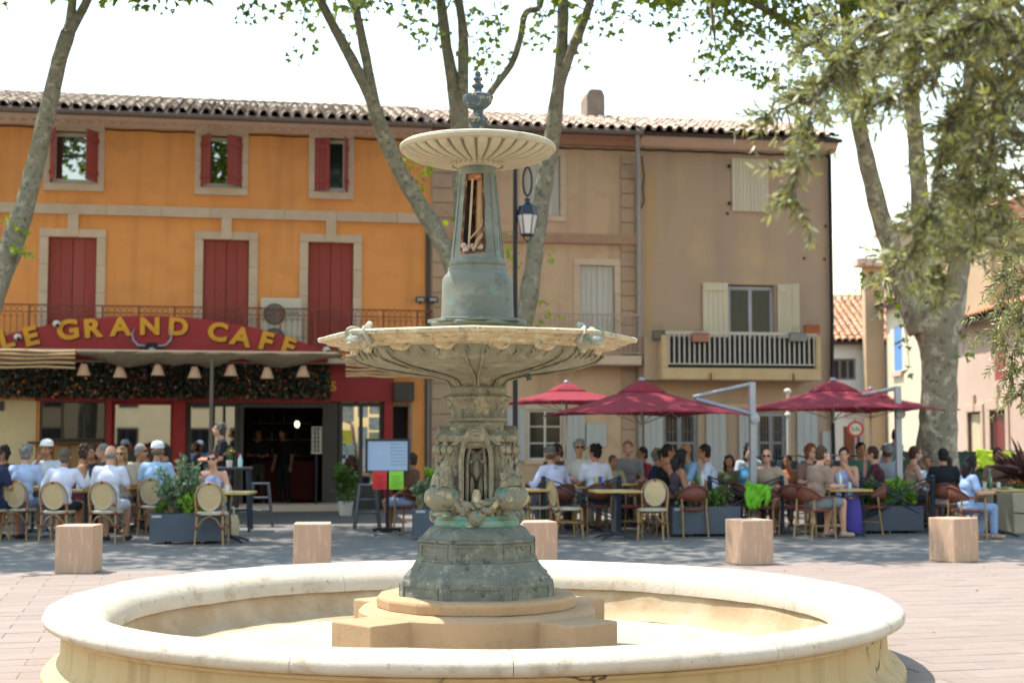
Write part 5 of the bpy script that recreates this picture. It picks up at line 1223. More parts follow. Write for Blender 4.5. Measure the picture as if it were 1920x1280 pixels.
m = MB(); m.box(xl, fu(806, NA)-ua, .0, .05, zA-.045, zA-.032); m.build('front_beam', M_bamboo, AW)
for i in range(7):
    u_ = xl+(xr-xl)*(.1+.12*i); m = MB(); m.tube([(u_, .05, zA-.07), (u_, NA-1.3, zA+.19)], .03, 6); m.build('rafter', M_bamboo, AW, smooth=60)
M_shade = mat('raffia_shade', C('c9a184'), C('b58e72'), rough=.8, scale=20, stretch=(6, 6, 1))
names = ['leftmost', 'second', 'third', 'fourth', 'fifth', 'sixth', 'seventh']
for i, (px, py) in enumerate(((157, 693), (225, 697), (296, 693), (365, 698), (433, 694), (501, 699), (568, 696))):
    u_, z_ = FP(px, py, NA-.15); L = ftf('hanging_lamp', ('%s of seven' % names[i] if i == 0 else '%s of seven from the left,' % names[i])+' pale conical raffia lamp under the awning edge', 'lamp', u_, NA-.15, z_, 'conical lamps hanging from the awning')
    m = MB(); m.lathe([(.135, -.11), (.13, -.10), (.062, .10), (.066, .11)], 14, caps=False); o = m.build('lamp_shade', M_shade, L, smooth=40); so = o.modifiers.new('thick', 'SOLIDIFY'); so.thickness = .006
    m = MB(); m.bar((0, 0, .06), (0, 0, zA-.05-z_), .008, 5); m.build('cord', M_black, L); m = MB(); m.ball((0, 0, .0), .035, 8, 6); m.build('bulb', M_white, L, smooth=180)
# garland band of artificial foliage with flowers
ug, zg = FP(300, 720, .3); GA = ftf('foliage_garland', 'dark artificial foliage band dotted with orange flowers above the shop windows', 'garland', ug, .3, 0)
u0g, u1g = fu(-160, .3)-ug, fu(617, .3)-ug; z0g, z1g = fz(744, 300, .3), fz(672, 300, .3)
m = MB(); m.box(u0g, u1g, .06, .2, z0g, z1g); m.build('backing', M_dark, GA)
rg = np.random.default_rng(3)
def band(n, sz, mt, nm, tm):
    P = np.stack([rg.uniform(u0g, u1g, n), rg.uniform(-.09, .06, n), rg.uniform(z0g, z1g, n)], 1); A = rg.normal(size=(n, 3)); Nn = rg.normal(size=(n, 3))*.6+np.array([0, -1, .3]); leafmesh(nm, mt, GA, P, A, Nn, rg.uniform(.6, 1.2, n)*sz, tm).__setitem__('kind', 'stuff')
band(9000, .10, mat('dark_leaf', C('46544a'), C('38443e'), rough=.5, rnd=.6), 'leaves', T_ROUND)
band(1500, .09, mat('orange_flower', C('d08a4c'), C('b85a40'), rough=.6, rnd=.4), 'flowers', T_ROUND); band(900, .07, mat('pale_flower', C('d8c8a8'), C('a8a0a0'), rough=.6, rnd=.4), 'pale_flowers', T_ROUND)
# air conditioner on the balcony
u_, _ = FP(527, 600, .55); wA = .46; AC = ftf('air_conditioner', 'white two-fan air conditioner unit on the balcony between red shutters', 'air conditioner', u_, .55, zf)
hA = fz(560, 527, .55)-zf; m = MB(); m.box(-wA, wA, -.17, .17, .06, hA); m.build('casing', mat('ac_white', C('cbc6bb'), C('bcb7ac'), rough=.5), AC, bevel=.02, seg=2)
for z in (hA*.30, hA*.72):
    m = MB(); m.lathe([(.25, 0), (.25, .012), (.21, .016), (.21, .004), (.02, .004)], 28); m.xf(Matrix.Translation((-.15, -.172, z)) @ Matrix.Rotation(R(90), 4, 'X')); fan = m.build('fan_grille', mat('ac_grille', C('6d6962'), C('5d5a54'), rough=.6), AC, smooth=40)
    m = MB()
    for r_ in (.06, .10, .14, .18): m.tube([(-.15+r_*math.cos(t), -.186, z+r_*math.sin(t)) for t in [k*.35 for k in range(18)]], .004, 4, closed=True)
    m.build('fan_rings', MATS['ac_white'], fan)
for s in (-1, 1): m = MB(); m.box(s*.3-.04, s*.3+.04, -.2, .2, 0, .058); m.build('foot', M_black, AC)
m = MB(); m.box(.14, .40, -.176, -.171, hA*.72, hA*.76); m.build('badge', mat('ac_badge', C('8fae9a'), C('7f9e8a'), rough=.5), AC)
for i, px in enumerate((788, 812)):
    u_, z_ = FP(px, 561, .12); FL = ftf('floodlight', ('left' if i == 0 else 'right')+' of two small floodlights on the house corner over the railing', 'floodlight', u_, .12, z_, 'floodlights on the corner')
    m = MB(); m.box(-.11, .11, -.05, .03, -.06, .06); m.xf(Matrix.Rotation(R(12), 4, 'X')); m.build('housing', M_darkframe, FL, bevel=.008); m = MB(); m.box(-.08, .08, -.056, -.051, -.035, .035); m.xf(Matrix.Rotation(R(12), 4, 'X')); m.build('lens', M_horn, FL); m = MB(); m.box(-.02, .02, .0, .118, -.1, -.06); m.build('bracket', M_darkframe, FL)
for (px, py, nm) in ((33, 632, 'round white camera fixed on the red sign beside its first letter'), (106, 607, 'white camera with dark base on top of the cafe sign'), (612, 656, 'white camera at the right tip of the cafe sign')):
    u_, z_ = FP(px, py, NS+.15); S_ = ftf('security_camera', nm, 'camera', u_, NS+.15, z_, 'cameras on the cafe sign')
    m = MB(); m.ball((0, 0, 0), (.085, .085, .075), 14, 9); m.build('housing', M_white, S_, smooth=180); m = MB(); m.ball((.03, -.06, -.035), .04, 10, 7); m.build('lens', M_black, S_, smooth=180); m = MB(); m.bar((0, .02, 0), (0, .2, -.03), .02, 6); m.build('arm', M_black, S_)

# lit globe lamp inside the cafe, lattice heater and potted plant at the doorway
u_, z_ = FP(557, 795, -2.6); IL = ftf('globe_lamp', 'small lit globe lamp glowing inside the dark doorway', 'lamp', u_, -2.6, z_); m = MB(); m.ball((0, 0, 0), (.06, .06, .085), 12, 8); m.build('globe', mat('lit_globe', C('ffe2b0'), emit=2.0), IL, smooth=180); m = MB(); m.bar((0, 0, .11), (0, 0, zb+.3-z_), .008, 5); m.build('cord', M_black, IL)
HT = thing('patio_heater', 'slim dark patio heater with a pale lattice head beside the doorway', 'heater', (at(593, 900, 32.6).x, 32.6, 0)); z0_, z1_ = at(593, 850, 32.6).z, at(593, 800, 32.6).z; m = MB(); m.lathe([(.2, 0), (.2, .04), (.03, .07), (.028, z0_)], 14); m.build('stand', M_black, HT, smooth=40)
for k in range(8): a = 2*math.pi*k/8; m = MB(); m.bar((.11*math.cos(a), .11*math.sin(a), z0_+.02), (.11*math.cos(a), .11*math.sin(a), z1_), .008, 4); m.build('lattice_bar', M_white, HT)
m = MB()
for k in range(7): z_ = z0_+.02+(z1_-z0_-.02)*k/6; m.tube([(.11*math.cos(a), .11*math.sin(a), z_) for a in [j*math.pi/8 for j in range(16)]], .007, 4, closed=True)
m.lathe([(.13, z0_), (.13, z0_+.02)], 14); m.build('lattice_rings', M_white, HT)
PP = thing('potted_plant', 'bushy green plant in a white pot right of the doorway', 'potted plant', (at(648, 940, 30.6).x, 30.6, 0)); m = MB(); m.lathe([(.13, 0), (.17, .28), (.175, .30), (.15, .30), (.14, .25), (.01, .25)], 16); m.build('pot', M_white, PP, smooth=40)
DOOR_PLANT = PP
# ------------------------------------------------------------------ lamp post with hanging lantern
Yl = 24.0; xl0 = at(966, 800, Yl).x; zl0 = at(966, 285, Yl).z
LP = thing('street_lamp', 'tall black lamp post with a hanging lantern just behind the fountain', 'street lamp', (xl0, Yl, 0))
m = MB(); m.lathe([(.12, 0), (.12, .25), (.07, .4), (.055, .9), (.045, 1.0), (.042, 3.5), (.036, zl0-.25), (.02, zl0)], 12); m.build('pole', M_black, LP, smooth=40)
dx = at(989, 400, Yl).x-xl0; zt_ = at(989, 366, Yl).z; zlo = at(989, 315, Yl).z
m = MB(); m.tube([(0, 0, zl0-.3), (.02, 0, zl0-.1), (dx*.5, 0, zl0+.02), (dx, 0, zl0-.05), (dx, 0, zlo)], .02, 7); m.build('arm', M_black, LP, smooth=60)
rr_ = (zlo-zt_)/2; m = MB(); m.tube([(dx+.075*math.sin(t), 0, zt_+rr_+rr_*1.05*math.cos(t)) for t in [2*math.pi*k/20 for k in range(20)]], .018, 7, closed=True); m.build('scroll_loop', M_black, LP, smooth=60)
z0, z1, z2, z3 = at(989, 440, Yl).z, at(989, 404, Yl).z, at(989, 383, Yl).z, at(989, 372, Yl).z
m = MB(); m.bar((dx, 0, zt_), (dx, 0, z3), .012, 6); m.lathe([(.19, z1), (.185, z1+.02), (.15, z2-.03), (.09, z2), (.05, z2+.02), (.045, z3-.03), (.06, z3-.01), (.02, z3)], 6, (dx, 0, 0)); m.build('lantern_roof', mat('blue_black_paint', C('2d3244'), C('242838'), rough=.4), LP, bevel=.003)
m = MB(); m.lathe([(.105, z0), (.175, z1-.002)], 6, (dx, 0, 0)); m.build('lantern_glass', mat('frosted_glass', C('d8cdc8'), C('c8beba'), rough=.3, spec=.6), LP)
m = MB()
for k in range(6):
    a = 2*math.pi*k/6; m.bar((dx+.11*math.cos(a), .11*math.sin(a), z0), (dx+.18*math.cos(a), .18*math.sin(a), z1), .009, 4)
m.lathe([(.115, z0-.02), (.115, z0+.012)], 6, (dx, 0, 0)); m.tube([(dx-.07, 0, z0-.02), (dx-.05, 0, z0-.09), (dx, 0, z0-.11), (dx+.05, 0, z0-.09), (dx+.07, 0, z0-.02)], .01, 5); m.bar((dx, 0, z0-.11), (dx, 0, z0-.15), .012, 5); m.build('lantern_frame', M_black, LP)

# ------------------------------------------------------------------ bollards
bd = ['pale limestone block bollard at the left edge in front of the man with striped shoes', 'pale limestone block bollard standing left of the fountain plinth', 'pale limestone block bollard half hidden right behind the fountain plinth', 'pale limestone block bollard in front of the grey parasol post', 'pale limestone block bollard nearest the concrete planter']
for k in range(5):
    x = -5.25+2.775*k; y = 17.28+.144*(x+5.25)+.1; t = thing('stone_bollard', bd[k], 'bollard', (x, y, 0.008), FA+R([-9, -4, 4, 12, 20][k]), 'limestone block bollards')
    m = MB(); m.box(-.225, .225, -.225, .225, 0, .57); m.build('block', M_lime, t, bevel=.012, seg=2)

# ------------------------------------------------------------------ planters
M_slate = mat('slate_planter', C('515964'), C('474e58'), rough=.6, scale=3); M_soil = mat('soil', C('4a3b30'), C('3a2e26'), rough=1)
M_sage = mat('sage_leaf', C('7f9476'), C('6a8060'), rough=.6, rnd=.35, trans=.2); M_bright = mat('bright_leaf', C('8cab3c'), C('6f9a34'), rough=.5, rnd=.35, trans=.3); M_mid = mat('mid_green_leaf', C('66803f'), C('53702f'), rough=.5, rnd=.4, trans=.25)
def bush(parent, name, c, rad, n, leaf, mt, seed, tm=T_ROUND, up=.3, stems=True):
    rg = np.random.default_rng(seed); nb = max(4, n//40); cs = []
    for k in range(nb):
        d = rg.normal(size=3); d /= np.linalg.norm(d); q = np.array(c)+d*np.array(rad)*rg.uniform(.3, 1); q[2] = max(q[2], c[2]-rad[2]*.9); cs.append(q)
    P = []; A = []; Nn = []; S = []
    for q in cs:
        for i in range(n//nb):
            d = rg.normal(size=3); d /= np.linalg.norm(d); P.append(q+d*rg.uniform(.2, 1)*min(rad)*.55); A.append(d*.8+np.array([0, 0, up])+rg.normal(size=3)*.3); Nn.append(d+rg.normal(size=3)*.5+np.array([0, 0, .6])); S.append(leaf*rg.uniform(.6, 1.2))
    leafmesh(name, mt, parent, P, A, Nn, S, tm)
    if stems:
        m = MB()
        for q in cs: m.tube([(c[0]+(q[0]-c[0])*.3, c[1]+(q[1]-c[1])*.3, c[2]-rad[2]), ((c[0]+q[0])/2, (c[1]+q[1])/2, (c[2]-rad[2]*.3+q[2])/2), tuple(q)], [.008, .006, .003], 4)
        m.build(name.replace('foliage', 'stems') if 'foliage' in name else 'stems', M_olbark, parent, kind='stuff')
def planter(label, px, py, w, h, rz, d=.42):
    p = onground(px, py); t = thing('planter', label, 'planter', (p.x, p.y+d/2, 0), rz)
    m = MB(); z = .05; m.box(-w/2, w/2, -d/2, -d/2+.02, z, h); m.box(-w/2, w/2, d/2-.02, d/2, z, h); m.box(-w/2, -w/2+.02, -d/2+.02, d/2-.02, z, h); m.box(w/2-.02, w/2, -d/2+.02, d/2-.02, z, h); m.box(-w/2+.02, w/2-.02, -d/2+.02, d/2-.02, z, z+.02); m.build('box', M_slate, t)
    m = MB(); m.box(-w/2+.021, w/2-.021, -d/2+.021, d/2-.021, h-.1, h-.04); m.build('soil', M_soil, t)
    m = MB(); m.box(-w/2+.03, -w/2+.18, -d/2-.004, -d/2-.001, h-.06, h-.025); m.build('small_plate', M_gsh, t)
    for sx_ in (-1, 1):
        for sy in (-1, 1): m = MB(); m.lathe([(.035, 0), (.035, .03)], 10); m.xf(Matrix.Translation((sx_*(w/2-.25)-.015, sy*(d/2-.07), .035)) @ Matrix.Rotation(R(90), 4, 'Y')); m.build('caster', M_black, t)
    return t
bush(DOOR_PLANT, 'foliage', (0, 0, .75), (.26, .22, .45), 700, .10, M_mid, 21)
t = planter('slate grey planter with sage and bright green shrubs beside the seated diners', 346, 1020, 1.10, .47, R(3)); bush(t, 'foliage', (-.12, .05, .86), (.42, .18, .42), 1200, .075, M_sage, 1); bush(t, 'foliage', (.18, -.05, .62), (.36, .16, .20), 1100, .06, M_bright, 2); bush(t, 'foliage', (-.42, .0, .55), (.12, .12, .14), 160, .07, M_mid, 3)
t = planter('slate grey planter mostly hidden behind the fountain pedestal', 822, 1012, .85, .50, R(8)); bush(t, 'foliage', (-.1, 0, .8), (.3, .16, .32), 500, .08, M_sage, 4); bush(t, 'foliage', (-.1, 0, 1.05), (.12, .1, .2), 160, .08, M_bright, 5)
t = planter('slate grey planter with rounded grey-green plants in front of the parasol post', 1322, 1006, 1.17, .50, R(9)); bush(t, 'foliage', (-.3, 0, .62), (.28, .16, .17), 700, .07, M_sage, 6); bush(t, 'foliage', (.25, 0, .62), (.3, .16, .16), 600, .07, M_mid, 7)
t = planter('slate grey planter with a leafy bright green bush beside the blue bag', 1672, 1000, 1.10, .47, R(6)); bush(t, 'foliage', (.12, 0, .68), (.38, .18, .24), 1100, .075, M_bright, 8); bush(t, 'foliage', (-.32, 0, .70), (.22, .14, .26), 500, .08, M_mid, 9); bush(t, 'foliage', (-.5, -.1, .5), (.12, .1, .25), 150, .08, M_sage, 10)
p = onground(1935, 1000); CP = thing('concrete_planter', 'chunky pale concrete planter with a spiky reddish plant at the right edge', 'planter', (p.x, p.y+.45, 0), R(12))
m = MB(); m.lathe([(.55, 0), (.60, .35), (.63, .70), (.60, .71), (.56, .62), (.01, .60)], 4, ph=R(45)); m.build('tub', mat('concrete', C('b3a893'), C('a0957f'), rough=.95, scale=4, bump=.3, bscale=60), CP, bevel=.02)
m = MB(); m.tube([(-.42, -.42, .36), (0, -.427, .33), (.42, -.42, .36)], .012, 5); m.build('hose', M_black, CP)
P = []; A = []; S = []; Nn = []; rg = np.random.default_rng(5)
for i in range(90):
    a = rg.uniform(0, 6.28); e = rg.uniform(.15, 1.4); A.append((math.cos(a)*math.cos(e), math.sin(a)*math.cos(e), math.sin(e))); P.append((.05+rg.normal()*.03, rg.normal()*.03, .95+rg.normal()*.06)); Nn.append((rg.normal()*.3, rg.normal()*.3, 1)); S.append(rg.uniform(.4, .75))
leafmesh('spiky_leaves', mat('red_spike', C('7c5450'), C('5e3c40'), rough=.5, rnd=.4, trans=.2), CP, P, A, Nn, S, [(0, .03), (.3, .05), (.7, .035), (1, 0), (.7, -.035), (.3, -.05), (0, -.03)], .35)
bush(CP, 'foliage', (-.1, -.15, .75), (.38, .2, .12), 400, .07, M_mid, 12); bush(CP, 'flowers', (-.1, -.2, .82), (.3, .15, .08), 60, .05, mat('orange_petal', C('c2703a'), C('b05a34'), rough=.6), 13, stems=False)

# ------------------------------------------------------------------ menu board
p = onground(724, 1004); MN = thing('menu_board', 'tall menu board on a wheeled stand with red and green sheets hanging below', 'menu board', (p.x, p.y+.2, 0), R(4))
sc_ = p.y/FPX; bw, z0, z1 = 42*sc_, CAM_Z-(886-825)*sc_, CAM_Z-(822-825)*sc_
m = MB(); m.box(-bw, bw, -.03, .03, z0, z0+.04); m.box(-bw, bw, -.03, .03, z1-.04, z1); m.box(-bw, -bw+.04, -.03, .03, z0+.04, z1-.04); m.box(bw-.04, bw, -.03, .03, z0+.04, z1-.04); m.build('frame', mat('navy_frame', C('2e3440'), C('262b36'), rough=.4), MN, bevel=.004)
m = MB(); m.box(-bw+.04, bw-.04, -.012, .02, z0+.04, z1-.04); m.build('panel', mat('blue_white_panel', C('a9bcd6'), C('93a9c8'), rough=.12, scale=1.5, spec=.6), MN)
rg = random.Random(2); tx = MB()
for col_ in (0,):
    for i in range(7):
        zz = z1-.10-i*.058; x = .05
        while x < bw-.1:
            L_ = rg.uniform(.02, .06); tx.box(x, min(x+L_, bw-.08), -.0135, -.0125, zz, zz+.014); x += L_+.012
tx.build('menu_lines', mat('menu_ink', C('6f8098'), C('64748c'), rough=.5), MN, kind='stuff')
for x0, hx, nm in ((-28, 'd8403e', 'red_sheet'), (3, '9ad84a', 'green_sheet')):
    m = MB(); xa = (x0)*sc_; xb = (x0+27)*sc_; m.add([(xa, -.045, z0+.03), (xb, -.045, z0+.03), (xb, -.055, z0-.13), (xa, -.055, z0-.13), (xb, -.04, z0-.28), (xa, -.045, z0-.28)], [(3, 2, 1, 0), (5, 4, 2, 3)]); o = m.build(nm, mat('paper_'+hx, C(hx), C(hx, .7), rough=.8), MN); so = o.modifiers.new('t', 'SOLIDIFY'); so.thickness = .004
    lines = MB()
    for i in range(6): lines.box(xa+.04, xb-.03-.03*(i % 3), -.062, -.060, z0-.06-i*.035, z0-.052-i*.035)
    lines.build('handwriting', mat('ink_'+hx, C(hx, .45), C(hx, .5), rough=.8), o, kind='stuff')
m = MB(); m.box(-.03, .03, .031, .07, .12, z1-.1); m.build('post', M_black, MN); m = MB(); m.box(-.24, .24, .0, .06, .07, .12); m.box(-.24, -.18, -.2, .25, .068, .118); m.box(.18, .24, -.2, .25, .068, .118); m.build('base', M_black, MN)
for sx_ in (-.21, .21):
    for sy in (-.17, .22): m = MB(); m.lathe([(.034, 0), (.034, .03)], 10); m.xf(Matrix.Translation((sx_-.015, sy, .034)) @ Matrix.Rotation(R(90), 4, 'Y')); m.build('caster', M_gutter, MN)

# ------------------------------------------------------------------ parasols
M_par = mat('parasol_cloth', C('a23a46'), C('953340'), rough=.85, scale=2, trans=.25)
M_alu = mat('grey_aluminium', C('a6a6ae'), C('989aa2'), rough=.4, metal=.3)
def parasol(label, cx, cy, L, zh, za, rz, post=None, pole=False):
    """square canopy; post=(dx,dy) puts a cantilever post in the local frame"""
    t = thing('parasol', label, 'parasol', (cx, cy, 0), rz, 'dark red parasols on the terrace')
    h = L/2; ring = []; N_ = 5
    for s in range(4):
        a = [(-h, -h), (h, -h), (h, h), (-h, h)][s]; b = [(h, -h), (h, h), (-h, h), (-h, -h)][s]
        for i in range(N_): f = i/N_; sag = .10*math.sin(f*math.pi); ring.append((a[0]+(b[0]-a[0])*f, a[1]+(b[1]-a[1])*f, sag*.5))
    V = []; K = 7; n = len(ring)
    for j in range(K+1):
        f = .16+.84*j/K
        for (x, y, sg) in ring:
            g_ = max(abs(x), abs(y))/h; V.append((x*f, y*f, zh+(za-zh)*(1-f)**1.0+.05*math.sin(f*math.pi)*(-.5)+sg*f*f))
    F = [(j*n+k, j*n+(k+1) % n, (j+1)*n+(k+1) % n, (j+1)*n+k) for j in range(K) for k in range(n)]
    m = MB(); m.add(V, F); o = m.build('canopy', M_par, t, smooth=40); so = o.modifiers.new('t', 'SOLIDIFY'); so.thickness = .006
    m = MB(); V = []
    for f, dz in ((.0, .10), (.10, .075), (.2, .02), (.23, -.005)):
        for (x, y, sg) in ring: V.append((x*f, y*f, zh+(za-zh)*(1-f)+dz))
    F = [(j*n+k, j*n+(k+1) % n, (j+1)*n+(k+1) % n, (j+1)*n+k) for j in range(3) for k in range(n)]
    m.add(V, F); o = m.build('vent_cap', M_par, t, smooth=40); so = o.modifiers.new('t', 'SOLIDIFY'); so.thickness = .006
    m = MB(); m.ball((0, 0, za+.10), (.06, .06, .045), 10, 6); m.build('finial', M_alu, t, smooth=180)
    for k in range(8):
        x, y, sg = ring[(k*5//2) % n]; m = MB(); m.bar((0, 0, za-.1), (x*.99, y*.99, zh-.01+sg), .011, 5); m.build('rib', M_alu, t)
        if k % 2 == 0: m = MB(); m.bar((0, 0, zh-.15), (x*.5, y*.5, (zh+za)/2-.06), .009, 5); m.build('strut', M_alu, t)
    m = MB(); m.bar((0, 0, zh-.2), (0, 0, za+.06), .025, 8); m.build('hub', M_alu, t)
    if pole:
        m = MB(); m.bar((0, 0, 0), (0, 0, zh-.2), .025, 8); m.build('pole', M_white, t); m = MB(); m.lathe([(.3, 0), (.3, .05), (.06, .08)], 20); m.build('base', M_black, t, smooth=40)
    if post:
        dx, dy, zt = post; m = MB(); m.box(dx-.055, dx+.055, dy-.04, dy+.04, 0, zt); m.build('post', M_alu, t, bevel=.008)
        m = MB(); m.tube([(dx, dy, zt-.03), (dx*.47, dy*.47, za-(za-zh)*.47*1.2+.09)], .035, 8); m.build('arm', M_alu, t, smooth=60)
        m = MB(); m.tube([(dx, dy, zh+.03), (dx*.72, dy*.72, zh+.17), (dx*.5, dy*.5, (zh+za)/2+.02)], .04, 7); m.lathe([(.10, -.03), (.10, .03)], 14); m.build('slider', M_alu, t, smooth=60)
        m = MB(); m.lathe([(.09, 0), (.09, .03), (.02, .04)], 16); m.xf(Matrix.Translation((dx+.02, dy-.045, zh-.05)) @ Matrix.Rotation(R(90), 4, 'X')); m.build('crank', M_alu, t, smooth=40)
        m = MB(); m.box(dx-.4, dx+.4, dy-.05, dy+.05, 0.003, .05); m.box(dx-.05, dx+.05, dy-.4, dy-.051, 0.003, .05); m.box(dx-.05, dx+.05, dy+.051, dy+.4, .003, .05); m.build('base', M_black, t)
    return t
def gp(px, Y): return (px-960)/FPX*Y
def par_at(label, px, Y, L, yh, ya, rz, post_px=None, post_Y=None, post_top=None, pole=False):
    cx = gp(px, Y); zh = at(px, yh, Y-L*.3).z; za = at(px, ya, Y).z; post = None
    if post_px:
        d = Vector((gp(post_px, post_Y)-cx, post_Y-Y, 0)); d.rotate(Matrix.Rotation(-rz, 3, 'Z')); post = (d.x, d.y, at(post_px, post_top, post_Y).z)
    return parasol(label, cx, Y, L, zh, za, rz, post, pole)
par_at('large dark red cantilever parasol nearest the fountain', 1203, 25.0, 2.75, 778, 722, R(19), 1410, 24.6, 716)
par_at('brightly sunlit red parasol half hidden behind the fountain', 1062, 28.0, 2.7, 757, 726, R(14), pole=True)
par_at('dark red cantilever parasol in front of the thick plane trunk', 1562, 26.0, 2.9, 770, 722, R(14), 1683, 25.2, 724)
par_at('farther dark red parasol poking out beside the thick plane trunk', 1632, 29.0, 2.6, 768, 738, R(10), pole=True)
p = (gp(1477, 29.5), 29.5); WP = thing('white_pole', 'slim white pole with a round finial in front of the dark doors', 'pole', (*p, 0)); m = MB(); m.bar((0, 0, 0), (0, 0, at(1477, 736, 29.5).z), .035, 8); m.build('shaft', M_white, WP); m = MB(); m.ball((0, 0, at(1477, 733, 29.5).z), (.08, .08, .06), 10, 7); m.ball((0, 0, at(1477, 777, 29.5).z), (.075, .075, .05), 10, 7); m.build('finial', M_white, WP, smooth=180)

# ------------------------------------------------------------------ dark street barriers with crossed bars
M_barr = mat('blue_grey_iron', C('39404d'), C('30363f'), rough=.45, metal=.2)
def barrier(label, px0, px1, Y, zt=1.0, only=None):
    x0, x1 = gp(px0, Y), gp(px1, Y+.25); t = thing('barrier', label, 'barrier', ((x0+x1)/2, Y, 0), math.atan2(.25, x1-x0), 'crossed bar barriers'); w = (x1-x0)/2
    for s in (-1, 1):
        m = MB(); m.lathe([(.06, 0), (.06, .04), (.042, .06), (.042, zt-.12), (.05, zt-.11), (.05, zt-.08), (.03, zt-.06), (.048, zt-.03), (.03, zt), (.001, zt+.01)], 12, (s*w, 0, 0)); m.build('post', M_barr, t, smooth=40)
    zm = zt*.62
    for s in (-1, 1):
        m = MB(); m.tube([(-w, 0, zm+s*.30), (-w*.5, 0, zm+s*.20), (0, 0, zm), (w*.5, 0, zm-s*.20), (w, 0, zm-s*.30)] if False else [(-w, 0, zm+.32 if s > 0 else zm-.32), (0, 0, zm), (w, 0, zm-.32 if s > 0 else zm+.32)], .014, 6); m.build('cross_bar', M_barr, t)
        m = MB(); m.tube([(-w, 0, zm+s*.36), (-w*.55, 0, zm+s*.26), (0, 0, zm+s*.06), (w*.55, 0, zm+s*.26), (w, 0, zm+s*.36)], .014, 6); m.build('curved_bar', M_barr, t, smooth=60)
barrier('dark crossed-bar barrier right of the fountain before the empty chairs', 1017, 1160, 24.0); barrier('dark crossed-bar barrier ending beside the grey parasol post', 1326, 1462, 24.3); barrier('dark crossed-bar barrier ending just left of the girl in jeans', 1608, 1742, 24.6)

# ------------------------------------------------------------------ furniture
M_cane = mat('tan_bamboo_frame', C('a98a5c'), C('8c6e48'), rough=.5, scale=8); M_bind = mat('red_binding', C('8c2c34'), C('7a252e'), rough=.5); M_weave = mat('cream_weave', C('d3b98c'), C('bfa478'), rough=.7, scale=60, amt=.3, bump=.4, bscale=140); M_brown = mat('brown_rattan', C('7d4a38'), C('69392c'), rough=.5, scale=30, bump=.3, bscale=120); M_seatc = mat('pale_seat_weave', C('c9bca4'), C('b5a78f'), rough=.7, scale=60, bump=.3, bscale=140)
def ell(n=20): return [2*math.pi*k/n for k in range(n)]
def make_bistro():
    t = thing('bistro_chair', 'x', 'chair', (0, 0, -50))
    m = MB(); m.lathe([(.20, .43), (.225, .44), (.225, .465), (.20, .475), (.01, .478)], 20, (0, .01, 0), fn=lambda r, z, a, j: r*(1+.07*abs(math.sin(2*a))**2)); m.build('seat', M_seatc, t, smooth=40)
    yb = lambda z: -.20-.16*(z-.46)
    m = MB(); pts = [(-.185, yb(.30)+.0, .30), (-.19, yb(.46), .46)]+[(.205*math.cos(math.pi-t_), yb(.68+.22*math.sin(t_)), .68+.22*math.sin(t_)) for t_ in [math.pi*k/10 for k in range(11)]]+[(.19, yb(.46), .46), (.185, yb(.30), .30)]
    m.tube(pts, .017, 7); m.build('back_frame', M_cane, t, smooth=60)
    oval = lambda rx, rz, dy: [(rx*math.cos(a), yb(.69+rz*math.sin(a))+dy, .69+rz*math.sin(a)) for a in ell(24)]
    m = MB(); m.prism(oval(.155, .185, -.006), (0, .014, 0)); m.build('backrest', M_weave, t, smooth=30)
    m = MB(); m.tube(oval(.160, .19, 0), .014, 6, closed=True); m.build('back_trim', mat('white_trim', C('c8b9a4'), C('b8a994'), rough=.6), t, smooth=60)
    for (x, z) in ((0, .89), (-.17, .56), (.17, .56), (-.188, .44), (.188, .44)): m = MB(); m.ball((x, yb(z), z), (.03, .026, .024), 8, 6); m.build('binding', M_bind, t, smooth=180)
    for s in (-1, 1):
        m = MB(); m.tube([(s*.185, yb(.46)+.01, .46), (s*.19, -.21, .25), (s*.205, -.245, 0)], [.017, .017, .014], 7); m.build('leg', M_cane, t, smooth=60)
        m = MB(); m.tube([(s*.18, .18, .455), (s*.185, .185, .25), (s*.195, .20, 0)], [.017, .017, .014], 7); m.build('leg', M_cane, t, smooth=60)
        m = MB(); m.bar((s*.187, -.215, .25), (s*.185, .185, .25), .011, 6); m.build('stretcher', M_cane, t)
        m = MB(); m.tube([(s*.19, -.215, .24), (s*.09, -.21, .38), (0, -.21, .42)], .010, 6); m.build('brace', M_cane, t, smooth=60)
        m = MB(); m.tube([(s*.188, .19, .24), (s*.09, .19, .38), (0, .19, .42)], .010, 6); m.build('brace', M_cane, t, smooth=60)
        for y in (-.215, .187): m = MB(); m.ball((s*.19, y, .25), (.024, .024, .03), 7, 5); m.build('binding', M_bind, t, smooth=180)
    return t
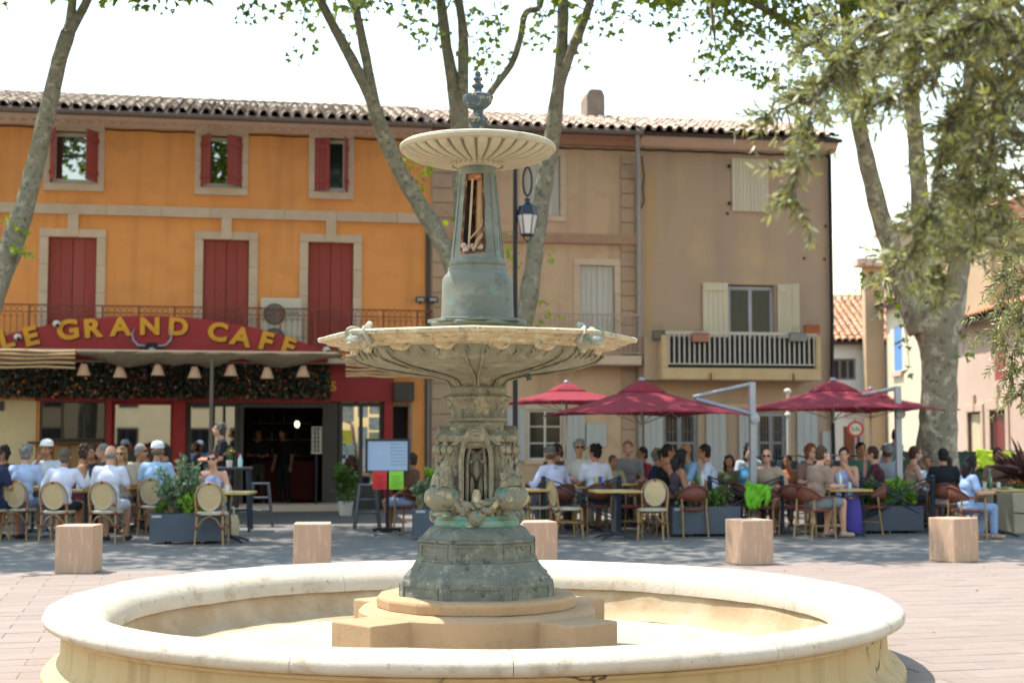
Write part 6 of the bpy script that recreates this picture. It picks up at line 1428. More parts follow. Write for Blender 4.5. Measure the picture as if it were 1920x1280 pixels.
def make_armchair():
    t = thing('rattan_armchair', 'x', 'chair', (0, 0, -50))
    m = MB(); m.lathe([(.21, .41), (.235, .42), (.235, .45), (.20, .46), (.01, .462)], 20, (0, .01, 0)); m.build('seat', M_brown, t, smooth=40)
    an = [R(200+140*k/12) for k in range(13)]; V = []
    for a in an:
        f = abs((a-R(270))/R(70)); hh = .80-.16*f**2
        for z in (.54+.06*f, (.54+hh)/2, hh): V.append((.27*math.cos(a)*1.0, .26*math.sin(a)+.02-.05*(z-.5), z))
    m = MB(); m.add(V, [q for k in range(12) for q in ((3*k, 3*k+3, 3*k+4, 3*k+1), (3*k+1, 3*k+4, 3*k+5, 3*k+2))]); o = m.build('backrest', M_brown, t, smooth=60); so = o.modifiers.new('t', 'SOLIDIFY'); so.thickness = .018
    m = MB(); rail = [(.235, .20, .64)]+[V[3*k+2] for k in range(12, -1, -1)]+[(-.235, .20, .64)]; m.tube(rail, .016, 7); m.build('top_rail', M_brown, t, smooth=60)
    for s in (-1, 1):
        m = MB(); m.tube([(s*.235, .20, .64), (s*.225, .20, .42), (s*.225, .22, 0)], .016, 7); m.build('leg', M_cane, t, smooth=60)
        m = MB(); m.tube([(s*.21, -.17, .60), (s*.20, -.18, .42), (s*.21, -.24, 0)], .016, 7); m.build('leg', M_cane, t, smooth=60)
        m = MB(); m.bar((s*.222, .205, .2), (s*.205, -.21, .2), .011, 6); m.build('stretcher', M_cane, t)
        for y, z in ((.2, .42), (-.18, .42)): m = MB(); m.ball((s*.215, y, z), (.022, .022, .03), 7, 5); m.build('binding', M_bind, t, smooth=180)
    return t
M_top = mat('table_top', C('d6c7a6'), C('c4b391'), rough=.35, scale=3); M_edge = mat('brass_edge', C('c9ac62'), C('b7994f'), rough=.4)
def make_table():
    t = thing('cafe_table', 'x', 'table', (0, 0, -50))
    m = MB(); m.box(-.34, .34, -.34, .34, .725, .745); m.build('top', M_top, t, bevel=.004)
    m = MB(); m.box(-.352, -.341, -.352, .352, .715, .747); m.box(.341, .352, -.352, .352, .715, .747); m.box(-.341, .341, -.352, -.341, .715, .747); m.box(-.341, .341, .341, .352, .715, .747); m.build('edge', M_edge, t)
    m = MB(); m.lathe([(.05, .06), (.03, .12), (.03, .68), (.12, .70), (.12, .724)], 12); m.build('column', M_barr, t, smooth=40)
    for k in range(4): a = R(45+90*k); m = MB(); m.tube([(0, 0, .09), (.2*math.cos(a), .2*math.sin(a), .06), (.36*math.cos(a), .36*math.sin(a), .015)], [.03, .024, .016], 7); m.build('foot', M_barr, t, smooth=60)
    return t
def make_stool():
    t = thing('bar_stool', 'x', 'stool', (0, 0, -50)); M_st = mat('gunmetal', C('6b6f76'), C('5c6067'), rough=.35, metal=.6)
    m = MB(); m.box(-.16, .16, -.16, .16, .735, .765); m.build('seat', M_st, t, bevel=.02, seg=2)
    for sx_ in (-1, 1):
        for sy in (-1, 1): m = MB(); m.tube([(sx_*.13, sy*.13, .74), (sx_*.17, sy*.17, .4), (sx_*.215, sy*.215, 0)], [.026, .022, .018], 4); m.build('leg', M_st, t)
    for z, w in ((.28, .185), (.5, .16)):
        for s in (-1, 1): m = MB(); m.bar((-w, s*w, z), (w, s*w, z), .012, 4); m.build('rung', M_st, t); m = MB(); m.bar((s*w, -w, z), (s*w, w, z), .012, 4); m.build('rung', M_st, t)
    return t
def make_high():
    t = thing('high_table', 'x', 'table', (0, 0, -50)); m = MB(); m.box(-.32, .32, -.32, .32, 1.02, 1.06); m.build('top', M_darkframe, t, bevel=.006)
    for sx_ in (-1, 1):
        for sy in (-1, 1): m = MB(); m.tube([(sx_*.26, sy*.26, 1.02), (sx_*.31, sy*.31, 0)], [.03, .024], 4); m.build('leg', M_barr, t)
    for s in (-1, 1): m = MB(); m.bar((-.29, s*.29, .35), (.29, s*.29, .35), .014, 4); m.build('rung', M_barr, t)
    return t
PROTO = {}; FS = 1.06
def put(kind, label, px, Y, rz, group=None, dz=0.0, sc=FS):
    mk = {'bistro': make_bistro, 'arm': make_armchair, 'table': make_table, 'stool': make_stool, 'high': make_high}[kind]
    if kind not in PROTO: PROTO[kind] = mk(); t = PROTO[kind]
    else: t = copy_tree(PROTO[kind])
    t.location = (gp(px, Y), Y, dz); t.rotation_euler = (0, 0, R(rz)); t.scale = (sc, sc, sc); t['label'] = label
    if group: t['group'] = group
    return t
G1 = 'oval-backed bistro chairs'; G2 = 'brown rattan armchairs'; G3 = 'cafe terrace tables'
put('table', 'cafe table before the man in light blue with grey hair', 66, 24.0, 5, G3); put('table', 'cafe table between the two men in white tees', 165, 23.5, 4, G3); put('table', 'cafe table by the man in pale cap and blue tee', 262, 25.2, 8, G3); put('table', 'cafe table where the woman with sunglasses sits alone', 432, 22.55, 0, G3)
put('table', 'empty cafe table with black cross foot right of the fountain', 1152, 23.3, 8, G3); put('table', 'cafe table half hidden by the fountain pedestal', 986, 23.8, 8, G3); put('table', 'cafe table before the man in white with sunglasses', 1095, 25.4, 8, G3); put('table', 'cafe table shared by the bald bearded man', 1296, 24.5, 8, G3); put('table', 'cafe table before the person in taupe tee', 1578, 23.9, 8, G3); put('table', 'cafe table in front of the girl in jeans', 1862, 23.9, 8, G3); put('table', 'cafe table behind the bright green jacket', 1412, 25.6, 8, G3); put('table', 'cafe table by the man in maroon', 1672, 25.6, 8, G3); put('table', 'cafe table at the wall by the man in grey tee', 1195, 26.6, 8, G3); put('table', 'cafe table behind the menu board', 812, 24.6, 0, G3)
put('bistro', 'empty oval-backed chair in front of the woman with sunglasses', 402, 22.0, 0, G1); put('bistro', 'empty oval-backed chair seen side-on nearest the fountain pedestal', 1062, 23.5, -72, G1); put('bistro', 'empty oval-backed chair turned away with a jacket-pale back near the barrier post', 1008, 23.9, -80, G1); put('bistro', 'empty oval-backed chair facing the camera left of the third planter', 1222, 23.2, 165, G1)
put('stool', 'grey metal bar stool left of the doorway', 491, 26.7, 8, 'metal bar stools'); put('stool', 'grey metal bar stool behind the menu board', 690, 25.9, 10, 'metal bar stools'); put('high', 'dark high table beside the waitress', 438, 25.4, 6)
# ------------------------------------------------------------------ people
QUEUE = []
def queue_remesh(o, vox, sm=3, extra=None):
    md = o.modifiers.new('r', 'REMESH'); md.mode = 'VOXEL'; md.voxel_size = vox; md.use_smooth_shade = True
    s_ = o.modifiers.new('s', 'SMOOTH'); s_.factor = .5; s_.iterations = sm
    QUEUE.append((o, extra))
def flush():
    dg = bpy.context.evaluated_depsgraph_get(); new = []
    for o, ex in QUEUE: new.append((o, bpy.data.meshes.new_from_object(o.evaluated_get(dg)), ex))
    for o, me, ex in new:
        o.modifiers.clear(); old = o.data; o.data = me; bpy.data.meshes.remove(old)
        if ex is not None:
            bm = bmesh.new(); bm.from_mesh(me); k = [bm.verts.new(p) for p in ex.v]
            for f in ex.f:
                try: bm.faces.new([k[i] for i in f])
                except ValueError: pass
            bm.to_mesh(me); bm.free()
        me.polygons.foreach_set('use_smooth', [True]*len(me.polygons))
    QUEUE.clear()
def cap(mb, a, ra, b, rb, n=10):
    """tapered limb segment with rounded ends"""
    a, b = Vector(a), Vector(b); mb.tube([a, a.lerp(b, .5), b], [ra, (ra+rb)/2, rb], n); mb.ball(a, ra, n, 6); mb.ball(b, rb, n, 6)
def cloth(h, pattern=None):
    return mat('cloth_'+h+(pattern or ''), C(h), C(pattern) if pattern else C(h, .67), rough=.9, scale=14 if pattern else 5, sharp=(.48, .54) if pattern else None, bump=.7, bscale=11)
SKIN = {'f': 'd09a7c', 'm': 'b98262', 'd': '9a6a4c', 'p': 'd8a088', 'b': '6a4836'}
def person(label, px, Y, th, shirt='e8e8ee', skin='f', hair=('short', '5a4a3c'), bottom=('shorts', '3c3c44'), arms='table', lean=.12, pose='sit', sleeve='short', glasses=False, capc=None, sc=1.08, yaw=0.0, pitch=0.0, pat=None, z=0.0, seat=None, shoe='3a3a3e', strap=None, fem=False):
    t = thing('person', label, 'person', (gp(px, Y), Y, z), R(th)); t.scale = (sc, sc, sc)
    sk = mat('skin_'+skin, C(SKIN[skin]), C(SKIN[skin], .66), rough=.6, scale=9, spec=.35)
    hz = .52 if pose == 'sit' else .92
    T = lambda h, x=0, y=0: Vector((x, y+h*math.sin(lean)*1.0, hz+h*math.cos(lean)))
    w = .92 if fem else 1.0; bd = MB(); fin = MB(); st = MB(); bt = MB()
    hip = [Vector((s*.09, .0, hz-.02)) for s in (-1, 1)]
    if pose == 'sit':
        kn = [Vector((s*.14, .42, hz+.0)) for s in (-1, 1)]; ank = [Vector((s*.13, .38+.05*s, .09)) for s in (-1, 1)]
    else:
        kn = [Vector((s*.10, .03, .50)) for s in (-1, 1)]; ank = [Vector((s*.11, -.01+.05*s, .09)) for s in (-1, 1)]
    sh = [T(.49, s*.175*w) for s in (-1, 1)]
    F_ = Vector((0, 1, 0))
    A = {'table': [(T(.24, -.25, .08), Vector((-.13, .40, .76))), (T(.24, .25, .08), Vector((.15, .38, .76)))],
         'wide': [(T(.22, -.33, .12), Vector((-.24, .42, .76))), (T(.22, .33, .12), Vector((.24, .42, .76)))],
         'mouth': [(T(.22, -.26, .12), Vector((-.12, .40, .76))), (T(.24, .25, .16), T(.56, .06, .17))],
         'chin': [(T(.22, -.22, .2), T(.52, -.04, .16)), (T(.24, .25, .1), Vector((.12, .40, .76)))],
         'hang': [(T(.20, -.24, -.02), T(-.03, -.26, .06)), (T(.20, .24, -.02), T(-.03, .26, .06))],
         'work': [(T(.22, -.22, .06), T(.20, -.08, .30)), (T(.22, .22, .06), T(.22, .07, .30))],
         'lap': [(T(.22, -.24, .04), Vector((-.08, .26, hz+.10))), (T(.22, .24, .04), Vector((.08, .26, hz+.10)))]}[arms]
    # torso and legs in one skin
    bd.ball(T(.02), (.155*w, .12, .11), 14, 9); bd.ball(T(.18), (.135*w, .105, .15), 14, 9); bd.ball(T(.36), (.16*w, .115, .16), 14, 9)
    cap(bd, T(.47, -.14*w), .07, T(.47, .14*w), .07); cap(bd, T(.50), .06, T(.60, 0, .015), .054)
    for i, s in enumerate((-1, 1)):
        cap(bd, hip[i], .088, kn[i], .062); mid = kn[i].lerp(ank[i], .35)+Vector((0, -.015, 0)); cap(bd, kn[i], .058, mid, .058); cap(bd, mid, .058, ank[i], .037)
        toe = ank[i]+Vector((s*.02, .16, -.05)); cap(bd, ank[i]+Vector((0, -.02, -.04)), .042, toe, .032)
        el, wr = A[i]; cap(bd, sh[i], .055, el, .043); cap(bd, el, .043, wr, .029)
        hd = (wr-el).normalized(); pal = wr+hd*.055; up = Vector((0, 0, 1)) if abs(hd.z) < .8 else Vector((0, 1, 0)); sd = hd.cross(up).normalized(); dn = sd.cross(hd)
        cap(bd, wr, .028, pal, .034)
        for q, (o_, L) in enumerate(((-.03, .062), (-.01, .075), (.011, .07), (.031, .055))):
            b0_ = pal+sd*o_+hd*.012; m1 = b0_+hd*L*.55-dn*.006*(1 if dn.z > 0 else -1); m2 = m1+hd*L*.4+Vector((0, 0, -.018)); fin.tube([b0_, m1, m2], [.0095, .009, .007], 5)
        b0_ = wr+hd*.02-sd*s*.028; fin.tube([b0_, b0_+hd*.03-sd*s*.03, b0_+hd*.06-sd*s*.03], [.011, .01, .008], 5)
    # head
    hc = T(.60, 0, .02)+Vector((0, .025, .115)); Mh = Matrix.Translation(hc) @ Matrix.Rotation(R(yaw), 4, 'Z') @ Matrix.Rotation(-pitch, 4, 'X')
    H = MB(); H.ball((0, -.012, .02), (.076, .095, .102), 16, 11); H.ball((0, .022, -.045), (.058, .066, .07), 14, 9); H.ball((0, .045, -.088), (.034, .032, .026), 10, 7)
    H.tube([(0, .082, .022), (0, .104, -.012), (0, .106, -.024), (0, .088, -.034)], [.009, .013, .017, .012], 8); H.ball((0, .085, -.056), (.026, .014, .012), 9, 6); H.ball((0, .078, .034), (.05, .016, .012), 9, 6)
    for s in (-1, 1): H.ball((s*.077, -.008, -.005), (.012, .022, .033), 8, 7)
    H.xf(Mh); bd.add(H.v, H.f); cap(bd, T(.56), .055, Mh @ Vector((0, -.02, -.06)), .052)
    o = bd.build('body', sk, t); queue_remesh(o, .0145, 2, fin)
    ey = MB()
    for s in (-1, 1): ey.ball((s*.030, .078, .012), (.012, .008, .008), 7, 5)
    ey.xf(Mh); e = ey.build('eyes', mat('eye_dark', C('2e2622'), rough=.3), t, smooth=180)
    if glasses:
        g_ = MB()
        for s in (-1, 1): g_.ball((s*.033, .087, .012), (.030, .010, .022), 10, 7); g_.tube([(s*.06, .08, .015), (s*.078, .0, .012)], .004, 4)
        g_.tube([(-.01, .094, .016), (.01, .094, .016)], .004, 4); g_.xf(Mh); g_.build('sunglasses', mat('dark_lens', C('1c1a1c'), rough=.15), t, smooth=180)
    # shirt
    i_ = .016
    st.ball(T(.05), (.165*w+i_, .125+i_, .11), 14, 9); st.ball(T(.18), (.145*w+i_, .115+i_, .15), 14, 9); st.ball(T(.36), (.165*w+i_, .12+i_, .15), 14, 9)
    if sleeve != 'none':
        cap(st, T(.465, -.15*w), .075+i_*.6, T(.465, .15*w), .075+i_*.6); cap(st, T(.48), .085, T(.515), .072)
        for i in (0, 1):
            el, wr = A[i]
            if sleeve == 'short': cap(st, sh[i], .068, sh[i].lerp(el, .72), .062)
            else: cap(st, sh[i], .066, el, .054); cap(st, el, .054, el.lerp(wr, .9), .042)
    else:
        for s in (-1, 1): cap(st, T(.36, s*.09), .05, T(.50, s*.085, -.005), .042)
    o = st.build('shirt', cloth(shirt, pat), t); queue_remesh(o, .018, 2)
    # lower garment
    kind, bc = bottom
    bt.ball(T(.0), (.165*w+.008, .135, .115), 14, 9)
    for i in (0, 1):
        if kind == 'shorts': cap(bt, hip[i], .102, hip[i].lerp(kn[i], .82), .084)
        else:
            cap(bt, hip[i], .100, kn[i], .076); cap(bt, kn[i], .076, ank[i]+Vector((0, 0, .03)), .062)
    if kind == 'skirt': cap(bt, (hip[0]+hip[1])/2, .12, (kn[0]+kn[1])/2, .12)
    o = bt.build('shorts' if kind == 'shorts' else ('skirt' if kind == 'skirt' else 'trousers'), cloth(bc), t); queue_remesh(o, .018, 2)
    for i, s in enumerate((-1, 1)):
        m = MB(); toe = ank[i]+Vector((s*.02, .17, -.055)); m.tube([ank[i]+Vector((0, -.06, -.05)), ank[i]+Vector((0, 0, -.042)), ank[i]+Vector((s*.012, .1, -.05)), toe], [.034, .05, .047, .03], 10, flat=.8); m.build('shoe', mat('shoe_'+shoe, C(shoe), C(shoe, .62), rough=.6), t, smooth=60)
    # hair and hats
    hs, hcx = hair; m = MB(); hm = mat('hair_'+hcx, C(hcx), C(hcx, .5), rough=.75, scale=40, stretch=(1, 1, .2), bump=.5, bscale=90)
    if hs != 'bald':
        if hs == 'fringe': m.ball((0, -.04, -.01), (.084, .078, .06), 14, 9)
        else: m.ball((0, -.022, .034), (.086, .096, .10), 16, 10); m.ball((0, -.05, -.03), (.078, .064, .07), 12, 8)
        if hs in ('curly', 'bob', 'long'):
            for k in range(26):
                a = random.uniform(0, 6.28); e = random.uniform(-.6, 1.3); d = Vector((math.cos(a)*math.cos(e), math.sin(a)*math.cos(e), math.sin(e)))
                if d.y > .45 and d.z < .5: continue
                m.ball((d.x*.08, d.y*.09-.02, d.z*.095+.03), random.uniform(.022, .036), 7, 5)
        if hs in ('bob', 'long'):
            for s in (-1, 1): m.tube([(s*.07, .0, .04), (s*.085, -.01, -.03), (s*.08, -.02, -.10)], [.03, .034, .022], 8)
        if hs == 'long': m.tube([(0, -.08, .03), (0, -.115, -.06), (0, -.12, -.16), (0, -.10, -.27)], [.06, .075, .075, .03], 10); m.tube([(.07, -.03, -.05), (.085, -.03, -.14), (.075, -.0, -.24)], [.03, .035, .015], 8)
        if hs == 'bun': m.ball((0, -.10, .07), .045, 10, 7)
        if hs == 'tail': m.tube([(0, -.10, .04), (0, -.16, .0), (0, -.15, -.12)], [.025, .035, .012], 8)
        m.xf(Mh); o = m.build('hair', hm, t, smooth=180); roughen(o.data, .010, 40, px)
    if capc:
        m = MB(); m.lathe([(.096, .0), (.097, .03), (.085, .075), (.055, .10), (.005, .112)], 18, (0, -.012, .045), caps=False, fn=lambda r, z, a, j: r*(1+.10*math.sin(a)**2)); br_ = [(.075*math.sin(a), .07+.085*math.cos(a), .052) for a in [R(-80+20*k) for k in range(9)]]; m.prism(br_, (0, 0, .008)); m.xf(Mh); m.build('cap', cloth(capc), t, smooth=50)
    if strap: m = MB(); m.tube([T(.48, -.09, .10), T(.3, .02, .155), T(.1, .1, .15)], .014, 5); m.build('strap', cloth(strap), t)
    if seat:
        kind_, lab = seat; sl_ = {'bistro': G1, 'arm': G2}
        put(kind_, lab, px, Y, th, sl_[kind_])
    return t
B, AR = 'bistro', 'arm'
oc_ = lambda who: (B, 'oval-backed chair occupied by the '+who)
ar_ = lambda who: (AR, 'brown rattan armchair occupied by the '+who)
# left terrace
person('grey-haired person in a loose light blue shirt seen from behind at the left edge', 45, 23.2, -6, 'b9c8ea', 'f', ('curly', '8c8880'), ('trousers', '8a90a8'), 'table', .16, sleeve='long', seat=oc_('grey-haired person in light blue'), sc=1.13, shoe='c8c8cc')
person('broad man in white tee and black shorts seen from behind with striped shoes', 116, 22.5, -4, 'd9daee', 'm', ('short', '6a5c50'), ('shorts', '2a2a2e'), 'wide', .26, seat=oc_('broad man in white tee and black shorts'), sc=1.10, shoe='5a5a6a')
person('balding grey man in white tee with sandals seen from behind', 206, 22.5, -3, 'dfe0f0', 'f', ('fringe', '8f8d8a'), ('shorts', 'd4d4dc'), 'table', .10, seat=oc_('balding grey man in white tee'), sc=1.12)
person('man in a white cap raising his hand to his mouth facing the camera', 94, 25.2, 172, 'd4d8e4', 'm', ('short', '5a4a3c'), ('shorts', '4a4a52'), 'mouth', .06, capc='f0f0f0', seat=oc_('man in a white cap'), sc=1.17)
person('woman with brown hair and dark red dress turned to the right', 150, 25.0, -70, '6a2c30', 'm', ('bob', '4a382c'), ('skirt', '6a2c30'), 'table', .10, sleeve='none', seat=oc_('woman in dark red dress'), sc=1.12, fem=True)
person('grey-haired man in dark shirt behind the balding man in white', 203, 25.8, 120, '3a3a40', 'f', ('short', '8a8a8a'), ('trousers', '3c3c44'), 'table', .05, seat=oc_('grey-haired man in dark shirt'), sc=1.13)
person('blond woman in sunglasses and pale top facing the camera', 232, 24.9, 178, 'b8ac98', 'f', ('long', 'b08a5c'), ('trousers', '6a6a72'), 'table', .08, glasses=True, seat=oc_('blond woman in sunglasses'), sc=1.10, fem=True)
person('tanned grey man in sunglasses looking right beside the pale-capped man', 262, 25.9, -130, 'c2b49c', 'm', ('short', '9a948c'), ('shorts', '5a5a5a'), 'chin', .05, glasses=True, seat=oc_('tanned grey man in sunglasses'), sc=1.13, yaw=30)
person('man in a pale cap and light blue tee seen from behind near the bushes', 294, 24.2, -2, 'a4c2e0', 'm', ('fringe', '7a6a5c'), ('shorts', '6a7080'), 'table', .10, capc='e4e4ee', seat=oc_('man in a pale cap and blue tee'), sc=1.15)
person('woman in sunglasses and flowered top and jeans sitting alone facing the camera', 405, 23.1, 176, 'b4b8d0', 'p', ('bun', '5c3430'), ('trousers', '7c94c0'), 'table', .14, sleeve='none', glasses=True, pat='8c98c0', seat=oc_('woman in sunglasses and flowered top'), sc=1.05, fem=True)
person('dark-haired person in navy by the cream wall at the left edge', 16, 26.0, 150, '23283a', 'm', ('bob', '2c2622'), ('trousers', '23283a'), 'table', .06, seat=oc_('dark-haired person in navy'), sc=1.10)
person('person in navy shorts cut off by the left edge', -12, 22.9, -20, '2c3450', 'm', ('short', '4a3c34'), ('shorts', '2c3450'), 'table', .12, seat=oc_('person in navy shorts at the left edge'), sc=1.1)
person('woman with brown bob hidden between the diners by the red post', 178, 26.6, 175, '3c3438', 'm', ('bob', '3a2e28'), ('trousers', '3c3438'), 'table', .06, seat=oc_('woman with brown bob'), sc=1.10, fem=True)
person('dark-haired man in black by the red posts behind the bushes', 318, 26.2, 100, '26262a', 'm', ('short', '2a2422'), ('trousers', '2c2c30'), 'table', .08, seat=oc_('dark-haired man in black'), sc=1.14)
person('waitress with short grey hair in a black tee standing and writing', 421, 26.9, 108, '26262b', 'f', ('curly', '5a5650'), ('trousers', '2c2c30'), 'work', .07, pose='stand', strap='a89a88', sc=1.10, pitch=-.25, z=0.0)
person('waiter in dark clothes just inside the doorway at its left', 484, 35.2, 200, '1e1e22', 'm', ('short', '2a2422'), ('trousers', '55504a'), 'work', .05, pose='stand', z=.03, sc=1.05)
person('waiter in dark clothes walking inside the doorway', 533, 35.0, 150, '1e1e22', 'm', ('short', '2a2422'), ('trousers', '2a2a2e'), 'hang', .03, pose='stand', z=.03, sc=1.06)
person('person in light blue shorts mostly hidden behind the menu board', 772, 24.9, 75, '6a4a3a', 'd', ('short', '3a2e28'), ('shorts', '8a9cc4'), 'lap', -.05, seat=ar_('person in light blue shorts'), sc=1.02)
# right terrace
person('man in grey cap and lavender shirt leaning forward near the barrier', 1047, 24.7, 32, 'c6c8e6', 'm', ('fringe', '5a5048'), ('trousers', '50505a'), 'wide', .36, capc='5c5a58', sleeve='long', seat=ar_('man in grey cap and lavender shirt'), sc=1.12)
person('woman in dark cap and white top facing right near the lamp post', 1029, 26.3, -120, 'd2d6e2', 'm', ('tail', '2e2826'), ('trousers', '3c3c44'), 'table', .10, capc='26262a', glasses=True, seat=ar_('woman in dark cap'), sc=1.08, fem=True)
person('man with silver hair, sunglasses and white shirt facing the camera', 1086, 26.6, 182, 'e6e4e0', 'f', ('curly', '9c9a98'), ('trousers', 'c8c0b0'), 'table', .04, glasses=True, sleeve='long', seat=ar_('man with silver hair in white'), sc=1.18)
person('black-haired man in a white tee with a blue and yellow print on its back', 1118, 25.0, 10, 'd8dae8', 'm', ('curly', '1f1c1c'), ('shorts', '3c4050'), 'table', .14, seat=ar_('black-haired man in white tee'), sc=1.13, yaw=40)
person('brown-haired person by the white window right of the lamp post', 1043, 28.0, 185, '5a4a44', 'm', ('bob', '5a3c2c'), ('trousers', '3c3c44'), 'table', .06, seat=ar_('brown-haired person by the window'), sc=1.12)
person('red-faced man in a grey tee sitting by the house wall', 1177, 27.4, 172, '9a9494', 'p', ('short', '8a5c48'), ('shorts', '5a5a62'), 'lap', -.04, seat=ar_('red-faced man in grey tee'), sc=1.17)
person('dark-haired person in red by the white shutter', 1210, 27.6, 110, 'a83440', 'm', ('short', '26201e'), ('trousers', '3c3c44'), 'table', .05, seat=ar_('dark-haired person in red'), sc=1.08)
person('grey-haired person in a navy top beside the woman in black tank', 1224, 26.2, -95, '2c3450', 'f', ('curly', '8f8c88'), ('trousers', '2c3450'), 'table', .08, seat=ar_('grey-haired person in navy'), sc=1.06)
person('woman in a black tank top with dark ponytail turned to the right', 1240, 25.3, -78, '1f1f24', 'm', ('tail', '33261f'), ('shorts', '3c3c44'), 'table', .12, sleeve='none', seat=ar_('woman in black tank top'), sc=1.13, fem=True)
person('tanned woman with dark curly hair nearest the third planter', 1262, 24.1, -82, '4a3c44', 'd', ('long', '231d1c'), ('shorts', '3c3444'), 'table', .18, sleeve='none', seat=ar_('tanned woman with dark curly hair'), sc=1.07, fem=True)
person('bald bearded man in a blue shirt resting his chin', 1294, 25.4, 118, '8fb4dc', 'm', ('bald', '2a2220'), ('trousers', '40465a'), 'chin', .10, seat=ar_('bald bearded man in blue'), sc=1.14)
person('dark-haired man in a white shirt turned left at the bald man table', 1334, 25.2, 82, 'd6dcf0', 'm', ('short', '2c2420'), ('trousers', '4a4a5a'), 'table', .14, seat=ar_('dark-haired man in white shirt'), sc=1.13)
person('balding pink-faced man in teal left of the parasol post', 1398, 25.3, -60, '4a86a8', 'p', ('fringe', 'b0a090'), ('shorts', '5a5a62'), 'table', .10, seat=ar_('balding man in teal'), sc=1.06)
person('person with black hair at the wall behind the balding man', 1402, 28.0, 190, 'b4bcc4', 'm', ('long', '1d1a1a'), ('trousers', '3c3c44'), 'table', .04, seat=ar_('black-haired person at the wall'), sc=1.13)
person('bald man in sunglasses right of the parasol post', 1437, 25.0, 165, 'b09a84', 'p', ('fringe', 'a89888'), ('shorts', '5a5a62'), 'wide', .12, glasses=True, seat=ar_('bald man in sunglasses'), sc=1.07)
person('person in a taupe tee and grey shorts with bare legs in front', 1524, 23.5, -62, '9c8272', 'p', ('short', '5a4030'), ('shorts', '84888c'), 'table', .20, seat=ar_('person in taupe tee'), sc=1.12, shoe='b89a84')
person('red-haired person hidden behind the person in taupe', 1512, 25.6, -150, '8a6a5c', 'p', ('bob', '8a5034'), ('trousers', '4a4a52'), 'table', .08, seat=ar_('red-haired person'), sc=1.12)
person('woman in a lavender tank top holding her hand to her face', 1582, 25.0, 160, 'b8b6e2', 'f', ('tail', '33261f'), ('shorts', '4c5066'), 'chin', .10, sleeve='none', seat=ar_('woman in lavender tank top'), sc=1.09, fem=True)
person('dark-haired man in a green tee beside the round road sign', 1611, 27.2, 178, '4f7a6c', 'm', ('short', '221e1c'), ('trousers', '3c3c44'), 'table', .05, seat=ar_('dark-haired man in green tee'), sc=1.15)
person('man in a maroon tee turned to the left', 1646, 25.5, 75, '5a2c3c', 'p', ('short', '4a382e'), ('trousers', '3c3c44'), 'chin', .12, seat=ar_('man in maroon tee'), sc=1.10)
person('person in a grey cap seen from behind by the second parasol post', 1664, 27.0, 5, 'a4a8b0', 'm', ('fringe', '5a5048'), ('trousers', '5a5a62'), 'table', .10, capc='7a8088', seat=ar_('person in grey cap'), sc=1.10)
person('person in a grey-blue shirt bending over beside the second parasol post', 1655, 30.0, -60, '94a0aa', 'm', ('short', '2c2420'), ('trousers', '3c3c44'), 'work', .55, pose='stand', sc=1.10)
person('brown-haired woman with floral top right of the second parasol post', 1703, 26.0, -85, 'b08c7c', 'p', ('short', '5a3c2c'), ('trousers', '5a5a62'), 'table', .10, sleeve='none', pat='d0b8a0', seat=ar_('brown-haired woman with floral top'), sc=1.10, fem=True)
person('man with black cropped hair and black tee in front of the thick trunk', 1767, 25.0, -14, '1f2026', 'm', ('short', '1d1a1a'), ('shorts', 'd4d4e4'), 'table', .16, seat=ar_('man with black cropped hair'), sc=1.08)
person('girl with long dark hair in light blue top and wide jeans', 1806, 23.3, -80, 'a9bfe4', 'f', ('long', '2a211e'), ('trousers', '8fa6cc'), 'table', .14, seat=ar_('girl with long dark hair'), sc=.98, fem=True, shoe='b08a70')
person('woman in a brown top facing the camera before the yellow-green jacket', 1866, 25.9, 178, '8a6c58', 'm', ('bun', '3c2c24'), ('trousers', '4a4a52'), 'table', .06, seat=ar_('woman in brown top'), sc=1.08, fem=True)
person('long-haired woman in olive top behind the balding man in teal', 1366, 27.0, 170, '6a6a4c', 'm', ('long', '3a2c24'), ('trousers', '4a4a52'), 'table', .06, seat=ar_('long-haired woman in olive'), sc=.97, fem=True)
person('man in a faded orange tee behind the white pole', 1478, 27.2, 150, 'b0704c', 'm', ('short', '4a3a30'), ('trousers', '4a4a52'), 'table', .08, seat=ar_('man in faded orange tee'), sc=.97)
person('grey-haired woman in pale pink between the diners near the bicycles', 1548, 27.8, 185, 'd0b0b0', 'p', ('bob', 'a09a94'), ('trousers', '6a6a72'), 'table', .06, seat=ar_('grey-haired woman in pale pink'), sc=.97, fem=True)
person('man in a checked shirt against the thick plane trunk', 1738, 27.0, 160, '8a9ab4', 'm', ('short', '5a4a3c'), ('trousers', '4a4a52'), 'table', .06, pat='c4ccd8', seat=ar_('man in checked shirt'), sc=.97)
person('man in a straw-pale shirt behind the black-haired man in white', 1146, 26.9, 200, 'c2b898', 'm', ('short', '6a5a4a'), ('trousers', '4a4a52'), 'table', .06, seat=ar_('man in straw-pale shirt'), sc=.97)
person('person in a bright red tee hunched behind the man in black', 1796, 26.6, 30, 'd83434', 'm', ('short', '3a2e28'), ('trousers', '4a4a52'), 'table', .45, seat=ar_('person in bright red tee'), sc=1.0)
put('arm', 'rattan armchair with the fluorescent green jacket over its back', 1432, 24.4, -30, G2)
for px, Y, rz, lb in ((990, 25.6, -40, 'empty rattan armchair left of the lamp post'), (1182, 24.8, 60, 'empty rattan armchair behind the empty table with cross foot'), (1292, 23.9, 15, 'empty rattan armchair half hidden by the third planter'), (1486, 24.5, -20, 'empty rattan armchair left of the person in taupe'), (1630, 24.6, 60, 'empty rattan armchair behind the fourth planter')): put('arm', lb, px, Y, rz, G2)
flush()
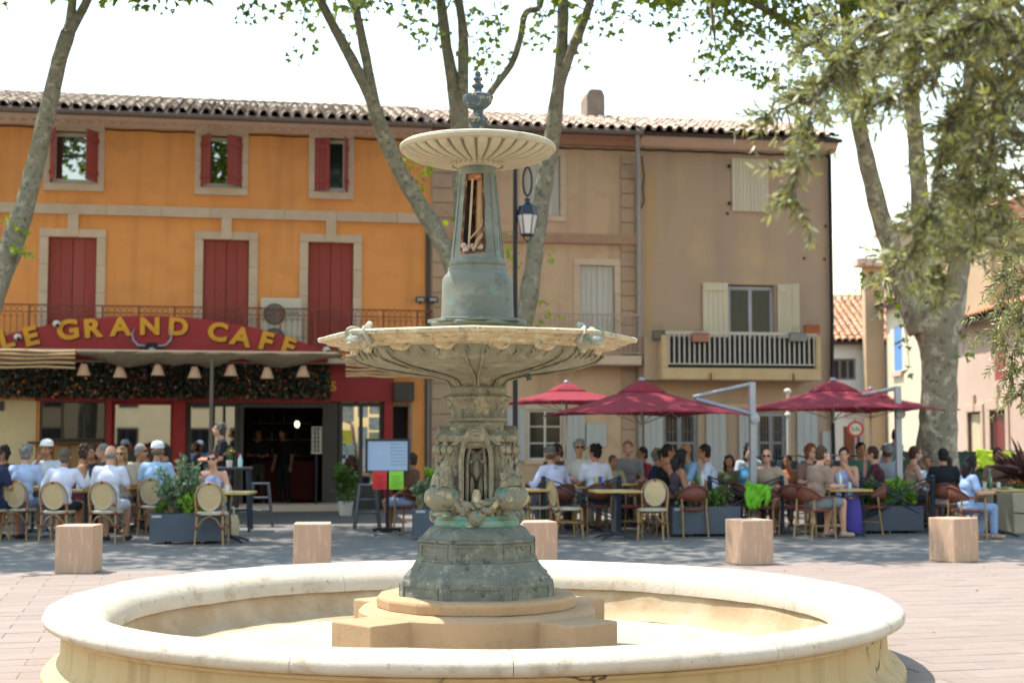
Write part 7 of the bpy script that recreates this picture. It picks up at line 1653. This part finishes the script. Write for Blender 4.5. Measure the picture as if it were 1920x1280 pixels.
# print on the white tee: blue and yellow flash
for o in [o for o in COL.objects if o.get('label', '').startswith('black-haired man in a white tee')]:
    for nm, x, hx in (('yellow_print', -.03, 'd8c860'), ('blue_print', .035, '4a5cc0')):
        m = MB(); m.prism([(x-.025, -.105, .72), (x+.028, -.105, .72), (x+.022, -.085, .86), (x-.02, -.085, .86)], (0, -.03, 0)); m.build(nm, cloth(hx), o)
# ------------------------------------------------------------------ things on and around the tables
def small(name, label, cat, px, Y, z, build, group=None, rz=0):
    t = thing(name, label, cat, (gp(px, Y), Y, z), rz, group); build(t); return t
zt5 = .7455*FS+.002
M_clear = mat('clear_glass', C('cfd8d8'), C('bcc8c8'), rough=.08, spec=.8); M_gb = mat('green_bottle', C('2f6a3c'), C('28583a'), rough=.1, spec=.7); M_amber = mat('amber_drink', C('c08a30'), C('a87424'), rough=.1); M_rosy = mat('red_drink', C('b8323c'), C('a02a34'), rough=.1)
def bottle(mt): 
    def f(t): m = MB(); m.lathe([(.036, 0), (.038, .01), (.038, .17), (.03, .21), (.014, .25), (.013, .30), (.015, .305)], 12); m.build('bottle_body', mt, t, smooth=50); m = MB(); m.lathe([(.017, .30), (.017, .325)], 10); m.build('stopper', M_alu, t, smooth=40)
    return f
def tumbler(mt):
    def f(t): m = MB(); m.lathe([(.028, 0), (.033, .11), (.031, .11), (.026, .02)], 12); m.build('glass_wall', M_clear, t, smooth=50); m = MB(); m.lathe([(.024, .012), (.029, .085)], 12); m.build('drink', mt, t, smooth=50)
    return f
def plate(t):
    m = MB(); m.lathe([(.05, 0), (.06, .004), (.12, .018), (.122, .022), (.06, .010), (.01, .008)], 20); m.build('dish', M_white, t, smooth=50); m = MB()
    for k in range(7): m.ball((random.uniform(-.05, .05), random.uniform(-.05, .05), .02), random.uniform(.015, .03), 7, 5)
    m.build('food', mat('food', C('8a6a3a'), C('5a7a34'), rough=.7, scale=30), t, smooth=180)
gt = 'tableware on the terrace'
small('bottle', 'clear water bottle on the table left of the balding man in white', 'bottle', 168, 23.4, zt5, bottle(M_clear), gt); small('bottle', 'clear bottle on the table at the left edge', 'bottle', 14, 23.9, .0, lambda t: None) if False else None
small('bottle', 'green glass bottle on the table by the girl with long dark hair', 'bottle', 1852, 23.75, zt5, bottle(M_gb), gt); small('bottle', 'green glass bottle on the table of the bald bearded man', 'bottle', 1306, 24.4, zt5, bottle(M_gb), gt); small('bottle', 'clear bottle on the table of the bald bearded man', 'bottle', 1315, 24.6, zt5, bottle(M_clear), gt); small('bottle', 'clear bottle on the grey-blue haired man table at the far left', 'bottle', 57, 23.95, zt5, bottle(M_clear), gt); small('bottle', 'clear bottle beside the person in taupe tee', 'bottle', 1572, 23.8, zt5, bottle(M_clear), gt)
small('glass', 'glass of red drink in front of the woman with sunglasses and flowered top', 'glass', 428, 22.5, zt5, tumbler(M_rosy), gt); small('glass', 'amber drink on the table of the girl in jeans', 'glass', 1868, 23.85, zt5, tumbler(M_amber), gt); small('glass', 'amber drink left of the green bottle by the girl', 'glass', 1842, 23.9, zt5, tumbler(M_amber), gt); small('glass', 'glass on the bald bearded man table beside the clear bottle', 'glass', 1290, 24.35, zt5, tumbler(M_clear), gt); small('glass', 'glass on the table of the silver-haired man', 'glass', 1100, 25.3, zt5, tumbler(M_clear), gt); small('glass', 'glass before the broad man in white tee', 'glass', 150, 23.55, zt5, tumbler(M_amber), gt); small('glass', 'glass on the table of the person in taupe', 'glass', 1590, 23.9, zt5, tumbler(M_amber), gt)
small('plate', 'plate of food in front of the balding man in white', 'plate', 184, 23.4, zt5, plate, gt); small('plate', 'plate of food in front of the man in light blue at the left edge', 'plate', 74, 23.9, zt5, plate, gt); small('plate', 'plate in front of the girl in jeans', 'plate', 1880, 23.75, zt5, plate, gt); small('plate', 'plate in front of the woman with sunglasses sitting alone', 'plate', 412, 22.6, zt5, plate, gt); small('plate', 'plate on the silver-haired man table', 'plate', 1088, 25.5, zt5, plate, gt)
def spray(t):
    m = MB(); m.lathe([(.04, 0), (.042, .13), (.02, .19), (.016, .22)], 10); m.build('bottle_body', mat('pale_cleaner', C('bcd8dc'), C('a8c8d0'), rough=.2), t, smooth=40); m = MB(); m.box(-.05, .02, -.012, .012, .22, .25); m.box(-.04, -.03, -.01, .01, .17, .22); m.build('trigger', M_redpaint, t)
small('spray_bottle', 'pale blue spray bottle with red trigger on the high table', 'spray bottle', 452, 25.3, 1.06*FS+.002, spray)
def flowerpot(t):
    m = MB(); m.lathe([(.05, 0), (.06, .12), (.055, .12)], 12); m.build('pot', M_white, t, smooth=40); bush(t, 'foliage', (0, 0, .2), (.09, .09, .09), 60, .06, M_mid, 31); bush(t, 'flowers', (0, 0, .26), (.08, .08, .05), 14, .05, mat('red_petal', C('b03040'), C('a02838'), rough=.6), 32, stems=False)
small('flower_pot', 'small pot of red flowers on the high table', 'flower pot', 432, 25.5, 1.06*FS+.002, flowerpot)
# bags and jackets
def tote(mt, w=.34, h=.36, d=.16):
    def f(t):
        m = MB(); m.lathe([(.6, 0), (.72, .12), (.70, .7), (.55, 1.0), (.50, .96)], 14, fn=lambda r, z, a, j: r); m.v = [(x*w/1.4, y*d/1.4, z*h) for x, y, z in m.v]; m.build('bag_body', mt, t, smooth=60)
        for s in (-1, 1): m = MB(); m.tube([(-.08, s*d*.3, h*.95), (-.07, s*d*.3, h*1.35), (.07, s*d*.3, h*1.35), (.08, s*d*.3, h*.95)], .010, 5); m.build('handle', mt, t, smooth=60)
    return f
p = onground(436, 1005); small('handbag', 'pale woven handbag on the ground by the planter', 'bag', 433, p.y, 0, tote(mat('straw_bag', C('cdbb9a'), C('b8a684'), rough=.9, scale=40)))
small('shopping_bag', 'blue-violet shopping bag on the ground beside the fourth planter', 'bag', 1592, 24.0, 0, tote(mat('violet_bag', C('4c3fa0'), C('3f3590'), rough=.5), .36, .62, .22))
small('handbag', 'small black bag on the ground behind the green jacket', 'bag', 1396, 24.7, 0, tote(M_black, .4, .3, .2))
def jacket(mt, w=.46, h=.55, fold=1.0):
    def f(t):
        m = MB(); V = []; nx, nz = 14, 12
        for j in range(nz+1):
            for i in range(nx+1):
                a = (i/nx-.5); b = j/nz; nn_ = noise.noise(Vector((a*5, b*4, w*9)))
                x = a*w*(1.15-.62*b*fold)+.06*noise.noise(Vector((b*5, a*2, 3)))-.10*b*fold; z = .86-h*b*(1+.35*noise.noise(Vector((a*4, 7, 1))))-.10*a; y = -.31-.06*nn_-.03*math.sin(i*1.1+j*.5); V.append((x, y, z))
        m.add(V, [(j*(nx+1)+i, j*(nx+1)+i+1, (j+1)*(nx+1)+i+1, (j+1)*(nx+1)+i) for j in range(nz) for i in range(nx)])
        o = m.build('draped_cloth', mt, t, smooth=180); so = o.modifiers.new('t', 'SOLIDIFY'); so.thickness = .03
        m = MB(); m.tube([(-w*.38, -.30, .82), (-w*.5, -.34, .68), (-w*.42, -.36, .52), (-w*.3, -.35, .44)], [.045, .05, .045, .035], 8); m.build('sleeve', mt, t, smooth=180)
        m = MB(); m.tube([(w*.38, -.30, .82), (w*.46, -.34, .66), (w*.36, -.36, .5)], [.045, .05, .035], 8); m.build('sleeve', mt, t, smooth=180)
    return f
M_hv = mat('hivis_green', C('7cc02a'), C('68ac22'), rough=.6, scale=3); M_hy = mat('hivis_yellow', C('c8e030'), C('b4d028'), rough=.6, scale=3)
small('jacket', 'fluorescent green jacket draped over a chair by the parasol post', 'jacket', 1432, 24.4, 0.0, jacket(M_hv, .40, .36), rz=R(-30)); small('jacket', 'fluorescent yellow-green jacket hanging on the dark green fence behind the woman in brown', 'jacket', 1862, 31.72, .50, jacket(M_hy, .95, .45, .3), rz=R(2))
# ------------------------------------------------------------------ dark green fence, road sign, bicycles
Yg = 31.5; x0, x1 = gp(1690, Yg), gp(1925, Yg); zg_ = at(1800, 846, Yg).z; GF = thing('green_fence', 'dark green panel fence behind the diners by the thick trunk', 'fence', ((x0+x1)/2, Yg, 0), R(2)); w = (x1-x0)/2; n = 6; M_gf = mat('dark_green_paint', C('23453c'), C('1d3a33'), rough=.5)
for i in range(n):
    m = MB(); m.box(-w+2*w*i/n+.01, -w+2*w*(i+1)/n-.01, -.02, .02, .08, zg_-.03); m.build('panel', M_gf, GF, bevel=.006); m = MB(); m.box(-w+2*w*i/n-.03, -w+2*w*i/n+.03, -.03, .03, 0, zg_+.02); m.build('post', M_gf, GF)
m = MB(); m.box(-w, w, -.035, .035, zg_-.03, zg_); m.build('rail', M_gf, GF)
Ys = 33.5; RS = thing('road_sign', 'round no-vehicles road sign with red ring on a post by the taupe house', 'road sign', (gp(1603, Ys), Ys, 0), R(-4)); zc = at(1603, 804, Ys).z; r_ = 15.5/FPX*Ys
m = MB(); m.bar((0, .03, 0), (0, .03, zc+.75), .03, 8); m.build('post', M_alu, RS, smooth=60)
for nm, rr_, y, mt in (('ring', r_, 0, mat('sign_red', C('d2483a'), C('c03e34'), rough=.4)), ('disc', r_*.70, -.006, mat('sign_cream', C('e0d3bc'), C('d4c7b0'), rough=.4))):
    m = MB(); m.lathe([(rr_, 0), (rr_, .012)], 28); m.xf(Matrix.Translation((0, y, zc)) @ Matrix.Rotation(R(90), 4, 'X')); m.build(nm, mt, RS)
me = text_mesh('5.5t', .13, .002, .004, mat('sign_text', C('8a8478'), C('7a7468'), rough=.5), 'sign_text'); inst('sign_text', me, RS, (0, -.021, zc), (R(90), 0, 0))
m = MB(); zq = at(1603, 777, Ys).z; m.box(-.26, .26, -.012, .0, zq-.10, zq+.08); m.build('sub_plate', mat('pink_plate', C('c8a898'), C('b89888'), rough=.5), RS, bevel=.004)
def bicycle(label, px, Y, rz, hx):
    t = thing('bicycle', label, 'bicycle', (gp(px, Y), Y, 0), R(rz), 'hire bicycles by the house wall'); t.scale = (1.2,)*3; fr = mat('bike_'+hx, C(hx), C(hx, .66), rough=.35)
    for y in (-.52, .52):
        wh = bpy.data.objects.new('wheel', None); link(wh, t); wh.location = (0, y, .33)
        m = MB(); m.tube([(0, .31*math.cos(a), .31*math.sin(a)) for a in ell(24)], .02, 6, closed=True); m.build('tyre', M_black, wh, smooth=60); m = MB(); m.tube([(0, .285*math.cos(a), .285*math.sin(a)) for a in ell(24)], .008, 5, closed=True); m.build('rim', M_alu, wh, smooth=60); m = MB()
        for a in ell(14): m.bar((0, 0, 0), (0, .28*math.cos(a), .28*math.sin(a)), .0025, 3)
        m.build('spokes', M_alu, wh, kind='stuff')
        m = MB(); m.tube([(0, y+.35*math.cos(a), .33+.35*math.sin(a)) for a in [R(10+16*k) for k in range(11)]], .022, 6); m.build('mudguard', M_white if hx != 'd8c23a' else fr, t, smooth=60)
    m = MB(); m.tube([(0, -.15, .30), (0, .40, .78)], .03, 7); m.tube([(0, -.15, .30), (0, -.24, .80)], .022, 7); m.tube([(0, -.15, .30), (0, -.52, .33)], .016, 6); m.tube([(0, -.22, .62), (0, -.52, .33)], .014, 6); m.tube([(0, .36, .92), (0, .42, .72), (0, .52, .33)], .022, 7); m.build('frame', fr, t, smooth=60)
    m = MB(); m.tube([(-.28, .22, 1.05), (-.16, .30, 1.07), (0, .35, 1.02), (.16, .30, 1.07), (.28, .22, 1.05)], .016, 6); m.bar((0, .35, .9), (0, .35, 1.02), .02, 6); m.build('handlebar', M_black, t, smooth=60)
    m = MB(); m.tube([(0, -.36, .90), (0, -.26, .905), (0, -.08, .89)], [.075, .085, .02], 9, flat=.4); m.bar((0, -.24, .78), (0, -.25, .88), .014, 6); m.build('saddle', M_black, t, smooth=60)
    m = MB(); m.box(-.15, .15, .46, .70, .82, .98); m.build('basket', M_barr, t, bevel=.01); m = MB(); m.box(-.05, .05, .44, .47, .70, .84); m.build('lamp_panel', mat('bike_yellow', C('e0c83a'), C('d0b830'), rough=.4), t)
for i, (px, Y, rz, hx, lb) in enumerate(((1412, 30.6, 10, 'd6d6d0', 'white hire bicycle by the dark doors left of the white pole'), (1448, 30.8, 14, 'd8c23a', 'yellow hire bicycle just left of the white pole'), (1498, 31.0, 8, 'd6d6d0', 'white hire bicycle right of the white pole'), (1536, 31.2, 12, 'd8c23a', 'yellow hire bicycle behind the person in taupe'), (1570, 31.4, 6, 'd6d6d0', 'white hire bicycle left of the road sign'), (1592, 32.0, 14, 'd8c23a', 'yellow hire bicycle under the road sign'))): bicycle(lb, px, Y, 180+rz, hx)
# flower boxes on the cream balcony rail
def box_planter(label, px, py, w, hx, n):
    u_, z_ = FP(px, py, n); t = ftf('flower_box', label, 'flower box', u_, n, z_); h = .2; m = MB(); m.box(-w/2, w/2, -.09, .09, -h/2, h/2-.03); m.box(-w/2-.01, w/2+.01, -.10, .10, h/2-.03, h/2); m.build('trough', plain(hx, .8), t, bevel=.006)
    m = MB(); m.box(-w/2+.01, w/2-.01, -.08, .08, h/2+.001, h/2+.01); m.build('soil', M_soil, t)
    m = MB()
    for k in range(5): x = -w/2+.05+(w-.1)*k/4; m.tube([(x, 0, h/2), (x+random.uniform(-.04, .04), random.uniform(-.05, .05), h/2+.1), (x+random.uniform(-.06, .06), 0, h/2+random.uniform(.1, .2))], .004, 4)
    m.build('dry_stems', M_olbark, t, kind='stuff')
    for s in (-1, 1): m = MB(); m.box(s*w*.3-.01, s*w*.3+.01, -.02, .12, -h/2-.02, -h/2-.005); m.build('hook', M_black, t)
box_planter('pinkish flower box hanging on the cream balcony at its left', 1313, 633, .38, 'b8806c', 1.12); box_planter('grey flower box hanging on the cream balcony at its right', 1496, 632, .40, '9a9290', 1.12); box_planter('terracotta flower box standing on the balcony end', 1522, 618, .36, 'b5653e', .95); box_planter('grey trough at the left corner of the cream balcony', 1236, 628, .30, '7a746c', .9)
